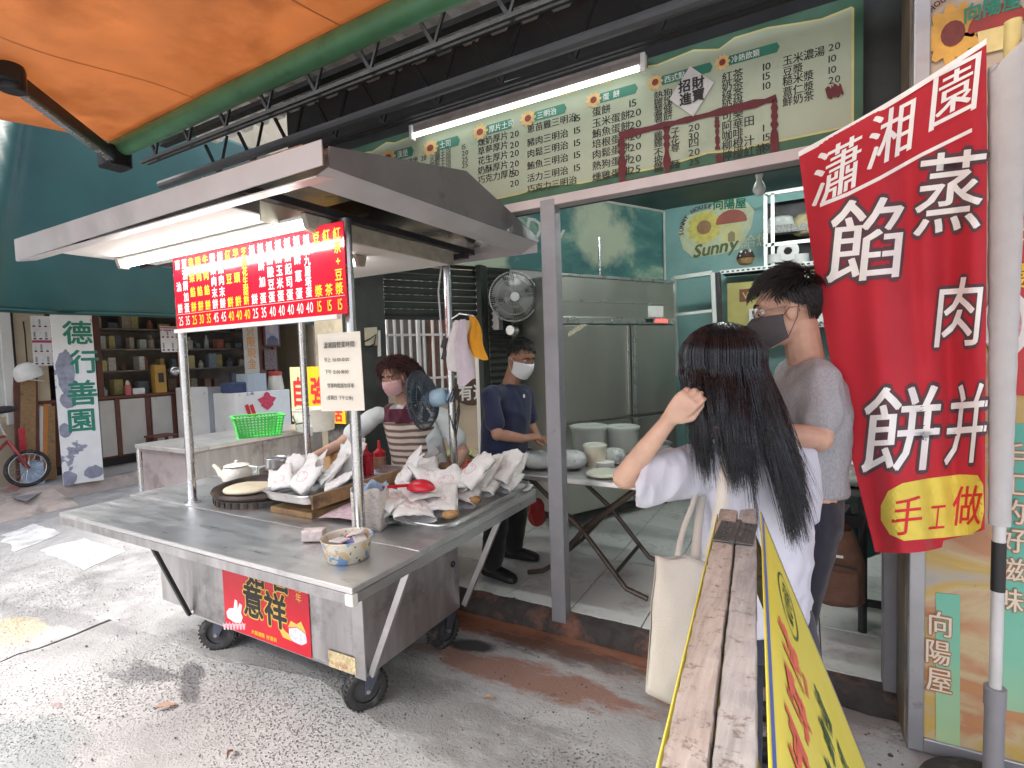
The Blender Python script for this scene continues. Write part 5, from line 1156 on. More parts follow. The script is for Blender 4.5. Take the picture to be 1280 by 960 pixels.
MB().tube([(-1.0, 2.97, .22), (-1.0, 3.50, .22)], .012, 8).build('cross_bar', legm, ft_); MB().tube([(-1.42, 3.01, .20), (-1.42, 3.54, .20)], .012, 8).build('cross_bar', legm, ft_)
def onT(x, y): p = pz(x, y, TZ); return V((p.x, p.y, TZ))
def tub(name, lab, c, r, h, m, lidm=None, cat='tub', taper=.88, n=28):
    t = thing(name, lab, cat, c); c = V(c)
    MB().lathe([(0, .003), (r*taper, .0), (r*taper*1.02, .006), (r, h), (r*1.06, h+.004), (r*1.06, h-.006), (r*.97, h), (r*taper*.96, .01), (0, .01)], n, c=c).build('body', m, t, smooth='auto')
    if lidm: MB().lathe([(r*1.07, h-.012), (r*1.08, h+.006), (r*.95, h+.012), (r*.9, h+.008), (0, h+.008)], n, c=c).build('lid', lidm, t, smooth='auto')
    return t
clear = mat('milky_plastic', (.62, .66, .60), .35, 0, .06, 6, translucent=.2)
tub('steel_pot', 'small steel pot at the left end of the folding table', onT(649, 583), .088, .115, steel, None, 'pot', .97)
tub('lidded_tub', 'tall milky plastic tub with lid at the back left of the folding table', onT(732, 566)+V((0, .08, 0)), .135, .19, clear, mat('milky_lid', (.60, .66, .60), .4))
tub('lidded_tub', 'tall milky plastic tub with lid at the back right of the folding table', onT(768, 566)+V((.03, .12, 0)), .12, .18, clear, mat('milky_lid', (.60, .66, .60), .4))
tub('lidded_tub', 'cream plastic tub with pale lid in front of the tall tubs', onT(744, 582), .075, .135, mat('cream_plastic', (.74, .70, .54), .4), mat('pale_lid', (.68, .72, .62), .4), 'tub')
tub('steel_bowl', 'shallow steel bowl near the right end of the folding table', onT(822, 565), .10, .07, steel, None, 'bowl', .7)
crink = mat('crinkled_plastic', (.58, .62, .60), .2, 0, .1, 10, .8, 30, dirt=(.10, .11, .11), ds=24, dt=.60)
def lump(name, lab, c, sx, sy, sz, m, cat, seed, amp=.2):
    mb = MB(); c = V(c)
    def f(u, v):
        a = u*2*math.pi; t = v*math.pi; k = 1+amp*mnoise.noise(V((math.cos(a)*1.6+seed, math.sin(a)*1.6, v*3)))+amp*.5*mnoise.noise(V((math.cos(a)*4+seed, math.sin(a)*4, v*7)))
        return c + V((sx*math.cos(a)*math.sin(t)**.6*k, sy*math.sin(a)*math.sin(t)**.6*k, sz*(.5-.5*math.cos(t))*(1+.3*amp*mnoise.noise(V((a, seed, 3))))))
    mb.grid(f, 36, 20, closeu=True); return tag(mb.build(name, m, smooth=True), lab, cat)
lump('plastic_wrapped_tub', 'white tub wrapped in a patterned plastic bag left of the grey post', onT(673, 586), .10, .09, .115, mat('patterned_plastic', (.60, .64, .62), .3, 0, .1, 10, .5, 30, dirt=(.62, .52, .06), ds=15, dt=.60), 'tub', 3)
lump('plastic_wrapped_tub', 'tub wrapped in a black and white patterned plastic bag right of the grey post', onT(714, 586), .11, .09, .12, mat('patterned_plastic_dark', (.58, .62, .62), .3, 0, .1, 10, .5, 30, dirt=(.05, .06, .06), ds=26, dt=.56), 'tub', 9)
lump('plastic_bag', 'crumpled clear plastic bag beside the cream tub', onT(768, 580), .075, .06, .11, crink, 'plastic bag', 14, .35)
dk = onT(757, 594); tag(MB().lathe([(0, .028), (.10, .028), (.112, .02), (.112, .012), (.09, .0), (0, .0)], 32, c=(dk.x, dk.y-.02, TZ+.001)).build('pale_lid', mat('pale_green_lid', (.66, .70, .58), .5)), 'pale round lid on the near edge of the folding table', 'lid')
for k in range(3): tag(MB().lathe([(0, .012), (.06, .012), (.07, .008), (.065, 0), (0, 0)], 24, c=onT(757, 586)+V((-.03, .06, .013*k))).build('plate', whitepl, smooth='auto'), ('bottom', 'middle', 'top')[k] + ' plate of the small white stack on the folding table', 'plate')
# stray bag under the work table
lump('plastic_bag', 'red plastic bag on the shop floor under the cart corner', pz(653, 690, FZ)+V((0, .25, .12)), .06, .06, .22, mat('red_bag', (.42, .03, .03), .35, 0, .2, 8, .5, 30, translucent=.2), 'plastic bag', 22, .3)
lump('plastic_bag', 'small clear plastic bag hanging off the folding table corner', (-1.72, 2.99, .62), .04, .03, .18, crink, 'plastic bag', 31, .3)

# ================================================================== back wall: logo, cabinet, shelves
YW = 5.9
lg = thing('shop_logo', 'round sunflower and mushroom house shop logo on the teal wall', 'sign', py(897, 290, YW-.02))
def K(x, y, Y_): o = py(x, y, Y_); return o, (o-CAM).dot(FW)/FPX
o, k = K(897, 288, YW-.006)
creamc = mat('logo_cream', (.66, .72, .50), .6, 0, .1, 20)  # flat cream print colour of the logo
MB().prism([o+V((x*k, 0, y*k)) for x, y in ((-48, 5), (-36, 24), (-12, 28), (4, 38), (30, 34), (42, 18), (38, -2), (24, -26), (0, -30), (-30, -30), (-42, -18))], (0, .004, 0)).build('backing', creamc, lg)
f1, f2 = MB(), MB(); c = o+V((-16*k, -.003, 6*k)); flower(f1, f2, c, 21*k, n=12); f1.build('sunflower_petals', mat('bright_petal', (.74, .66, .16), .6, 0, .2, 20), lg); f2.build('sunflower_heart', mat('petal_heart', (.36, .20, .10), .6, 0, .2, 20), lg)
c = o+V((16*k, -.003, 8*k)); MB().prism([c+V((math.cos(a)*18*k, 0, max(-.1, math.sin(a))*15*k)) for a in [i*math.pi/9 for i in range(18)]], (0, -.001, 0)).build('mushroom_cap', mat('cap_red', (.42, .12, .09), .6), lg)
MB().prism([c+V((x*k, .0003, y*k)) for x, y in ((-11, -2), (11, -2), (12, -24), (-12, -24))], (0, -.0008, 0)).build('mushroom_stem', mat('stem_yellow', (.72, .70, .34), .6), lg)
MB().prism([c+V((x*k, -.001, y*k)) for x, y in ((-4, -24), (-4, -14), (0, -11), (4, -14), (4, -24))], (0, -.0008, 0)).build('mushroom_door', mat('door_brown', (.36, .28, .14), .6), lg)
put(m1 := MB(), '向陽屋', o+V((14*k, -.006, 30*k)), (1, 0, -.1), (0, 0, 1), 13*k, .03, 1, 'C'); m1.build('chinese_lettering', greenink, lg)
put(m1 := MB(), 'Sunny', o+V((-2*k, -.006, -20*k)), (1, 0, .08), (0, 0, 1), 22*k, .03, 1, 'C', slant=.2); m1.build('script_lettering', mat('olive_ink', (.12, .16, .05), .6), lg)
mb = MB()
for i, ch in enumerate('SUNNY HOUSE'):
    if ch == ' ': continue
    a = R(185-i*11); c2 = o+V((-16*k, -.006, 4*k)) + V((math.cos(a)*28*k, 0, math.sin(a)*28*k)); t = a-math.pi/2
    put(mb, ch, c2, (math.cos(t), 0, math.sin(t)), (-math.sin(t), 0, math.cos(t)), 7*k, .03, 1, 'C')
mb.build('arched_lettering', MATS['maroon_ink'], lg)
o2, k2 = K(926, 303, YW-.006); put(m1 := MB(), '給您', o2, (1, 0, 0), (0, 0, 1), 17*k2, .02, 1, 'L')
o = m1.build('wall_lettering', creamc); tag(o, 'white chinese characters painted on the teal wall right of the logo', 'lettering')
# glass cabinet
gc = thing('wall_cabinet', 'white framed glass wall cabinet filled with packaging near the ceiling', 'cabinet', py(1000, 330, 5.5))
alw = mat('white_aluminium', (.66, .70, .67), .35, .5, .06, 8)
def rectY(x0, x1, y0, y1, Yv): a, b_ = py(x0, (y0+y1)/2, Yv), py(x1, (y0+y1)/2, Yv); xm = (x0+x1)/2; return a.x, b_.x, py(xm, y1, Yv).z, py(xm, y0, Yv).z
cx0, cx1, cz0, cz1 = rectY(957, 1060, 240, 338, 5.5); cz0 = py(958, 338, 5.5).z; cz1 = py(958, 243, 5.5).z
MB().bb((cx0, 5.86, cz0), (cx1, 5.89, cz1)).build('back', dkmetal, gc)
MB().bb((cx0, 5.5, cz0-.02), (cx1, 5.86, cz0)).build('bottom', dkmetal, gc)
for a, b_ in (((cx0, cz0), (cx0, cz1)), ((cx0, cz1), (cx1, cz1)), ((cx0, cz0+.01), (cx1, cz0+.01)), ((cx0, (cz0+cz1)/2-.12), (cx1, (cz0+cz1)/2-.12)), ((cx0+.06, cz0), (cx0+.06, cz1))):
    MB().bar((a[0], 5.5, a[1]), (b_[0], 5.5, b_[1]), .03, .03).build('frame', alw, gc)
for (x, y, m_, lab) in ((985, 318, whitepl, 'white tape roll standing in the glass cabinet'),):
    c = py(x, y-4, 5.52); tag(MB().lathe([(.035, -.03), (.09, -.03), (.09, .03), (.035, .03), (.035, -.03)], 28, M=Matrix.Rotation(R(90), 3, 'X'), c=c).build('tape_roll', m_, smooth='auto'), lab, 'roll')
for x, y, lab in ((970, 322, 'left'), (1000, 322, 'right')):
    c = py(x, y+2, 5.55); tag(MB().lathe([(.03, -.04), (.075, -.04), (.075, .04), (.03, .04), (.03, -.04)], 24, c=c).build('tape_roll', whitepl, smooth='auto'), 'white tape roll lying ' + lab + ' of the standing one in the cabinet', 'roll')
lump('plastic_bag', 'clear plastic bag of goods on the cabinet shelf', py(975, 292, 5.6), .12, .1, .16, crink, 'plastic bag', 41, .3)
lump('paper_sack', 'crumpled tan paper sack on the cabinet shelf', py(1006, 295, 5.6), .11, .1, .20, mat('tan_sack', (.45, .38, .22), .8, 0, .2, 10, .4, 30), 'sack', 47, .35)
MB().bar(py(960, 289, 5.56), py(1010, 284, 5.56), .12, .07).build('goods_row', mat('small_goods', (.25, .25, .24), .5, 0, .9, 60), gc)
# perforated shelves with boxes
def shelf(lab, xa, ya, xb, Yv, dep):
    a = py(xa, ya, Yv); b_ = V((py(xb, ya, Yv).x, Yv, a.z)); t = thing('wall_shelf', lab, 'shelf', a)
    MB().bb((a.x, Yv, a.z-.035), (b_.x, Yv+.004, a.z)).build('edge', alw, t); MB().bb((a.x, Yv+.004, a.z-.012), (b_.x, Yv+dep, a.z-.004)).build('board', dkmetal, t)
    n = int((b_.x-a.x)/.045)
    for i in range(n): MB().bb((a.x+.012+i*.045, Yv-.001, a.z-.026), (a.x+.036+i*.045, Yv-.0002, a.z-.012)).build('slot', ink, t)
    return a.z
z1s = shelf('upper perforated metal shelf below the glass cabinet', 900, 338, 1100, 5.45, .42)
z2s = shelf('lower perforated metal shelf behind the grey shirted man', 925, 409, 1120, 5.45, .42)
def bxY(name, lab, cat, x0, x1, y0, y1, Yv, dep, m, bev=.004):
    a, b_, c_, d_ = rectY(x0, x1, y0, y1, Yv); return tag(MB().bb((a, Yv, c_), (b_, Yv+dep, d_)).build(name, m, bevel=bev), lab, cat)
boxm = mat('olive_carton', (.50, .45, .16), .7, 0, .12, 6, .05, 30)
bxY('carton', 'yellow olive carton on the lower perforated shelf with a brown mark', 'box', 909, 962, 352, 407, 5.5, .3, boxm)
bxY('carton', 'second yellow olive carton behind the man with dark hair', 'box', 1003, 1060, 330, 405, 5.6, .25, mat('olive_carton_b', (.52, .46, .20), .7, 0, .15, 6))
o, k = K(932, 369, 5.497); tag(MB().box(o, (.11, .002, .12)).build('carton_mark', mat('brown_mark', (.20, .07, .04), .7)), 'brown square trademark printed on the yellow carton', 'label')
put(m1 := MB(), 'V', o+V((0, -.002, 0)), (1, 0, 0), (0, 0, 1), .09, .02, 1, 'C'); o_ = m1.build('letter', boxm); o_.parent = bpy.data.objects['carton_mark']
bxY('white_box', 'small white box in front of the yellow carton', 'box', 936, 947, 386, 406, 5.46, .05, whitepl)
for i, (x, y) in enumerate(((1018, 378), (1037, 376), (1016, 396), (1036, 395))):
    c = py(x, y, 5.5); tag(MB().lathe([(.0, -.06), (.085, -.06), (.09, -.04), (.09, .04), (.085, .06), (0, .06)], 24, M=Matrix.Rotation(R(80), 3, 'X'), c=c).build('paper_roll', whitepl, smooth='auto'), ('upper left', 'upper right', 'lower left', 'lower right')[i] + ' white roll of the pile behind the man with dark hair', 'roll')
sk = py(932, 322, 5.42); ck = thing('ladle_rest', 'small dark basket ornament with pale dots hung on the upper shelf edge', 'ornament', sk)
MB().lathe([(0, -.06), (.05, -.05), (.075, -.01), (.08, .0), (.06, .055), (0, .08)], 20, c=sk).build('bowl', mat('dark_choc', (.05, .03, .02), .5), ck, smooth='auto'); MB().lathe([(0, -.075), (.055, -.06), (.082, -.012), (.078, -.012)], 20, c=sk).build('holder', mat('tan_basket', (.40, .26, .12), .7, 0, .3, 30), ck, smooth='auto')
for a in (.6, 1.5, 2.4, 4): MB().ball(sk+V((math.cos(a)*.05, -.055, .03+.02*math.sin(a*2))), .014, 8).build('dot', whitepl, ck)
# leaning aluminium frame between fridge and shelves
ff = thing('aluminium_frame', 'empty aluminium window frame standing behind the refrigerator end', 'frame', py(868, 400, 5.2))
Q = [py(x, y, 5.25) for x, y in ((842, 348), (891, 341), (897, 470), (846, 470))]
for a, b_ in ((0, 1), (1, 2), (3, 0)): MB().bar(Q[a], Q[b_], .05, .04).build('rail', alw, ff, bevel=.003)
MB().bar(py(843, 394, 5.25), py(894, 388, 5.25), .035, .03).build('rail', alw, ff, bevel=.003)
MB().bar(py(897, 341, 5.28), py(902, 470, 5.28), .05, .05).build('rail', dkmetal, ff)
tag(MB().tube([lw(t1-.55, 2.2, .3), lw(t1-.55, 2.62, .3)], .012, 8).build('upright_rod', pole_m), 'thin upright metal rod above the refrigerator', 'rod')
# dark work bench at the back right with pots
bench = thing('work_bench', 'dark metal bench along the back wall behind the customers', 'bench', (.4, 5.3, FZ))
MB().bb((-.9, 5.0, .82), (2.1, 5.85, .86)).build('bench_top', dkmetal, bench)
for x in (-.85, .5, 2.0):
    for y in (5.05, 5.8): MB().bar((x, y, FZ), (x, y, .82), .04, .04).build('leg', dkmetal, bench)
MB().bb((-.85, 5.05, .35), (2.05, 5.8, .37)).build('lower_shelf', dkmetal, bench)
for i, (x, r_, h, m_, lab) in enumerate(((-.6, .17, .32, steel_old, 'large dull steel pot at the left end of the back bench'), (-.15, .14, .25, dkmetal, 'black pot behind the long haired woman on the back bench'), (.3, .2, .36, mat('dark_teal', (.03, .14, .14), .5), 'dark teal bucket on the back bench'), (.75, .16, .3, steel_old, 'steel pot at the right on the back bench'))):
    tub('cooking_pot' if 'pot' in lab else 'bucket', lab, (x, 5.35, .86), r_, h, m_, m_, 'pot' if 'pot' in lab else 'bucket', .96)
# table behind the flag
tb = thing('side_table', 'black metal side table with bags beside the entrance jamb', 'table', (.42, 3.3, FZ))
MB().bb((-.10, 3.05, .80), (1.3, 3.7, .83)).build('table_top', mat('dark_top', (.09, .10, .10), .4, .3, .2, 6), tb)
for x, y in ((.25, 3.09), (1.2, 3.09), (-.05, 3.66), (1.2, 3.66)): MB().tube([(x, y, FZ), (x, y, .80)], .020, 10).build('leg', dkmetal, tb)
MB().bar((-.08, 3.1, .66), (1.25, 3.1, .66), .05, .05).build('rail', dkmetal, tb); MB().bar((.25, 3.1, .25), (1.25, 3.1, .25), .03, .03).build('rail', dkmetal, tb)
lump('plastic_bag', 'clear plastic bag of food on the black side table', (.20, 3.16, .83), .13, .1, .15, crink, 'plastic bag', 51, .3)
lump('bread_loaf', 'orange brown bread loaf behind the clear bag on the side table', (.24, 3.40, .83), .11, .1, .18, mat('orange_bread', (.50, .20, .04), .6, 0, .2, 10), 'bread', 55, .15)
tub('glass_jar', 'clear glass jar with white rim on the black side table', (.36, 3.14, .83), .05, .16, clear, None, 'jar', .95)
lump('teal_bag', 'dark teal bag on the rail under the side table', (.22, 3.35, .40), .16, .12, .22, MATS['dark_teal'], 'bag', 60, .25)
lump('black_bag', 'black bag piled on the side table at the back', (.25, 3.58, .83), .16, .1, .42, blackpl, 'bag', 64, .3)
tub('cooking_pot', 'shiny steel pot behind the bread on the side table', (.10, 3.55, .83), .11, .26, steel, steel, 'pot', .96)
# brown backpack hanging from the table
bc_ = py(1042, 706, 2.93); bp = thing('backpack', 'small brown fabric backpack hanging from the side table', 'backpack', bc_+V((0, 0, -.16)))
brown = mat('brown_fabric', (.15, .075, .05), .85, 0, .2, 20, .35, 90)
def bpf(u, v):
    a = u*2*math.pi; e = 3.2; ca, sa = math.cos(a), math.sin(a); k = (abs(ca)**e+abs(sa)**e)**(-1/e); z = -.19+.38*v
    w_ = [.02, .125, .128, .12, .10, .065, .02][round(v*6)] if False else (.128*min(1, (v+.02)*9)**.4*(1-.55*max(0, v-.55)**1.4*2.2))
    return bc_ + V((ca*k*w_*1.0, sa*k*.075*min(1, (v+.02)*9)**.4*(1-.4*max(0, v-.6)), z + .004*smoothnoise((u*9, v*9, 1))))
MB().grid(bpf, 40, 22, closeu=True).build('body', brown, bp, smooth=True)
MB().box(bc_+V((0, -.078, -.075)), (.20, .03, .16)).build('front_pocket', brown, bp, bevel=.02)
MB().tube([bc_+V((-.09, -.10, .03)), bc_+V((0, -.105, .04)), bc_+V((.09, -.10, .03))], .004, 6).build('zip', blackpl, bp)
MB().box(bc_+V((0, -.088, .075)), (.07, .004, .012)).build('badge', whitepl, bp)
MB().tube([bc_+V((-.06+.022*math.cos(t), -.104, -.045+.022*math.sin(t))) for t in [i*math.pi/8 for i in range(16)]], .005, 6, closed=True).build('ring', whitepl, bp)
MB().tube([bc_+V((-.02, -.02, .18)), bc_+V((.05, .0, .30)), V((.18, 3.07, .70))], .014, 8, ell=(1.6, .4)).build('strap', blackpl, bp); MB().tube([bc_+V((.08, -.02, .0)), bc_+V((.13, .0, .25)), V((.24, 3.07, .72))], .012, 8, ell=(1.6, .4)).build('strap', blackpl, bp)

# ================================================================== unseen ceiling tubes, added to brighten the shop interior
itube = mat('added_shop_tube', (1, 1, 1), .4, emit=36, ecol=(.95, 1.0, .97))
for yy, xx, lab in ((3.25, -.6, 'added unseen fluorescent ceiling tube brightening the shop just inside the opening'), (4.3, .35, 'added unseen fluorescent ceiling tube brightening the shop over the side table')):
    it = thing('added_ceiling_lamp', lab, 'lamp', (xx, yy, 3.03))
    MB().tube([(xx-.6, yy, 3.035), (xx+.6, yy, 3.035)], .016, 12).build('tube', itube, it, smooth='auto')
    MB().bar((xx-.63, yy, 3.068), (xx+.63, yy, 3.068), .06, .03).build('batten', whitepl, it, bevel=.003)
    for e in (-.615, .615): MB().box((xx+e, yy, 3.04), (.025, .04, .05)).build('end_holder', whitepl, it)
# ================================================================== folding A-frame sign running towards the camera
ZR = 1.25
A0, A1 = pz(900, 636, ZR), pz(922, 638, ZR); B0, B1 = pz(924.5, 638, ZR), pz(945, 636, ZR)
N0, N1 = pz(825, 960, ZR), pz(885.5, 960, ZR); M0, M1 = pz(890, 960, ZR), pz(947, 960, ZR)
def ext(a, b_, L): d_ = (b_-a).normalized(); return a + d_*L
LEN = .67
af = thing('folding_sign', 'folding wooden sign frame with yellow banners on both sides in the foreground', 'sign', ((A1.x+N1.x)/2, .5, 0))
plank_m, nt, b = base('weathered_plank'); co = nt.coord(); gr_ = nt.noise(nt.mapping(co, (90, 8, 90)), 1.0, 6, .65, .3); sp1 = nt.noise(co, 90, 4, .7)
cpl = nt.ramp(gr_, [(.25, (.20, .168, .145)), (.5, (.34, .295, .26)), (.75, (.45, .41, .375))]); cpl = nt.mix(nt.ramp(sp1, [(.56, 0.0), (.66, .8)]), cpl, (.13, .10, .085)); cpl = nt.mix(nt.ramp(nt.noise(co, 7, 5), [(.5, 0.0), (.7, .5)]), cpl, (.46, .42, .41))
setc(nt, b, 'Base Color', cpl); b.inputs['Roughness'].default_value = .8; setc(nt, b, 'Normal', nt.bump(nt.math('ADD', gr_, nt.math('MULTIPLY', sp1, .5)), .5, .004))
plank_g = plank_m.copy(); plank_g.name = 'weathered_grey_plank'
for n_ in plank_g.node_tree.nodes:
    if n_.type == 'VALTORGB' and len(n_.color_ramp.elements) == 3:
        for e_ in n_.color_ramp.elements: g_ = sum(e_.color[:3])/3; e_.color = (g_*1.03, g_*1.0, g_*.98, 1)
def plank(a, b_, na, nb, seed):
    da, db = (na-a).normalized(), (nb-b_).normalized(); mb = MB(); n = 60
    def prof(u, v):
        y = v*LEN; p = a+da*y; q = b_+db*y; end = .010*smoothnoise((u*3, seed, 0))+.012*smoothnoise((u*8, seed, 2)) if v == 0 else 0
        e = .0014*smoothnoise((v*26, seed+(u > .5)*5, 1))+.0012*smoothnoise((v*70, seed+(u > .5)*5, 4))
        pos = [(-.0, -.022), (0, -.002), (.05, 0), (.95, 0), (1, -.002), (1, -.022)][round(u*5)]
        r_ = p.lerp(q, pos[0]) + (q-p).normalized()*(e if pos[0] in (0, 1) else 0) + V((0, 0, pos[1]+.0008*smoothnoise((v*50, u*3, seed)))); r_ += da*(-end if v == 0 else 0)
        return r_
    mb.grid(prof, 6, n); mb.quad(*[prof(k/5, 0) for k in range(6)]); return mb.build('plank', plank_m if seed < 5 else plank_g, af, smooth='auto', ang=50)
plank(A0, A1, N0, N1, 3.3); plank(B0, B1, M0, M1, 8.8)
# find how far the far foot is spread so that the banner's far edge runs where the photograph shows it
bestS = None
for i in range(5, 160):
    s = i*.005; P = B1 + V((s, 0, -ZR)); 
    for k in range(3, 300):
        q = B1.lerp(P, k/300); v = q-CAM; w = v.dot(FW)
        if w <= .05: break
        if 480-FPX*v.dot(UP)/w >= 960:
            e = abs(640+FPX*v.dot(RT)/w-1072)
            if bestS is None or e < bestS[0]: bestS = (e, s)
            break
SPR = bestS[1] if bestS else .3
dR, dL = (M1-B1).normalized(), (N0-A0).normalized()
outR, outL = V((SPR, 0, -ZR+.02)), V((.02, 0, -ZR+.02))
ban, nt, b = base('yellow_banner'); co = nt.coord(); setc(nt, b, 'Base Color', nt.ramp(nt.noise(co, 3, 4), [(.3, (.66, .60, .06)), (.7, (.76, .70, .13))])); b.inputs['Roughness'].default_value = .45
setc(nt, b, 'Normal', nt.bump(nt.noise(co, 5, 3), .2, .02))
def canvas(org, d_, out, off):
    nrm = d_.cross(out).normalized()
    def P(s, t): return org + d_*s + out*t + nrm*off + nrm*.006*math.sin(s*5+t*4)*math.sin(math.pi*min(1, t*1.4))
    return P
nR = dR.cross(outR).normalized(); sgn = 1 if nR.x > 0 else -1
PR = canvas(B1+V((.004, 0, -.006)), dR, outR, .004*sgn)
PL = canvas(A0+V((-.0005, 0, -.010)), dL, outL, -.004*(1 if dL.cross(outL).x > 0 else -1)*1)
blue = mat('blue_piping', (.05, .12, .45), .5)
for P, nm in ((PR, 'right'), (PL, 'left')):
    mb = MB(); mb.grid(lambda u, v: P(u*LEN, v*.97), 40, 24); mb.build('banner', ban, af, smooth=True, solid=.0015)
def strip(P, pts, w_, m, name, off):
    mb = MB()
    for (s0, t0_), (s1, t1_) in zip(pts[:-1], pts[1:]):
        d_ = V((s1-s0, t1_-t0_)); n_ = V((-d_.y, d_.x)).normalized()*w_/2
        q = [P(s0+n_.x, t0_+n_.y), P(s1+n_.x, t1_+n_.y), P(s1-n_.x, t1_-n_.y), P(s0-n_.x, t0_-n_.y)]
        mb.quad(*[k+nR*sgn*off for k in q])
    return mb.build(name, m, af)
strip(PR, [(i*LEN/20, .006) for i in range(21)], .007, blue, 'edge_piping', .0014)
strip(PR, [(.006, i*.97/20) for i in range(21)], .007, blue, 'edge_piping', .0015)
# printed marks on the right banner: an outlined oval, red brush writing, dark green block writing
green_p = mat('banner_green', (.03, .10, .035), .6); red_p = mat('banner_red', (.68, .13, .08), .6, 0, .15, 20)
dvec = outR.length
ov = [(.173+.087*math.cos(a), .074+.026*math.sin(a)) for a in [i*math.pi/16 for i in range(33)]]
strip(PR, ov, .0035, green_p, 'oval_outline', .0015)
def marks(s0, t0_, n, cw_, ch, m, name, seed, off):
    r_ = random.Random(seed)
    for k in range(n):
        mb = MB(); cx_ = s0+k*cw_
        for j in range(10):
            if j % 2 == 0: a = (cx_+cw_*r_.uniform(.05, .3), t0_+ch*r_.uniform(.05, .95)); b2 = (a[0]+cw_*r_.uniform(.35, .6), a[1]+ch*r_.uniform(-.08, .08))
            else: a = (cx_+cw_*r_.uniform(.15, .8), t0_+ch*r_.uniform(0, .3)); b2 = (a[0]+cw_*r_.uniform(-.15, .1), a[1]+ch*r_.uniform(.4, .7))
            d_ = V((b2[0]-a[0], b2[1]-a[1])).normalized(); n_ = V((-d_.y, d_.x))*cw_*.055
            mb.quad(*[PR(q[0], q[1])+nR*sgn*(off+.0001*j) for q in ((a[0]+n_.x, a[1]+n_.y), (b2[0]+n_.x*.6, b2[1]+n_.y*.6), (b2[0]-n_.x*.6, b2[1]-n_.y*.6), (a[0]-n_.x, a[1]-n_.y))])
        mb.build(name, m, af)
marks(.115, .060, 4, .030, .028, green_p, 'oval_writing', 5, .0015)
marks(.30, .03, 4, .098, .076, red_p, 'red_writing', 8, .0015)
marks(.24, .128, 6, .066, .055, green_p, 'green_writing', 12, .0015); marks(.24, .19, 6, .066, .048, green_p, 'green_writing', 19, .0015)
# wooden legs behind the banners and the hinge
for org, d_, out in ((B1, dR, outR), (A0, dL, outL)):
    for s in (.05, LEN-.05):
        q = org + d_*s + V((-.02 if org is B1 else .02, 0, -.03)); MB().bar(q, q+out*.975, .03, .03).build('leg', plank_m, af)
hg = thing('h', '', '', (0, 0, 0)); bpy.data.objects.remove(hg)
hin = mat('dark_hinge', (.10, .095, .095), .55, .6, .3, 30, .2, 60)
d1 = (N1-A1).normalized(); c1 = A1 + d1*.135; c2 = B0 + (M0-B0).normalized()*.135
for c_, sx in ((c1, -1), (c2, 1)):
    MB().prism([c_+V((0, 0, .001))+V((sx*x, y, 0)) for x, y in ((.001, -.052), (.027, -.052), (.027, .052), (.001, .052))], (0, 0, .003)).build('hinge_plate', hin, af, bevel=.001)
    for j in range(4): MB().lathe([(.0, .0), (.0048, .0), (.004, .0015), (0, .002)], 10, c=c_+V((sx*.014, -.038+.025*j, .0042))).build('screw', blackpl, af)
MB().tube([(c1+c2)/2+V((0, -.055, .004)), (c1+c2)/2+V((0, .055, .004))], .004, 10).build('hinge_pin', hin, af)
# ================================================================== people
def voxel(mb, vs, it=4):
    me = bpy.data.meshes.new('v'); me.from_pydata([tuple(p) for p in mb.v], [], mb.f)
    bm = bmesh.new(); bm.from_mesh(me); bmesh.ops.remove_doubles(bm, verts=bm.verts, dist=1e-5); bmesh.ops.recalc_face_normals(bm, faces=bm.faces); bm.to_mesh(me); bm.free()
    o = bpy.data.objects.new('v', me); COL.objects.link(o)
    r = o.modifiers.new('r', 'REMESH'); r.mode = 'VOXEL'; r.voxel_size = vs
    s = o.modifiers.new('s', 'SMOOTH'); s.factor = .5; s.iterations = it
    dg = bpy.context.evaluated_depsgraph_get(); m2 = bpy.data.meshes.new_from_object(o.evaluated_get(dg))
    bpy.data.objects.remove(o); bpy.data.meshes.remove(me)
    m2.polygons.foreach_set('use_smooth', [True]*len(m2.polygons)); return m2
def mobj(name, me, m, parent):
    me.materials.clear(); me.materials.append(m); o = bpy.data.objects.new(name, me); COL.objects.link(o); setparent(o, parent); return o
def loft(mb, secs, n=20, e=2.3):
    """secs: (centre, side vector, depth vector); closed with end caps"""
    vs = []
    for c, a, d in secs:
        for j in range(n):
            t = 2*math.pi*j/n; ca, sa = math.cos(t), math.sin(t); k = (abs(ca)**e+abs(sa)**e)**(-1/e); vs.append(V(c)+V(a)*ca*k+V(d)*sa*k)
    k = len(secs); fs = [(i*n+j, i*n+(j+1) % n, (i+1)*n+(j+1) % n, (i+1)*n+j) for i in range(k-1) for j in range(n)]
    fs += [tuple(range(n-1, -1, -1)), tuple(range((k-1)*n, k*n))]; mb.add(vs, fs)
def limb(mb, pts, rs, n=14):
    P, Q = [], []
    for i in range(len(pts)-1):                     # finer steps so the joints bend softly
        for k in range(4): t = k/4; P.append(V(pts[i]).lerp(V(pts[i+1]), t)); Q.append(rs[i]+(rs[i+1]-rs[i])*t)
    P.append(V(pts[-1])); Q.append(rs[-1]); mb.tube(P, Q, n); mb.ball(P[0], rs[0], n); mb.ball(P[-1], rs[-1]*.98, n)
    for p, r in zip(pts[1:-1], rs[1:-1]): mb.ball(p, r*1.0, n)
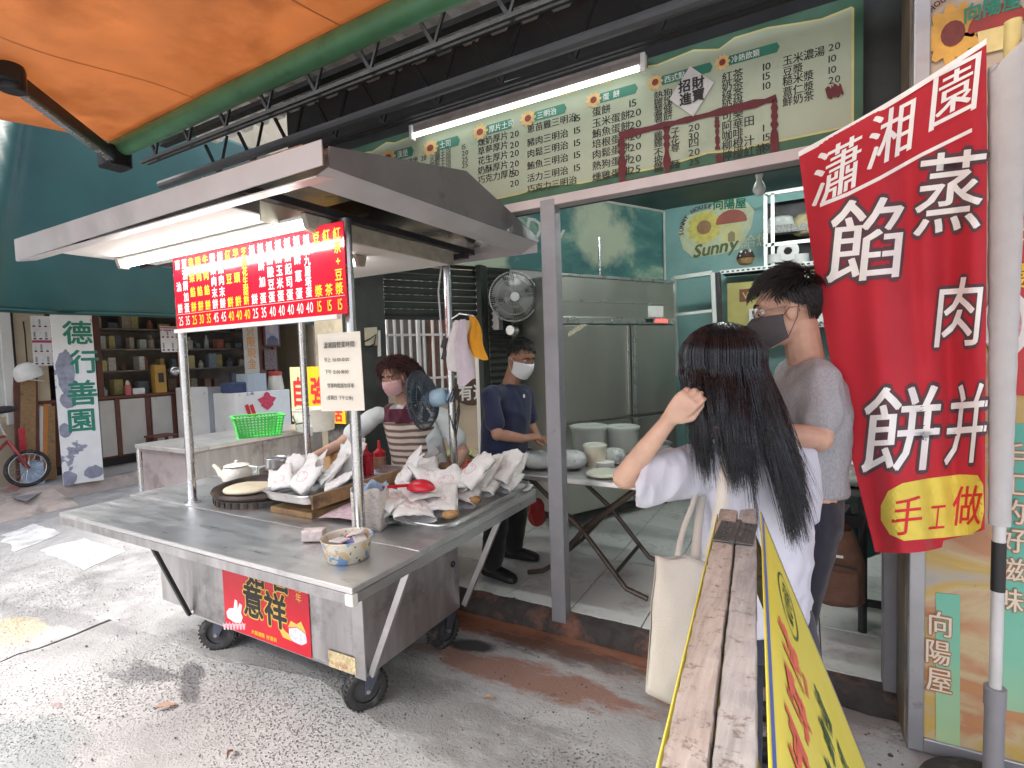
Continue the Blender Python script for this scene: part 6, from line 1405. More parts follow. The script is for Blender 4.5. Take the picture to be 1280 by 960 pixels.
def hand(mb, wr, d, nrm, curl=.5, spread=.12, s=1.0, thumb=1):
    """d: towards the fingers, nrm: back of the hand, thumb: side (+1/-1) along the cross axis"""
    d = V(d).normalized(); nrm = (V(nrm)-d*V(nrm).dot(d)).normalized(); sd = d.cross(nrm)*thumb; wr = V(wr)
    loft(mb, [(wr+d*t*s, sd*w_*s, nrm*h*s) for t, w_, h in ((-.02, .026, .021), (.0, .028, .020), (.03, .036, .018), (.06, .041, .016), (.085, .040, .013), (.095, .034, .010))], 16, 2.6)
    for off, L, dz in ((.030, .070, 0), (.010, .078, .004), (-.010, .073, .002), (-.029, .057, -.006)):
        b_ = wr+d*(.085+dz)*s+sd*off*s; ang = curl*.55; p = b_; dd = (d+sd*off*spread*12).normalized(); pts = [b_-dd*.015*s, b_]
        for seg in (.42, .32, .26):
            ax = dd.cross(nrm).normalized(); dd = (Matrix.Rotation(-ang, 3, ax) @ dd).normalized(); 
            if dd.dot(nrm) > 0.02 and curl > .2: dd = (dd - nrm*2*dd.dot(nrm)).normalized()
            p = p+dd*L*seg*s; pts.append(p); ang = curl*1.0
        limb(mb, pts, [.0095*s, .0095*s, .0085*s, .0078*s, .0068*s], 10)
    t0_ = wr+d*.02*s+sd*.026*s; dd = (d*.75+sd*.62-nrm*.25*curl*2).normalized(); p1 = t0_+dd*.035*s; dd2 = (d*.95+sd*(.35-.5*curl)-nrm*.4*curl).normalized(); p2 = p1+dd2*.030*s; p3 = p2+dd2*.024*s
    limb(mb, [t0_, p1, p2, p3], [.015*s, .012*s, .0098*s, .0080*s], 10)
class Head:
    def __init__(s, c, f, u=(0, 0, 1), sc=1.0):
        s.f = V(f).normalized(); u = V(u); s.u = (u-s.f*u.dot(s.f)).normalized(); s.r = s.f.cross(s.u); s.c = V(c); s.s = sc; s.M = basis(s.r, s.f, s.u)
    def p(s, x, y, z): return s.c + (s.r*x+s.f*y+s.u*z)*s.s
    def skull(s, mb):
        k = s.s; B = lambda q, rr, n=18: mb.ball(s.p(*q), tuple(a*k for a in rr), n, s.M)
        B((0, -.012, .035), (.074, .094, .086)); B((0, .018, -.03), (.063, .075, .078)); B((0, .030, -.075), (.046, .055, .038)); B((0, .068, -.098), (.022, .020, .018))
        B((0, .066, .040), (.055, .024, .024)); B((.034, .060, -.026), (.024, .024, .022)); B((-.034, .060, -.026), (.024, .024, .022))
        mb.tube([s.p(0, .088, .016), s.p(0, .098, -.006), s.p(0, .110, -.026)], [.008*k, .009*k, .013*k], 10); B((0, .108, -.028), (.014, .012, .010), 10); B((.012, .098, -.031), (.008, .009, .007), 8); B((-.012, .098, -.031), (.008, .009, .007), 8)
        B((0, .090, -.058), (.024, .010, .006), 10); B((0, .088, -.068), (.021, .010, .007), 10)
        for e in (-1, 1): B((e*.077, -.008, -.010), (.009, .021, .033), 12); B((e*.083, -.016, .0), (.006, .014, .022), 10)
    def face(s, parent, brow=(.02, .018, .018), look=-.25):
        k = s.s
        for e in (-1, 1):
            mb = MB(); mb.ball(s.p(e*.031, .0765, .010), .0125*k, 14); mb.build('eye', mat('eye_white', (.60, .57, .54), .3), parent, smooth=True)
            mb = MB(); mb.ball(s.p(e*.031, .0855, .010+look*.012), .0060*k, 10); mb.build('iris', mat('iris_dark', (.02, .012, .01), .2), parent, smooth=True)
            mb = MB(); mb.grid(lambda u, v: s.p(e*.031+(u-.5)*.032, .0905-.004*abs(u-.5)*4-.002*v, .022-.012*v-.008*(u-.5)**2*4), 7, 4); mb.build('eyelid', MATS['skin_'+s.tone], parent, smooth=True, solid=.002)
            mb = MB(); mb.tube([s.p(e*.014, .094, .034), s.p(e*.030, .0925, .040), s.p(e*.048, .082, .036)], [.0035*k, .004*k, .002*k], 6); mb.build('eyebrow', mat('brow_dark', brow, .8), parent, smooth=True)
    def mask(s, parent, m, top=.004):
        def P(u, v):
            a = R(-82)+u*R(164); z = (top-.020*(1-math.cos(a))*.6)*(1-v)+(-.118+.030*(1-math.cos(a)))*v
            bul = .014*math.sin(math.pi*min(1, v*1.05))+.016*math.exp(-((a)/.35)**2)*math.exp(-((v-.22)/.25)**2)
            rr = .004*abs(math.sin(v*math.pi*3.5))
            return s.p(.0805*math.sin(a)*(1-.10*v), .006+(.098-.018*v*v+bul+rr)*math.cos(a)*1.0, z)
        MB().grid(P, 28, 18).build('face_mask', m, parent, smooth=True, solid=.0016)
        for e in (-1, 1): MB().tube([P((e+1)/2, .06), s.p(e*.090, .0, .004), s.p(e*.090, -.026, .0), s.p(e*.089, -.018, -.03), P((e+1)/2, .94)], .0014*s.s, 6).build('ear_loop', m, parent)
SK = {}
def skin(tone, col):
    if 'skin_'+tone in MATS: return MATS['skin_'+tone]
    m, nt, b = base('skin_'+tone); co = nt.coord(); c = srgb(col)
    cc = nt.ramp(nt.noise(co, 18, 4), [(.3, tuple(x*.88 for x in c)), (.7, tuple(min(1, x*1.1) for x in c))]); setc(nt, b, 'Base Color', cc); b.inputs['Roughness'].default_value = .5
    b.inputs['Subsurface Weight'].default_value = .12; b.inputs['Subsurface Radius'].default_value = (.012, .004, .002); b.inputs['Subsurface Scale'].default_value = .5
    setc(nt, b, 'Normal', nt.bump(nt.noise(co, 160, 3), .08, .003)); return m
def wrinkle(me, amp, sc, stretch=(1, 1, .45), seed=0, amp2=0, tuck=None):
    ns = [v.normal.copy() for v in me.vertices]; cs = [v.co.copy() for v in me.vertices]; out = []
    for p, nv in zip(cs, ns):
        q = V((p.x*stretch[0], p.y*stretch[1], p.z*stretch[2]))*sc+V((seed, seed*.7, 0))
        n1 = mnoise.noise(q+V((mnoise.noise(q*.6)*1.5, 0, 0))); q2 = V((q.x+p.z*sc*.5, q.y, p.z*sc*.9-q.x*.6))*.8+V((9, 4, seed)); n2 = mnoise.noise(q2); msk = .5+.5*mnoise.noise(q*.35+V((3, 1, seed)))
        d = amp*(1-abs(n1)*2.2)*msk + amp*1.2*(.55-abs(n2)*2)*(1-msk) + amp2*mnoise.noise(q*2.7)
        out.extend(p + nv*d)
    me.vertices.foreach_set('co', out); me.update()
def cloth_mat(name, col, sc=220, rough=.85, var=.06): return mat(name, col, rough, 0, var, 7, .25, sc, sheen=.2)
def strands(name, m, parent, gen, n, sides=4):
    vs, fs = [], []
    for i in range(n):
        g_ = gen(i)
        if not g_: continue
        pts, r0, r1 = g_; mb = MB(); k = len(pts); mb.tube(pts, [r0+(r1-r0)*(j/(k-1))**1.5 for j in range(k)], sides, cap=False); o = len(vs); vs += mb.v; fs += [tuple(q+o for q in f) for f in mb.f]
    me = bpy.data.meshes.new(name); me.from_pydata([tuple(p) for p in vs], [], fs); me.polygons.foreach_set('use_smooth', [True]*len(me.polygons))
    return mobj(name, me, m, parent)
def hairmat(name, col, rough=.38): 
    m = mat(name, col, rough, 0, .35, 40, 0, 1, spec=.6); return m
hr_ = random.Random(5)
def scalp_dir():
    while True:
        v = V((hr_.gauss(0, 1), hr_.gauss(0, 1), hr_.gauss(0, 1))).normalized()
        lim = .55 if v.y > .45 else (.12 if v.y > 0 else (-.15 if v.y > -.4 else -.62))
        if v.z > lim + .05*math.sin(v.x*9): return v
def shorthair(h, parent, m, n=1500, L=.045, fringe=.03, lift=.6):
    k = h.s; ER = V((.0795, .1, .098))
    mb = MB(); mb.grid(lambda u, v: h.p(*(V((math.sin(u*6.2832)*math.sin(v*1.9), math.cos(u*6.2832)*math.sin(v*1.9), math.cos(v*1.9)))*1.0*V((1, 1, 1)).length**0).to_tuple()) if False else h.p(math.sin(u*6.2832)*math.sin(v*capv(u))*.0765, -.013+math.cos(u*6.2832)*math.sin(v*capv(u))*.0965, .036+math.cos(v*capv(u))*.0885), 40, 14, closeu=True); mb.build('hair_base', m, parent, smooth=True)
    def gen(i):
        d = scalp_dir(); p0 = V((d.x*ER.x, d.y*ER.y-.012, d.z*ER.z+.035)); g = V((d.x*.25, .75+.2*d.y, -.25-.6*(1-d.z)))
        if d.z < .35: g = V((d.x*.1, -.25, -1))
        g = (g-d*g.dot(d)).normalized(); ll = L*hr_.uniform(.6, 1.2)*(1.0 if d.z > .35 else .55); li = lift*(1 if d.z > .35 else .25)
        pts = [p0+g*ll*t+d*(.004+li*.016*math.sin(t*2.0)) + V((hr_.gauss(0, .0012), hr_.gauss(0, .0012), -.010*t*t*fringe*10)) for t in (0, .3, .6, .85, 1.0)]
        return [h.p(*q) for q in pts], .0019*k, .0005*k
    strands('hair', m, parent, gen, n, 3)
def capv(u):
    c = math.cos(u*6.2832); return 1.02 if c > .55 else (1.25 if c > .2 else (1.55 if c > -.3 else 1.95))

# ------------------------------------------------------------------ the man in the navy T-shirt at the folding table
def body_legs(mb, hipL, knL, anL, hipR, knR, anR, s=1.0):
    for a, k, c in ((hipL, knL, anL), (hipR, knR, anR)): limb(mb, [a, k, c], [.080*s, .052*s, .036*s])
def shoe(parent, an, d, m, name='shoe', L=.27):
    an = V(an); d = V(d).normalized(); sd = d.cross(V((0, 0, 1))).normalized(); z0 = an.z; mb = MB()
    g = V((an.x, an.y, z0)); mb2 = []
    loft(mb, [(g-d*.07+V((0, 0, .045)), sd*.034, V((0, 0, .045))), (g-d*.03+V((0, 0, .048)), sd*.040, V((0, 0, .048))), (g+d*.05+V((0, 0, .042)), sd*.042, V((0, 0, .042))), (g+d*.12+V((0, 0, .034)), sd*.047, V((0, 0, .034))), (g+d*.17+V((0, 0, .028)), sd*.042, V((0, 0, .028))), (g+d*.195+V((0, 0, .022)), sd*.025, V((0, 0, .020)))], 18, 2.6)
    return mobj(name, voxel(mb, .006, 3), m, parent)

p1 = thing('person', 'man in a navy T-shirt and white mask working at the folding table', 'person', (-1.74, 3.03, FZ))
p1_sk = skin('tan', (.38, .20, .13))
D1 = 3.47
h1 = Head(pd(651, 448, D1), V((.86, -.30, -.40)), (0, 0, 1), .98); h1.tone = 'tan'
nk = pd(637, 480, D1+.02); ch1 = pd(634, 515, D1+.02); pe1 = pd(629, 588, D1+.03)
shR, elR, wrR = pd(612, 496, 3.30), pd(622, 543, 3.24), pd(653, 548, 3.24)
shL, elL, wrL = pd(656, 494, 3.64), pd(664, 534, 3.60), pd(672, 548, 3.46)
fw1 = V((.93, -.30, 0)).normalized(); sx1 = V((-.30, -.93, 0)).normalized()          # facing, right-hand side
mb = MB(); h1.skull(mb)
limb(mb, [nk-V((0, 0, .03)), h1.p(0, -.02, -.05)], [.060, .056])
loft(mb, [(pe1-V((0, 0, .08)), sx1*.13, fw1*.10), (pe1+V((0, 0, .05)), sx1*.135, fw1*.10), (ch1, sx1*.15, fw1*.105), (nk-V((0, 0, .06)), sx1*.14, fw1*.085), (nk, sx1*.06, fw1*.06)])
for a, b_, c in ((shR, elR, wrR), (shL, elL, wrL)): limb(mb, [a, b_, c], [.050, .040, .028])
hand(mb, wrR, pd(672, 545, 3.26)-wrR, V((0, -.3, 1)), .55, s=.98, thumb=-1); hand(mb, wrL, pd(690, 552, 3.36)-wrL, V((0, -.2, 1)), .5, s=.98, thumb=1)
an_n, an_f = V((-1.80, 2.86, FZ)), V((-1.83, 3.20, FZ)); kn_n, kn_f = V((-1.76, 2.90, .56)), V((-1.78, 3.20, .56)); hp_n, hp_f = pe1+sx1*.09, pe1-sx1*.09
body_legs(mb, hp_n, kn_n, an_n+V((0, 0, .07)), hp_f, kn_f, an_f+V((0, 0, .07)), .92)
mobj('body', voxel(mb, .0048, 3), p1_sk, p1)
h1.face(p1, look=-.6); h1.mask(p1, mat('white_mask', (.80, .82, .84), .75, 0, .03, 10, .1, 60)); shorthair(h1, p1, hairmat('black_hair', (.013, .012, .012)), 1300, .035, .03, .4)
mb = MB(); navy = cloth_mat('navy_tshirt', (.014, .020, .060))
loft(mb, [(pe1-V((0, 0, .07)), sx1*.165, fw1*.135), (pe1+V((0, 0, .08)), sx1*.165, fw1*.135), (ch1, sx1*.172, fw1*.130), (nk-V((0, 0, .075)), sx1*.165, fw1*.105), (nk-V((0, 0, .02)), sx1*.09, fw1*.075), (nk+V((0, 0, .0)), sx1*.068, fw1*.064)])
for a, b_ in ((shR, elR), (shL, elL)): limb(mb, [a-(a-nk)*.2, a, a.lerp(b_, .70)], [.058, .058, .060])
limb(mb, [nk-V((0, 0, .05)), shR], [.05, .05]); limb(mb, [nk-V((0, 0, .05)), shL], [.05, .05])
me = voxel(mb, .009, 12); wrinkle(me, .008, 9, (1, 1, .6), 2, .003); mobj('tshirt', me, navy, p1)
mb = MB(); blackp = cloth_mat('black_trousers', (.012, .012, .014))
loft(mb, [(pe1-V((0, 0, .14)), sx1*.15, fw1*.115), (pe1-V((0, 0, .02)), sx1*.155, fw1*.12), (pe1+V((0, 0, .05)), sx1*.15, fw1*.11)])
for a, k, c in ((hp_n, kn_n, an_n), (hp_f, kn_f, an_f)): limb(mb, [a-V((0, 0, .05)), k, c+V((0, 0, .10))], [.098, .082, .072])
me = voxel(mb, .010, 4); wrinkle(me, .006, 9, (1, 1, .8), 5, .003); mobj('trousers', me, blackp, p1)
shm = mat('black_shoe', (.015, .015, .016), .45, 0, .2, 10, .1, 60)
shoe(p1, an_n, (1, -.15, 0), shm); shoe(p1, an_f, (1, .1, 0), shm)
MB().box(pd(655, 495, 3.33), (.012, .004, .022)).build('shirt_logo', whiteink, p1)

# ------------------------------------------------------------------ the tall man in the grey T-shirt, seen in profile
p2 = thing('person', 'tall man in a grey T-shirt, glasses and dark mask standing in profile', 'person', (.02, 2.2, .014))
p2_sk = skin('fair', (.56, .33, .24))
D2 = 1.92
h2 = Head(pd(983, 388, D2-.02), V((-.985, -.12, -.20)), (0, 0, 1), 1.06); h2.tone = 'fair'
fw2 = V((-.96, -.28, 0)).normalized(); sx2 = V((-.28, .96, 0)).normalized(); lf2 = -sx2
nk2 = pd(1010, 452, D2+.0); ch2 = pd(1009, 510, D2+.0); pe2 = pd(1006, 618, D2+.03)
shl, ell, wrl = pd(1026, 474, 1.80), pd(1024, 548, 1.74), pd(968, 540, 1.72)
shr, elr, wrr = pd(990, 468, 2.08), pd(980, 540, 2.10), pd(930, 540, 2.02)
mb = MB(); h2.skull(mb); limb(mb, [nk2-V((0, 0, .04)), h2.p(0, -.028, -.055)], [.064, .060])
loft(mb, [(pe2-V((0, 0, .1)), sx2*.13, fw2*.10), (pe2+V((0, 0, .05)), sx2*.13, fw2*.10), (ch2, sx2*.15, fw2*.11), (nk2-V((0, 0, .06)), sx2*.15, fw2*.09), (nk2, sx2*.06, fw2*.06)])
limb(mb, [shl, ell, wrl], [.054, .044, .030]); limb(mb, [shr, elr, wrr], [.054, .044, .030])
hand(mb, wrl, fw2+V((0, 0, .1)), V((0, -.6, .8)), .6, thumb=-1); hand(mb, wrr, fw2+V((0, 0, .1)), V((0, .6, .8)), .6, thumb=1)
g2 = .014; a2l, a2r = V((-.03, 2.10, g2)), V((-.01, 2.33, g2)); k2l, k2r = V((-.045, 2.12, .53)), V((-.04, 2.32, .53)); q2l, q2r = pe2+lf2*.09, pe2-lf2*.09
body_legs(mb, q2l, k2l, a2l+V((0, 0, .08)), q2r, k2r, a2r+V((0, 0, .08)))
mobj('body', voxel(mb, .0045, 3), p2_sk, p2)
h2.face(p2, look=-.4); h2.mask(p2, mat('dark_grey_mask', (.065, .060, .066), .8, 0, .1, 10, .15, 60), -.002)
shorthair(h2, p2, hairmat('black_hair', (.013, .012, .012)), 2200, .052, .03, .9)
glm = mat('glasses_wire', (.30, .30, .32), .3, .8)
gl = MB()
for e in (-1, 1):
    MB().tube([h2.p(e*.033+.026*math.cos(t), .101, .008+.019*math.sin(t)) for t in [i*math.pi/10 for i in range(20)]], .0014, 6, closed=True).build('glasses_rim', glm, p2)
    MB().tube([h2.p(e*.059, .099, .012), h2.p(e*.080, .05, .012), h2.p(e*.084, -.01, .010)], .0015, 6).build('glasses_arm', glm, p2)
grey_t, nt, b = base('heather_grey'); co = nt.coord(); hn = nt.noise(nt.mapping(co, (1, 1, .35)), 260, 4, .7)
setc(nt, b, 'Base Color', nt.ramp(hn, [(.3, (.25, .25, .27)), (.7, (.42, .42, .44))])); b.inputs['Roughness'].default_value = .9; setc(nt, b, 'Normal', nt.bump(nt.noise(co, 300, 3), .2, .003))
mb = MB(); loft(mb, [(pe2+V((0, 0, .01)), sx2*.165, fw2*.132), (pe2+V((0, 0, .12)), sx2*.165, fw2*.132), (ch2-V((0, 0, .02)), sx2*.172, fw2*.134), (nk2-V((0, 0, .085)), sx2*.178, fw2*.112), (nk2-V((0, 0, .025)), sx2*.095, fw2*.080), (nk2+V((0, 0, .0)), sx2*.070, fw2*.067)])
for a, b_ in ((shl, ell), (shr, elr)): limb(mb, [a-(a-nk2)*.25, a, a.lerp(b_, .66)], [.058, .060, .066])
mb.ball(shl.lerp(ch2, .35), .085, 14); mb.ball(shr.lerp(ch2, .35), .085, 14)
limb(mb, [nk2-V((0, 0, .05)), shl], [.055, .055]); limb(mb, [nk2-V((0, 0, .05)), shr], [.055, .055])
me = voxel(mb, .008, 30); wrinkle(me, .010, 10, (1, 1, .5), 12, .004); mobj('tshirt', me, grey_t, p2)
mb = MB(); loft(mb, [(pe2-V((0, 0, .14)), sx2*.145, fw2*.115), (pe2-V((0, 0, .02)), sx2*.150, fw2*.118), (pe2+V((0, 0, .05)), sx2*.145, fw2*.112)])
for a, k, c in ((q2l, k2l, a2l), (q2r, k2r, a2r)): limb(mb, [a-V((0, 0, .05)), k, c+V((0, 0, .09))], [.098, .074, .060])
me = voxel(mb, .010, 4); wrinkle(me, .005, 8, (1, 1, .8), 15, .003); mobj('trousers', me, cloth_mat('dark_navy_trousers', (.018, .017, .028)), p2)
shoe(p2, a2l, (-1, -.2, 0), shm); shoe(p2, a2r, (-1, -.1, 0), shm)
# sling strap across the back
sp_pts = [(960, 466, 1.90), (968, 452, 1.84), (985, 440, 1.82), (1000, 452, 1.78)]
st1 = [nk2+fw2*.10+V((0, 0, -.06)), nk2+fw2*.05+lf2*.07+V((0, 0, -.012)), nk2-fw2*.03+lf2*.09+V((0, 0, -.03))]

# ------------------------------------------------------------------ the woman with long black hair, seen from behind
p3 = thing('person', 'woman in a white T-shirt with long black hair raising her hand to her head', 'person', (-.13, 1.9, .014))
p3_sk = skin('light', (.60, .38, .28))
D3 = 1.73
h3 = Head(pd(903, 456, D3+.0), V((-.10, .97, -.06)), (0, 0, 1), 1.0); h3.tone = 'light'
fw3 = V((-.22, .975, 0)).normalized(); rt3 = V((.975, .22, 0)).normalized()
nk3 = pd(932, 545, D3); ch3 = pd(944, 610, D3); pe3 = pd(944, 752, D3+.02)
sl3, el3, wl3 = pd(886, 578, D3+.02), pd(780, 597, D3-.06), pd(838, 523, D3-.12)
sr3, er3, wr3 = pd(990, 566, D3+.05), pd(1003, 660, D3+.12), pd(985, 690, D3+.30)
mb = MB(); h3.skull(mb); limb(mb, [nk3-V((0, 0, .03)), h3.p(0, -.02, -.05)], [.052, .048])
loft(mb, [(pe3-V((0, 0, .1)), rt3*.145, fw3*.10), (pe3+V((0, 0, .05)), rt3*.125, fw3*.09), (ch3, rt3*.135, fw3*.09), (nk3-V((0, 0, .07)), rt3*.13, fw3*.075), (nk3, rt3*.055, fw3*.055)])
limb(mb, [sl3, el3], [.046, .038]); limb(mb, [el3, el3.lerp(wl3, .45), wl3], [.037, .034, .0235]); limb(mb, [sr3, er3, wr3], [.046, .036, .024])
hd3 = pd(866, 490, D3-.165)-wl3
hand(mb, wl3, hd3+RT*.01, -FW*.9+UP*.25-RT*.2, .95, .02, .95, 1)
hand(mb, wr3, V((-.3, .8, 0)), V((0, 0, 1)), .5, thumb=1)
a3l, a3r = V((-.19, 1.90, .014)), V((.02, 1.94, .014)); k3l, k3r = V((-.20, 1.93, .48)), V((-.02, 1.95, .48)); q3l, q3r = pe3-rt3*.08, pe3+rt3*.08
body_legs(mb, q3l, k3l, a3l+V((0, 0, .07)), q3r, k3r, a3r+V((0, 0, .07)), .92)
mobj('body', voxel(mb, .0042, 3), p3_sk, p3)
h3.face(p3)
tee = mat('white_cotton', (.60, .60, .68), .9, 0, .03, 7, .2, 240, sheen=.2)
mb = MB(); loft(mb, [(pe3-V((0, 0, .06)), rt3*.165, fw3*.13), (pe3+V((0, 0, .05)), rt3*.160, fw3*.125), (ch3-V((0, 0, .03)), rt3*.165, fw3*.122), (nk3-V((0, 0, .085)), rt3*.168, fw3*.100), (nk3-V((0, 0, .035)), rt3*.095, fw3*.074), (nk3-V((0, 0, .005)), rt3*.066, fw3*.060)])
dsl = (el3-sl3).normalized()
P_ = [sl3+V((.06, 0, -.01)), sl3, sl3.lerp(el3, .45), sl3.lerp(el3, .83)]
loft(mb, [(P_[0], V((0, 0, .075)), fw3*.07), (P_[1]-V((0, 0, .015)), V((0, 0, .085)), fw3*.075), (P_[2]-V((0, 0, .022)), V((0, 0, .086)), fw3*.078), (P_[3]-V((0, 0, .020)), V((.01, 0, .082)), fw3*.076)])
limb(mb, [sr3-rt3*.06, sr3, sr3.lerp(er3, .75)], [.06, .066, .070])
limb(mb, [nk3-V((0, 0, .035)), sl3], [.055, .058]); limb(mb, [nk3-V((0, 0, .035)), sr3], [.055, .058])
me = voxel(mb, .0065, 10); wrinkle(me, .015, 11, (1, 1, .45), 21, .006); mobj('tshirt', me, tee, p3)
mb = MB()
for a, k, c in ((q3l, k3l, a3l), (q3r, k3r, a3r)): limb(mb, [a-V((0, 0, .05)), k, c+V((0, 0, .08))], [.10, .075, .06])
loft(mb, [(pe3-V((0, 0, .16)), rt3*.15, fw3*.115), (pe3, rt3*.15, fw3*.11)])
me = voxel(mb, .012, 4); mobj('trousers', me, cloth_mat('denim_dark', (.03, .035, .06)), p3)
shoe(p3, a3l, fw3, mat('white_shoe', (.65, .65, .66), .6)); shoe(p3, a3r, fw3, MATS['white_shoe'])
hm3 = mat('long_black_hair', (.010, .009, .013), .30, 0, .5, 60, spec=.75)
ER3 = V((.132, .135, .116))
LOCK = []
for i in range(150):
    phi = hr_.uniform(-2.1, 2.1); Lh = hr_.uniform(.30, .38) - .04*abs(math.sin(phi))
    if phi > .5: Lh = hr_.uniform(.34, .52)
    if phi < -1.1: Lh = hr_.uniform(.16, .28)
    LOCK.append((phi, hr_.uniform(.84, 1.02), hr_.uniform(.0, .22), Lh, hr_.uniform(-.014, .014), hr_.uniform(0, 6.28)))
def lh(i):
    # a strand leaves the crown, follows the head and falls over the back; the right-hand lock falls in front of the shoulder
    phi, rj, th0, Lh, wob, wo2 = LOCK[i % 150]; fly = hr_.random() < .06
    phi += hr_.gauss(0, .07); rj += hr_.gauss(0, .018)+(.05 if fly else 0); th0 = max(.02, th0+hr_.gauss(0, .06)); Lh *= hr_.uniform(.86, 1.06); wob += hr_.gauss(0, .006)*(3 if fly else 1); pts = []; c0 = V((0, -.008, .022))
    for t in (0, .2, .4, .6, .8, 1.0):
        th = th0+(1.78-th0)*t; pts.append(c0 + V((math.sin(phi)*math.sin(th)*ER3.x*rj, -math.cos(phi)*math.sin(th)*ER3.y*rj, math.cos(th)*ER3.z*(.94+.06*rj))))
    q = pts[-1]
    tx = .095*(1 if phi > .5 else .3) + (.02 if phi > -.5 else -.02); ty = -.05 if phi > -.9 else -.01
    for t in (.12, .25, .4, .55, .7, .85, 1.0):
        inx = q.x*(1-.26*t) + tx*t*1.15 + wob*t + .007*math.sin(t*5+wo2); iny = q.y + ty*min(1, t*1.6) + .012*math.cos(t*4+wo2) - .02*t
        pts.append(V((inx, iny, q.z-Lh*t)))
    return [h3.p(*p) for p in pts], .0016, .0003
strands('long_hair', hm3, p3, lh, 5200, 3)
mb = MB(); mb.grid(lambda u, v: h3.p(math.sin((u-.5)*5.4)*math.sin(v*1.7)*.086, -.010-math.cos((u-.5)*5.4)*math.sin(v*1.7)*.101, .03+math.cos(v*1.7)*.095), 40, 16); mb.build('hair_base', hm3, p3, smooth=True)
# tote bag on her left shoulder
canvas_m = mat('cream_canvas', (.58, .54, .48), .9, 0, .05, 5, .3, 200)
tt = thing('tote_bag', 'plain cream canvas tote bag hanging from the long haired woman\'s shoulder', 'tote bag', pd(845, 780, 1.50))
TB = [pd(820, 694, 1.50), pd(893, 702, 1.55), pd(880, 900, 1.52), pd(808, 866, 1.47)]
dn = (TB[1]-TB[0]).cross(TB[3]-TB[0]).normalized()
def totef(sg):
    def f(u, v):
        p = TB[0].lerp(TB[1], u).lerp(TB[3].lerp(TB[2], u), v)
        return p + dn*sg*(.004+.035*math.sin(math.pi*u)**.7*math.sin(math.pi*min(1, .06+v*.94))**.6) + dn*.008*smoothnoise((u*4, v*4, 2)) + V((0, 0, -.006*math.sin(u*9)*(v < .05)))
    return f
for sg in (1, -1): MB().grid(totef(sg), 18, 22).build('side', canvas_m, tt, smooth=True, solid=.0015)
def strap(pts, w_): 
    mb = MB(); pts = [V(p) for p in pts]; sm = []
    for i in range(len(pts)-1):
        for k in range(5): 
            t = k/5; a, b_, c, d = pts[max(i-1, 0)], pts[i], pts[i+1], pts[min(i+2, len(pts)-1)]
            sm.append(.5*((2*b_)+(c-a)*t+(2*a-5*b_+4*c-d)*t*t+(3*b_-a-3*c+d)*t**3))
    sm.append(pts[-1]); mb.tube(sm, w_/2, 8, ell=(1.0, .12)); return mb
def facing(pts, w_, name):
    pts = [V(p) for p in pts]; mb = MB(); prev = None
    for i in range(len(pts)-1):
        for k in range(5):
            t = k/5; a, b_, c, d = pts[max(i-1, 0)], pts[i], pts[i+1], pts[min(i+2, len(pts)-1)]; q = .5*((2*b_)+(c-a)*t+(2*a-5*b_+4*c-d)*t*t+(3*b_-a-3*c+d)*t**3)
            if prev is not None and (q-prev[2]).length > 1e-4:
                dd = (q-prev[2]).normalized(); s_ = dd.cross(q-CAM).normalized()*w_/2
                if prev[0] is not None: mb.quad(prev[0], prev[1], q+s_, q-s_)
                prev = (q-s_, q+s_, q)
            else: prev = (None, None, q)
    return mb.build(name, canvas_m, tt, smooth=True, solid=.002, weld=True)
facing([pd(884, 706, 1.53), pd(896, 660, 1.545), pd(906, 600, 1.55), pd(911, 565, 1.60), pd(906, 550, 1.68), pd(898, 556, 1.76)], .036, 'strap')
facing([pd(846, 700, 1.52), pd(853, 665, 1.60), pd(866, 630, 1.66), pd(872, 610, 1.70)], .016, 'strap')
facing([pd(868, 704, 1.56), pd(872, 665, 1.62), pd(876, 630, 1.68), pd(878, 610, 1.72)], .026, 'strap')

# ------------------------------------------------------------------ the cook behind the cart
p4 = thing('person', 'woman with curly reddish hair, pink mask and striped apron cooking behind the cart', 'person', (-2.62, 2.98, FZ))
p4_sk = skin('warm', (.52, .30, .22))
D4 = 3.88
h4 = Head(pd(494, 472, D4-.05), V((-.05, -.95, -.24)), (0, 0, 1), 1.0); h4.tone = 'warm'
fw4 = V((.25, -.97, 0)).normalized(); rt4 = V((-.97, -.25, 0)).normalized()      # her right is image left
nk4 = pd(507, 505, D4+.02); ch4 = pd(520, 545, D4+.04); pe4 = pd(535, 620, D4+.10)
sr4, er4, wr4 = pd(466, 522, D4-.02), pd(425, 556, D4-.15), pd(390, 572, D4-.33)
sl4, el4, wl4 = pd(556, 522, D4+.04), pd(580, 566, D4+.02), pd(560, 602, D4-.22)
mb = MB(); h4.skull(mb); limb(mb, [nk4-V((0, 0, .03)), h4.p(0, -.02, -.05)], [.055, .050])
loft(mb, [(pe4-V((0, 0, .1)), rt4*.17, fw4*.13), (pe4+V((0, 0, .08)), rt4*.16, fw4*.13), (ch4, rt4*.17, fw4*.12), (nk4-V((0, 0, .06)), rt4*.16, fw4*.09), (nk4, rt4*.06, fw4*.06)])
limb(mb, [sr4, er4, wr4], [.055, .044, .030]); limb(mb, [sl4, el4, wl4], [.055, .044, .030])
hand(mb, wr4, pd(374, 580, D4-.40)-wr4, V((0, -.2, 1)), .45, s=1.0, thumb=-1); hand(mb, wl4, V((-.3, -.8, -.2)), V((0, 0, 1)), .5, thumb=1)
a4l, a4r = V((-2.5, 3.12, FZ)), V((-2.76, 3.08, FZ)); q4l, q4r = pe4-rt4*.09, pe4+rt4*.09
body_legs(mb, q4l, V((-2.52, 3.06, .52)), a4l+V((0, 0, .07)), q4r, V((-2.74, 3.02, .52)), a4r+V((0, 0, .07)))
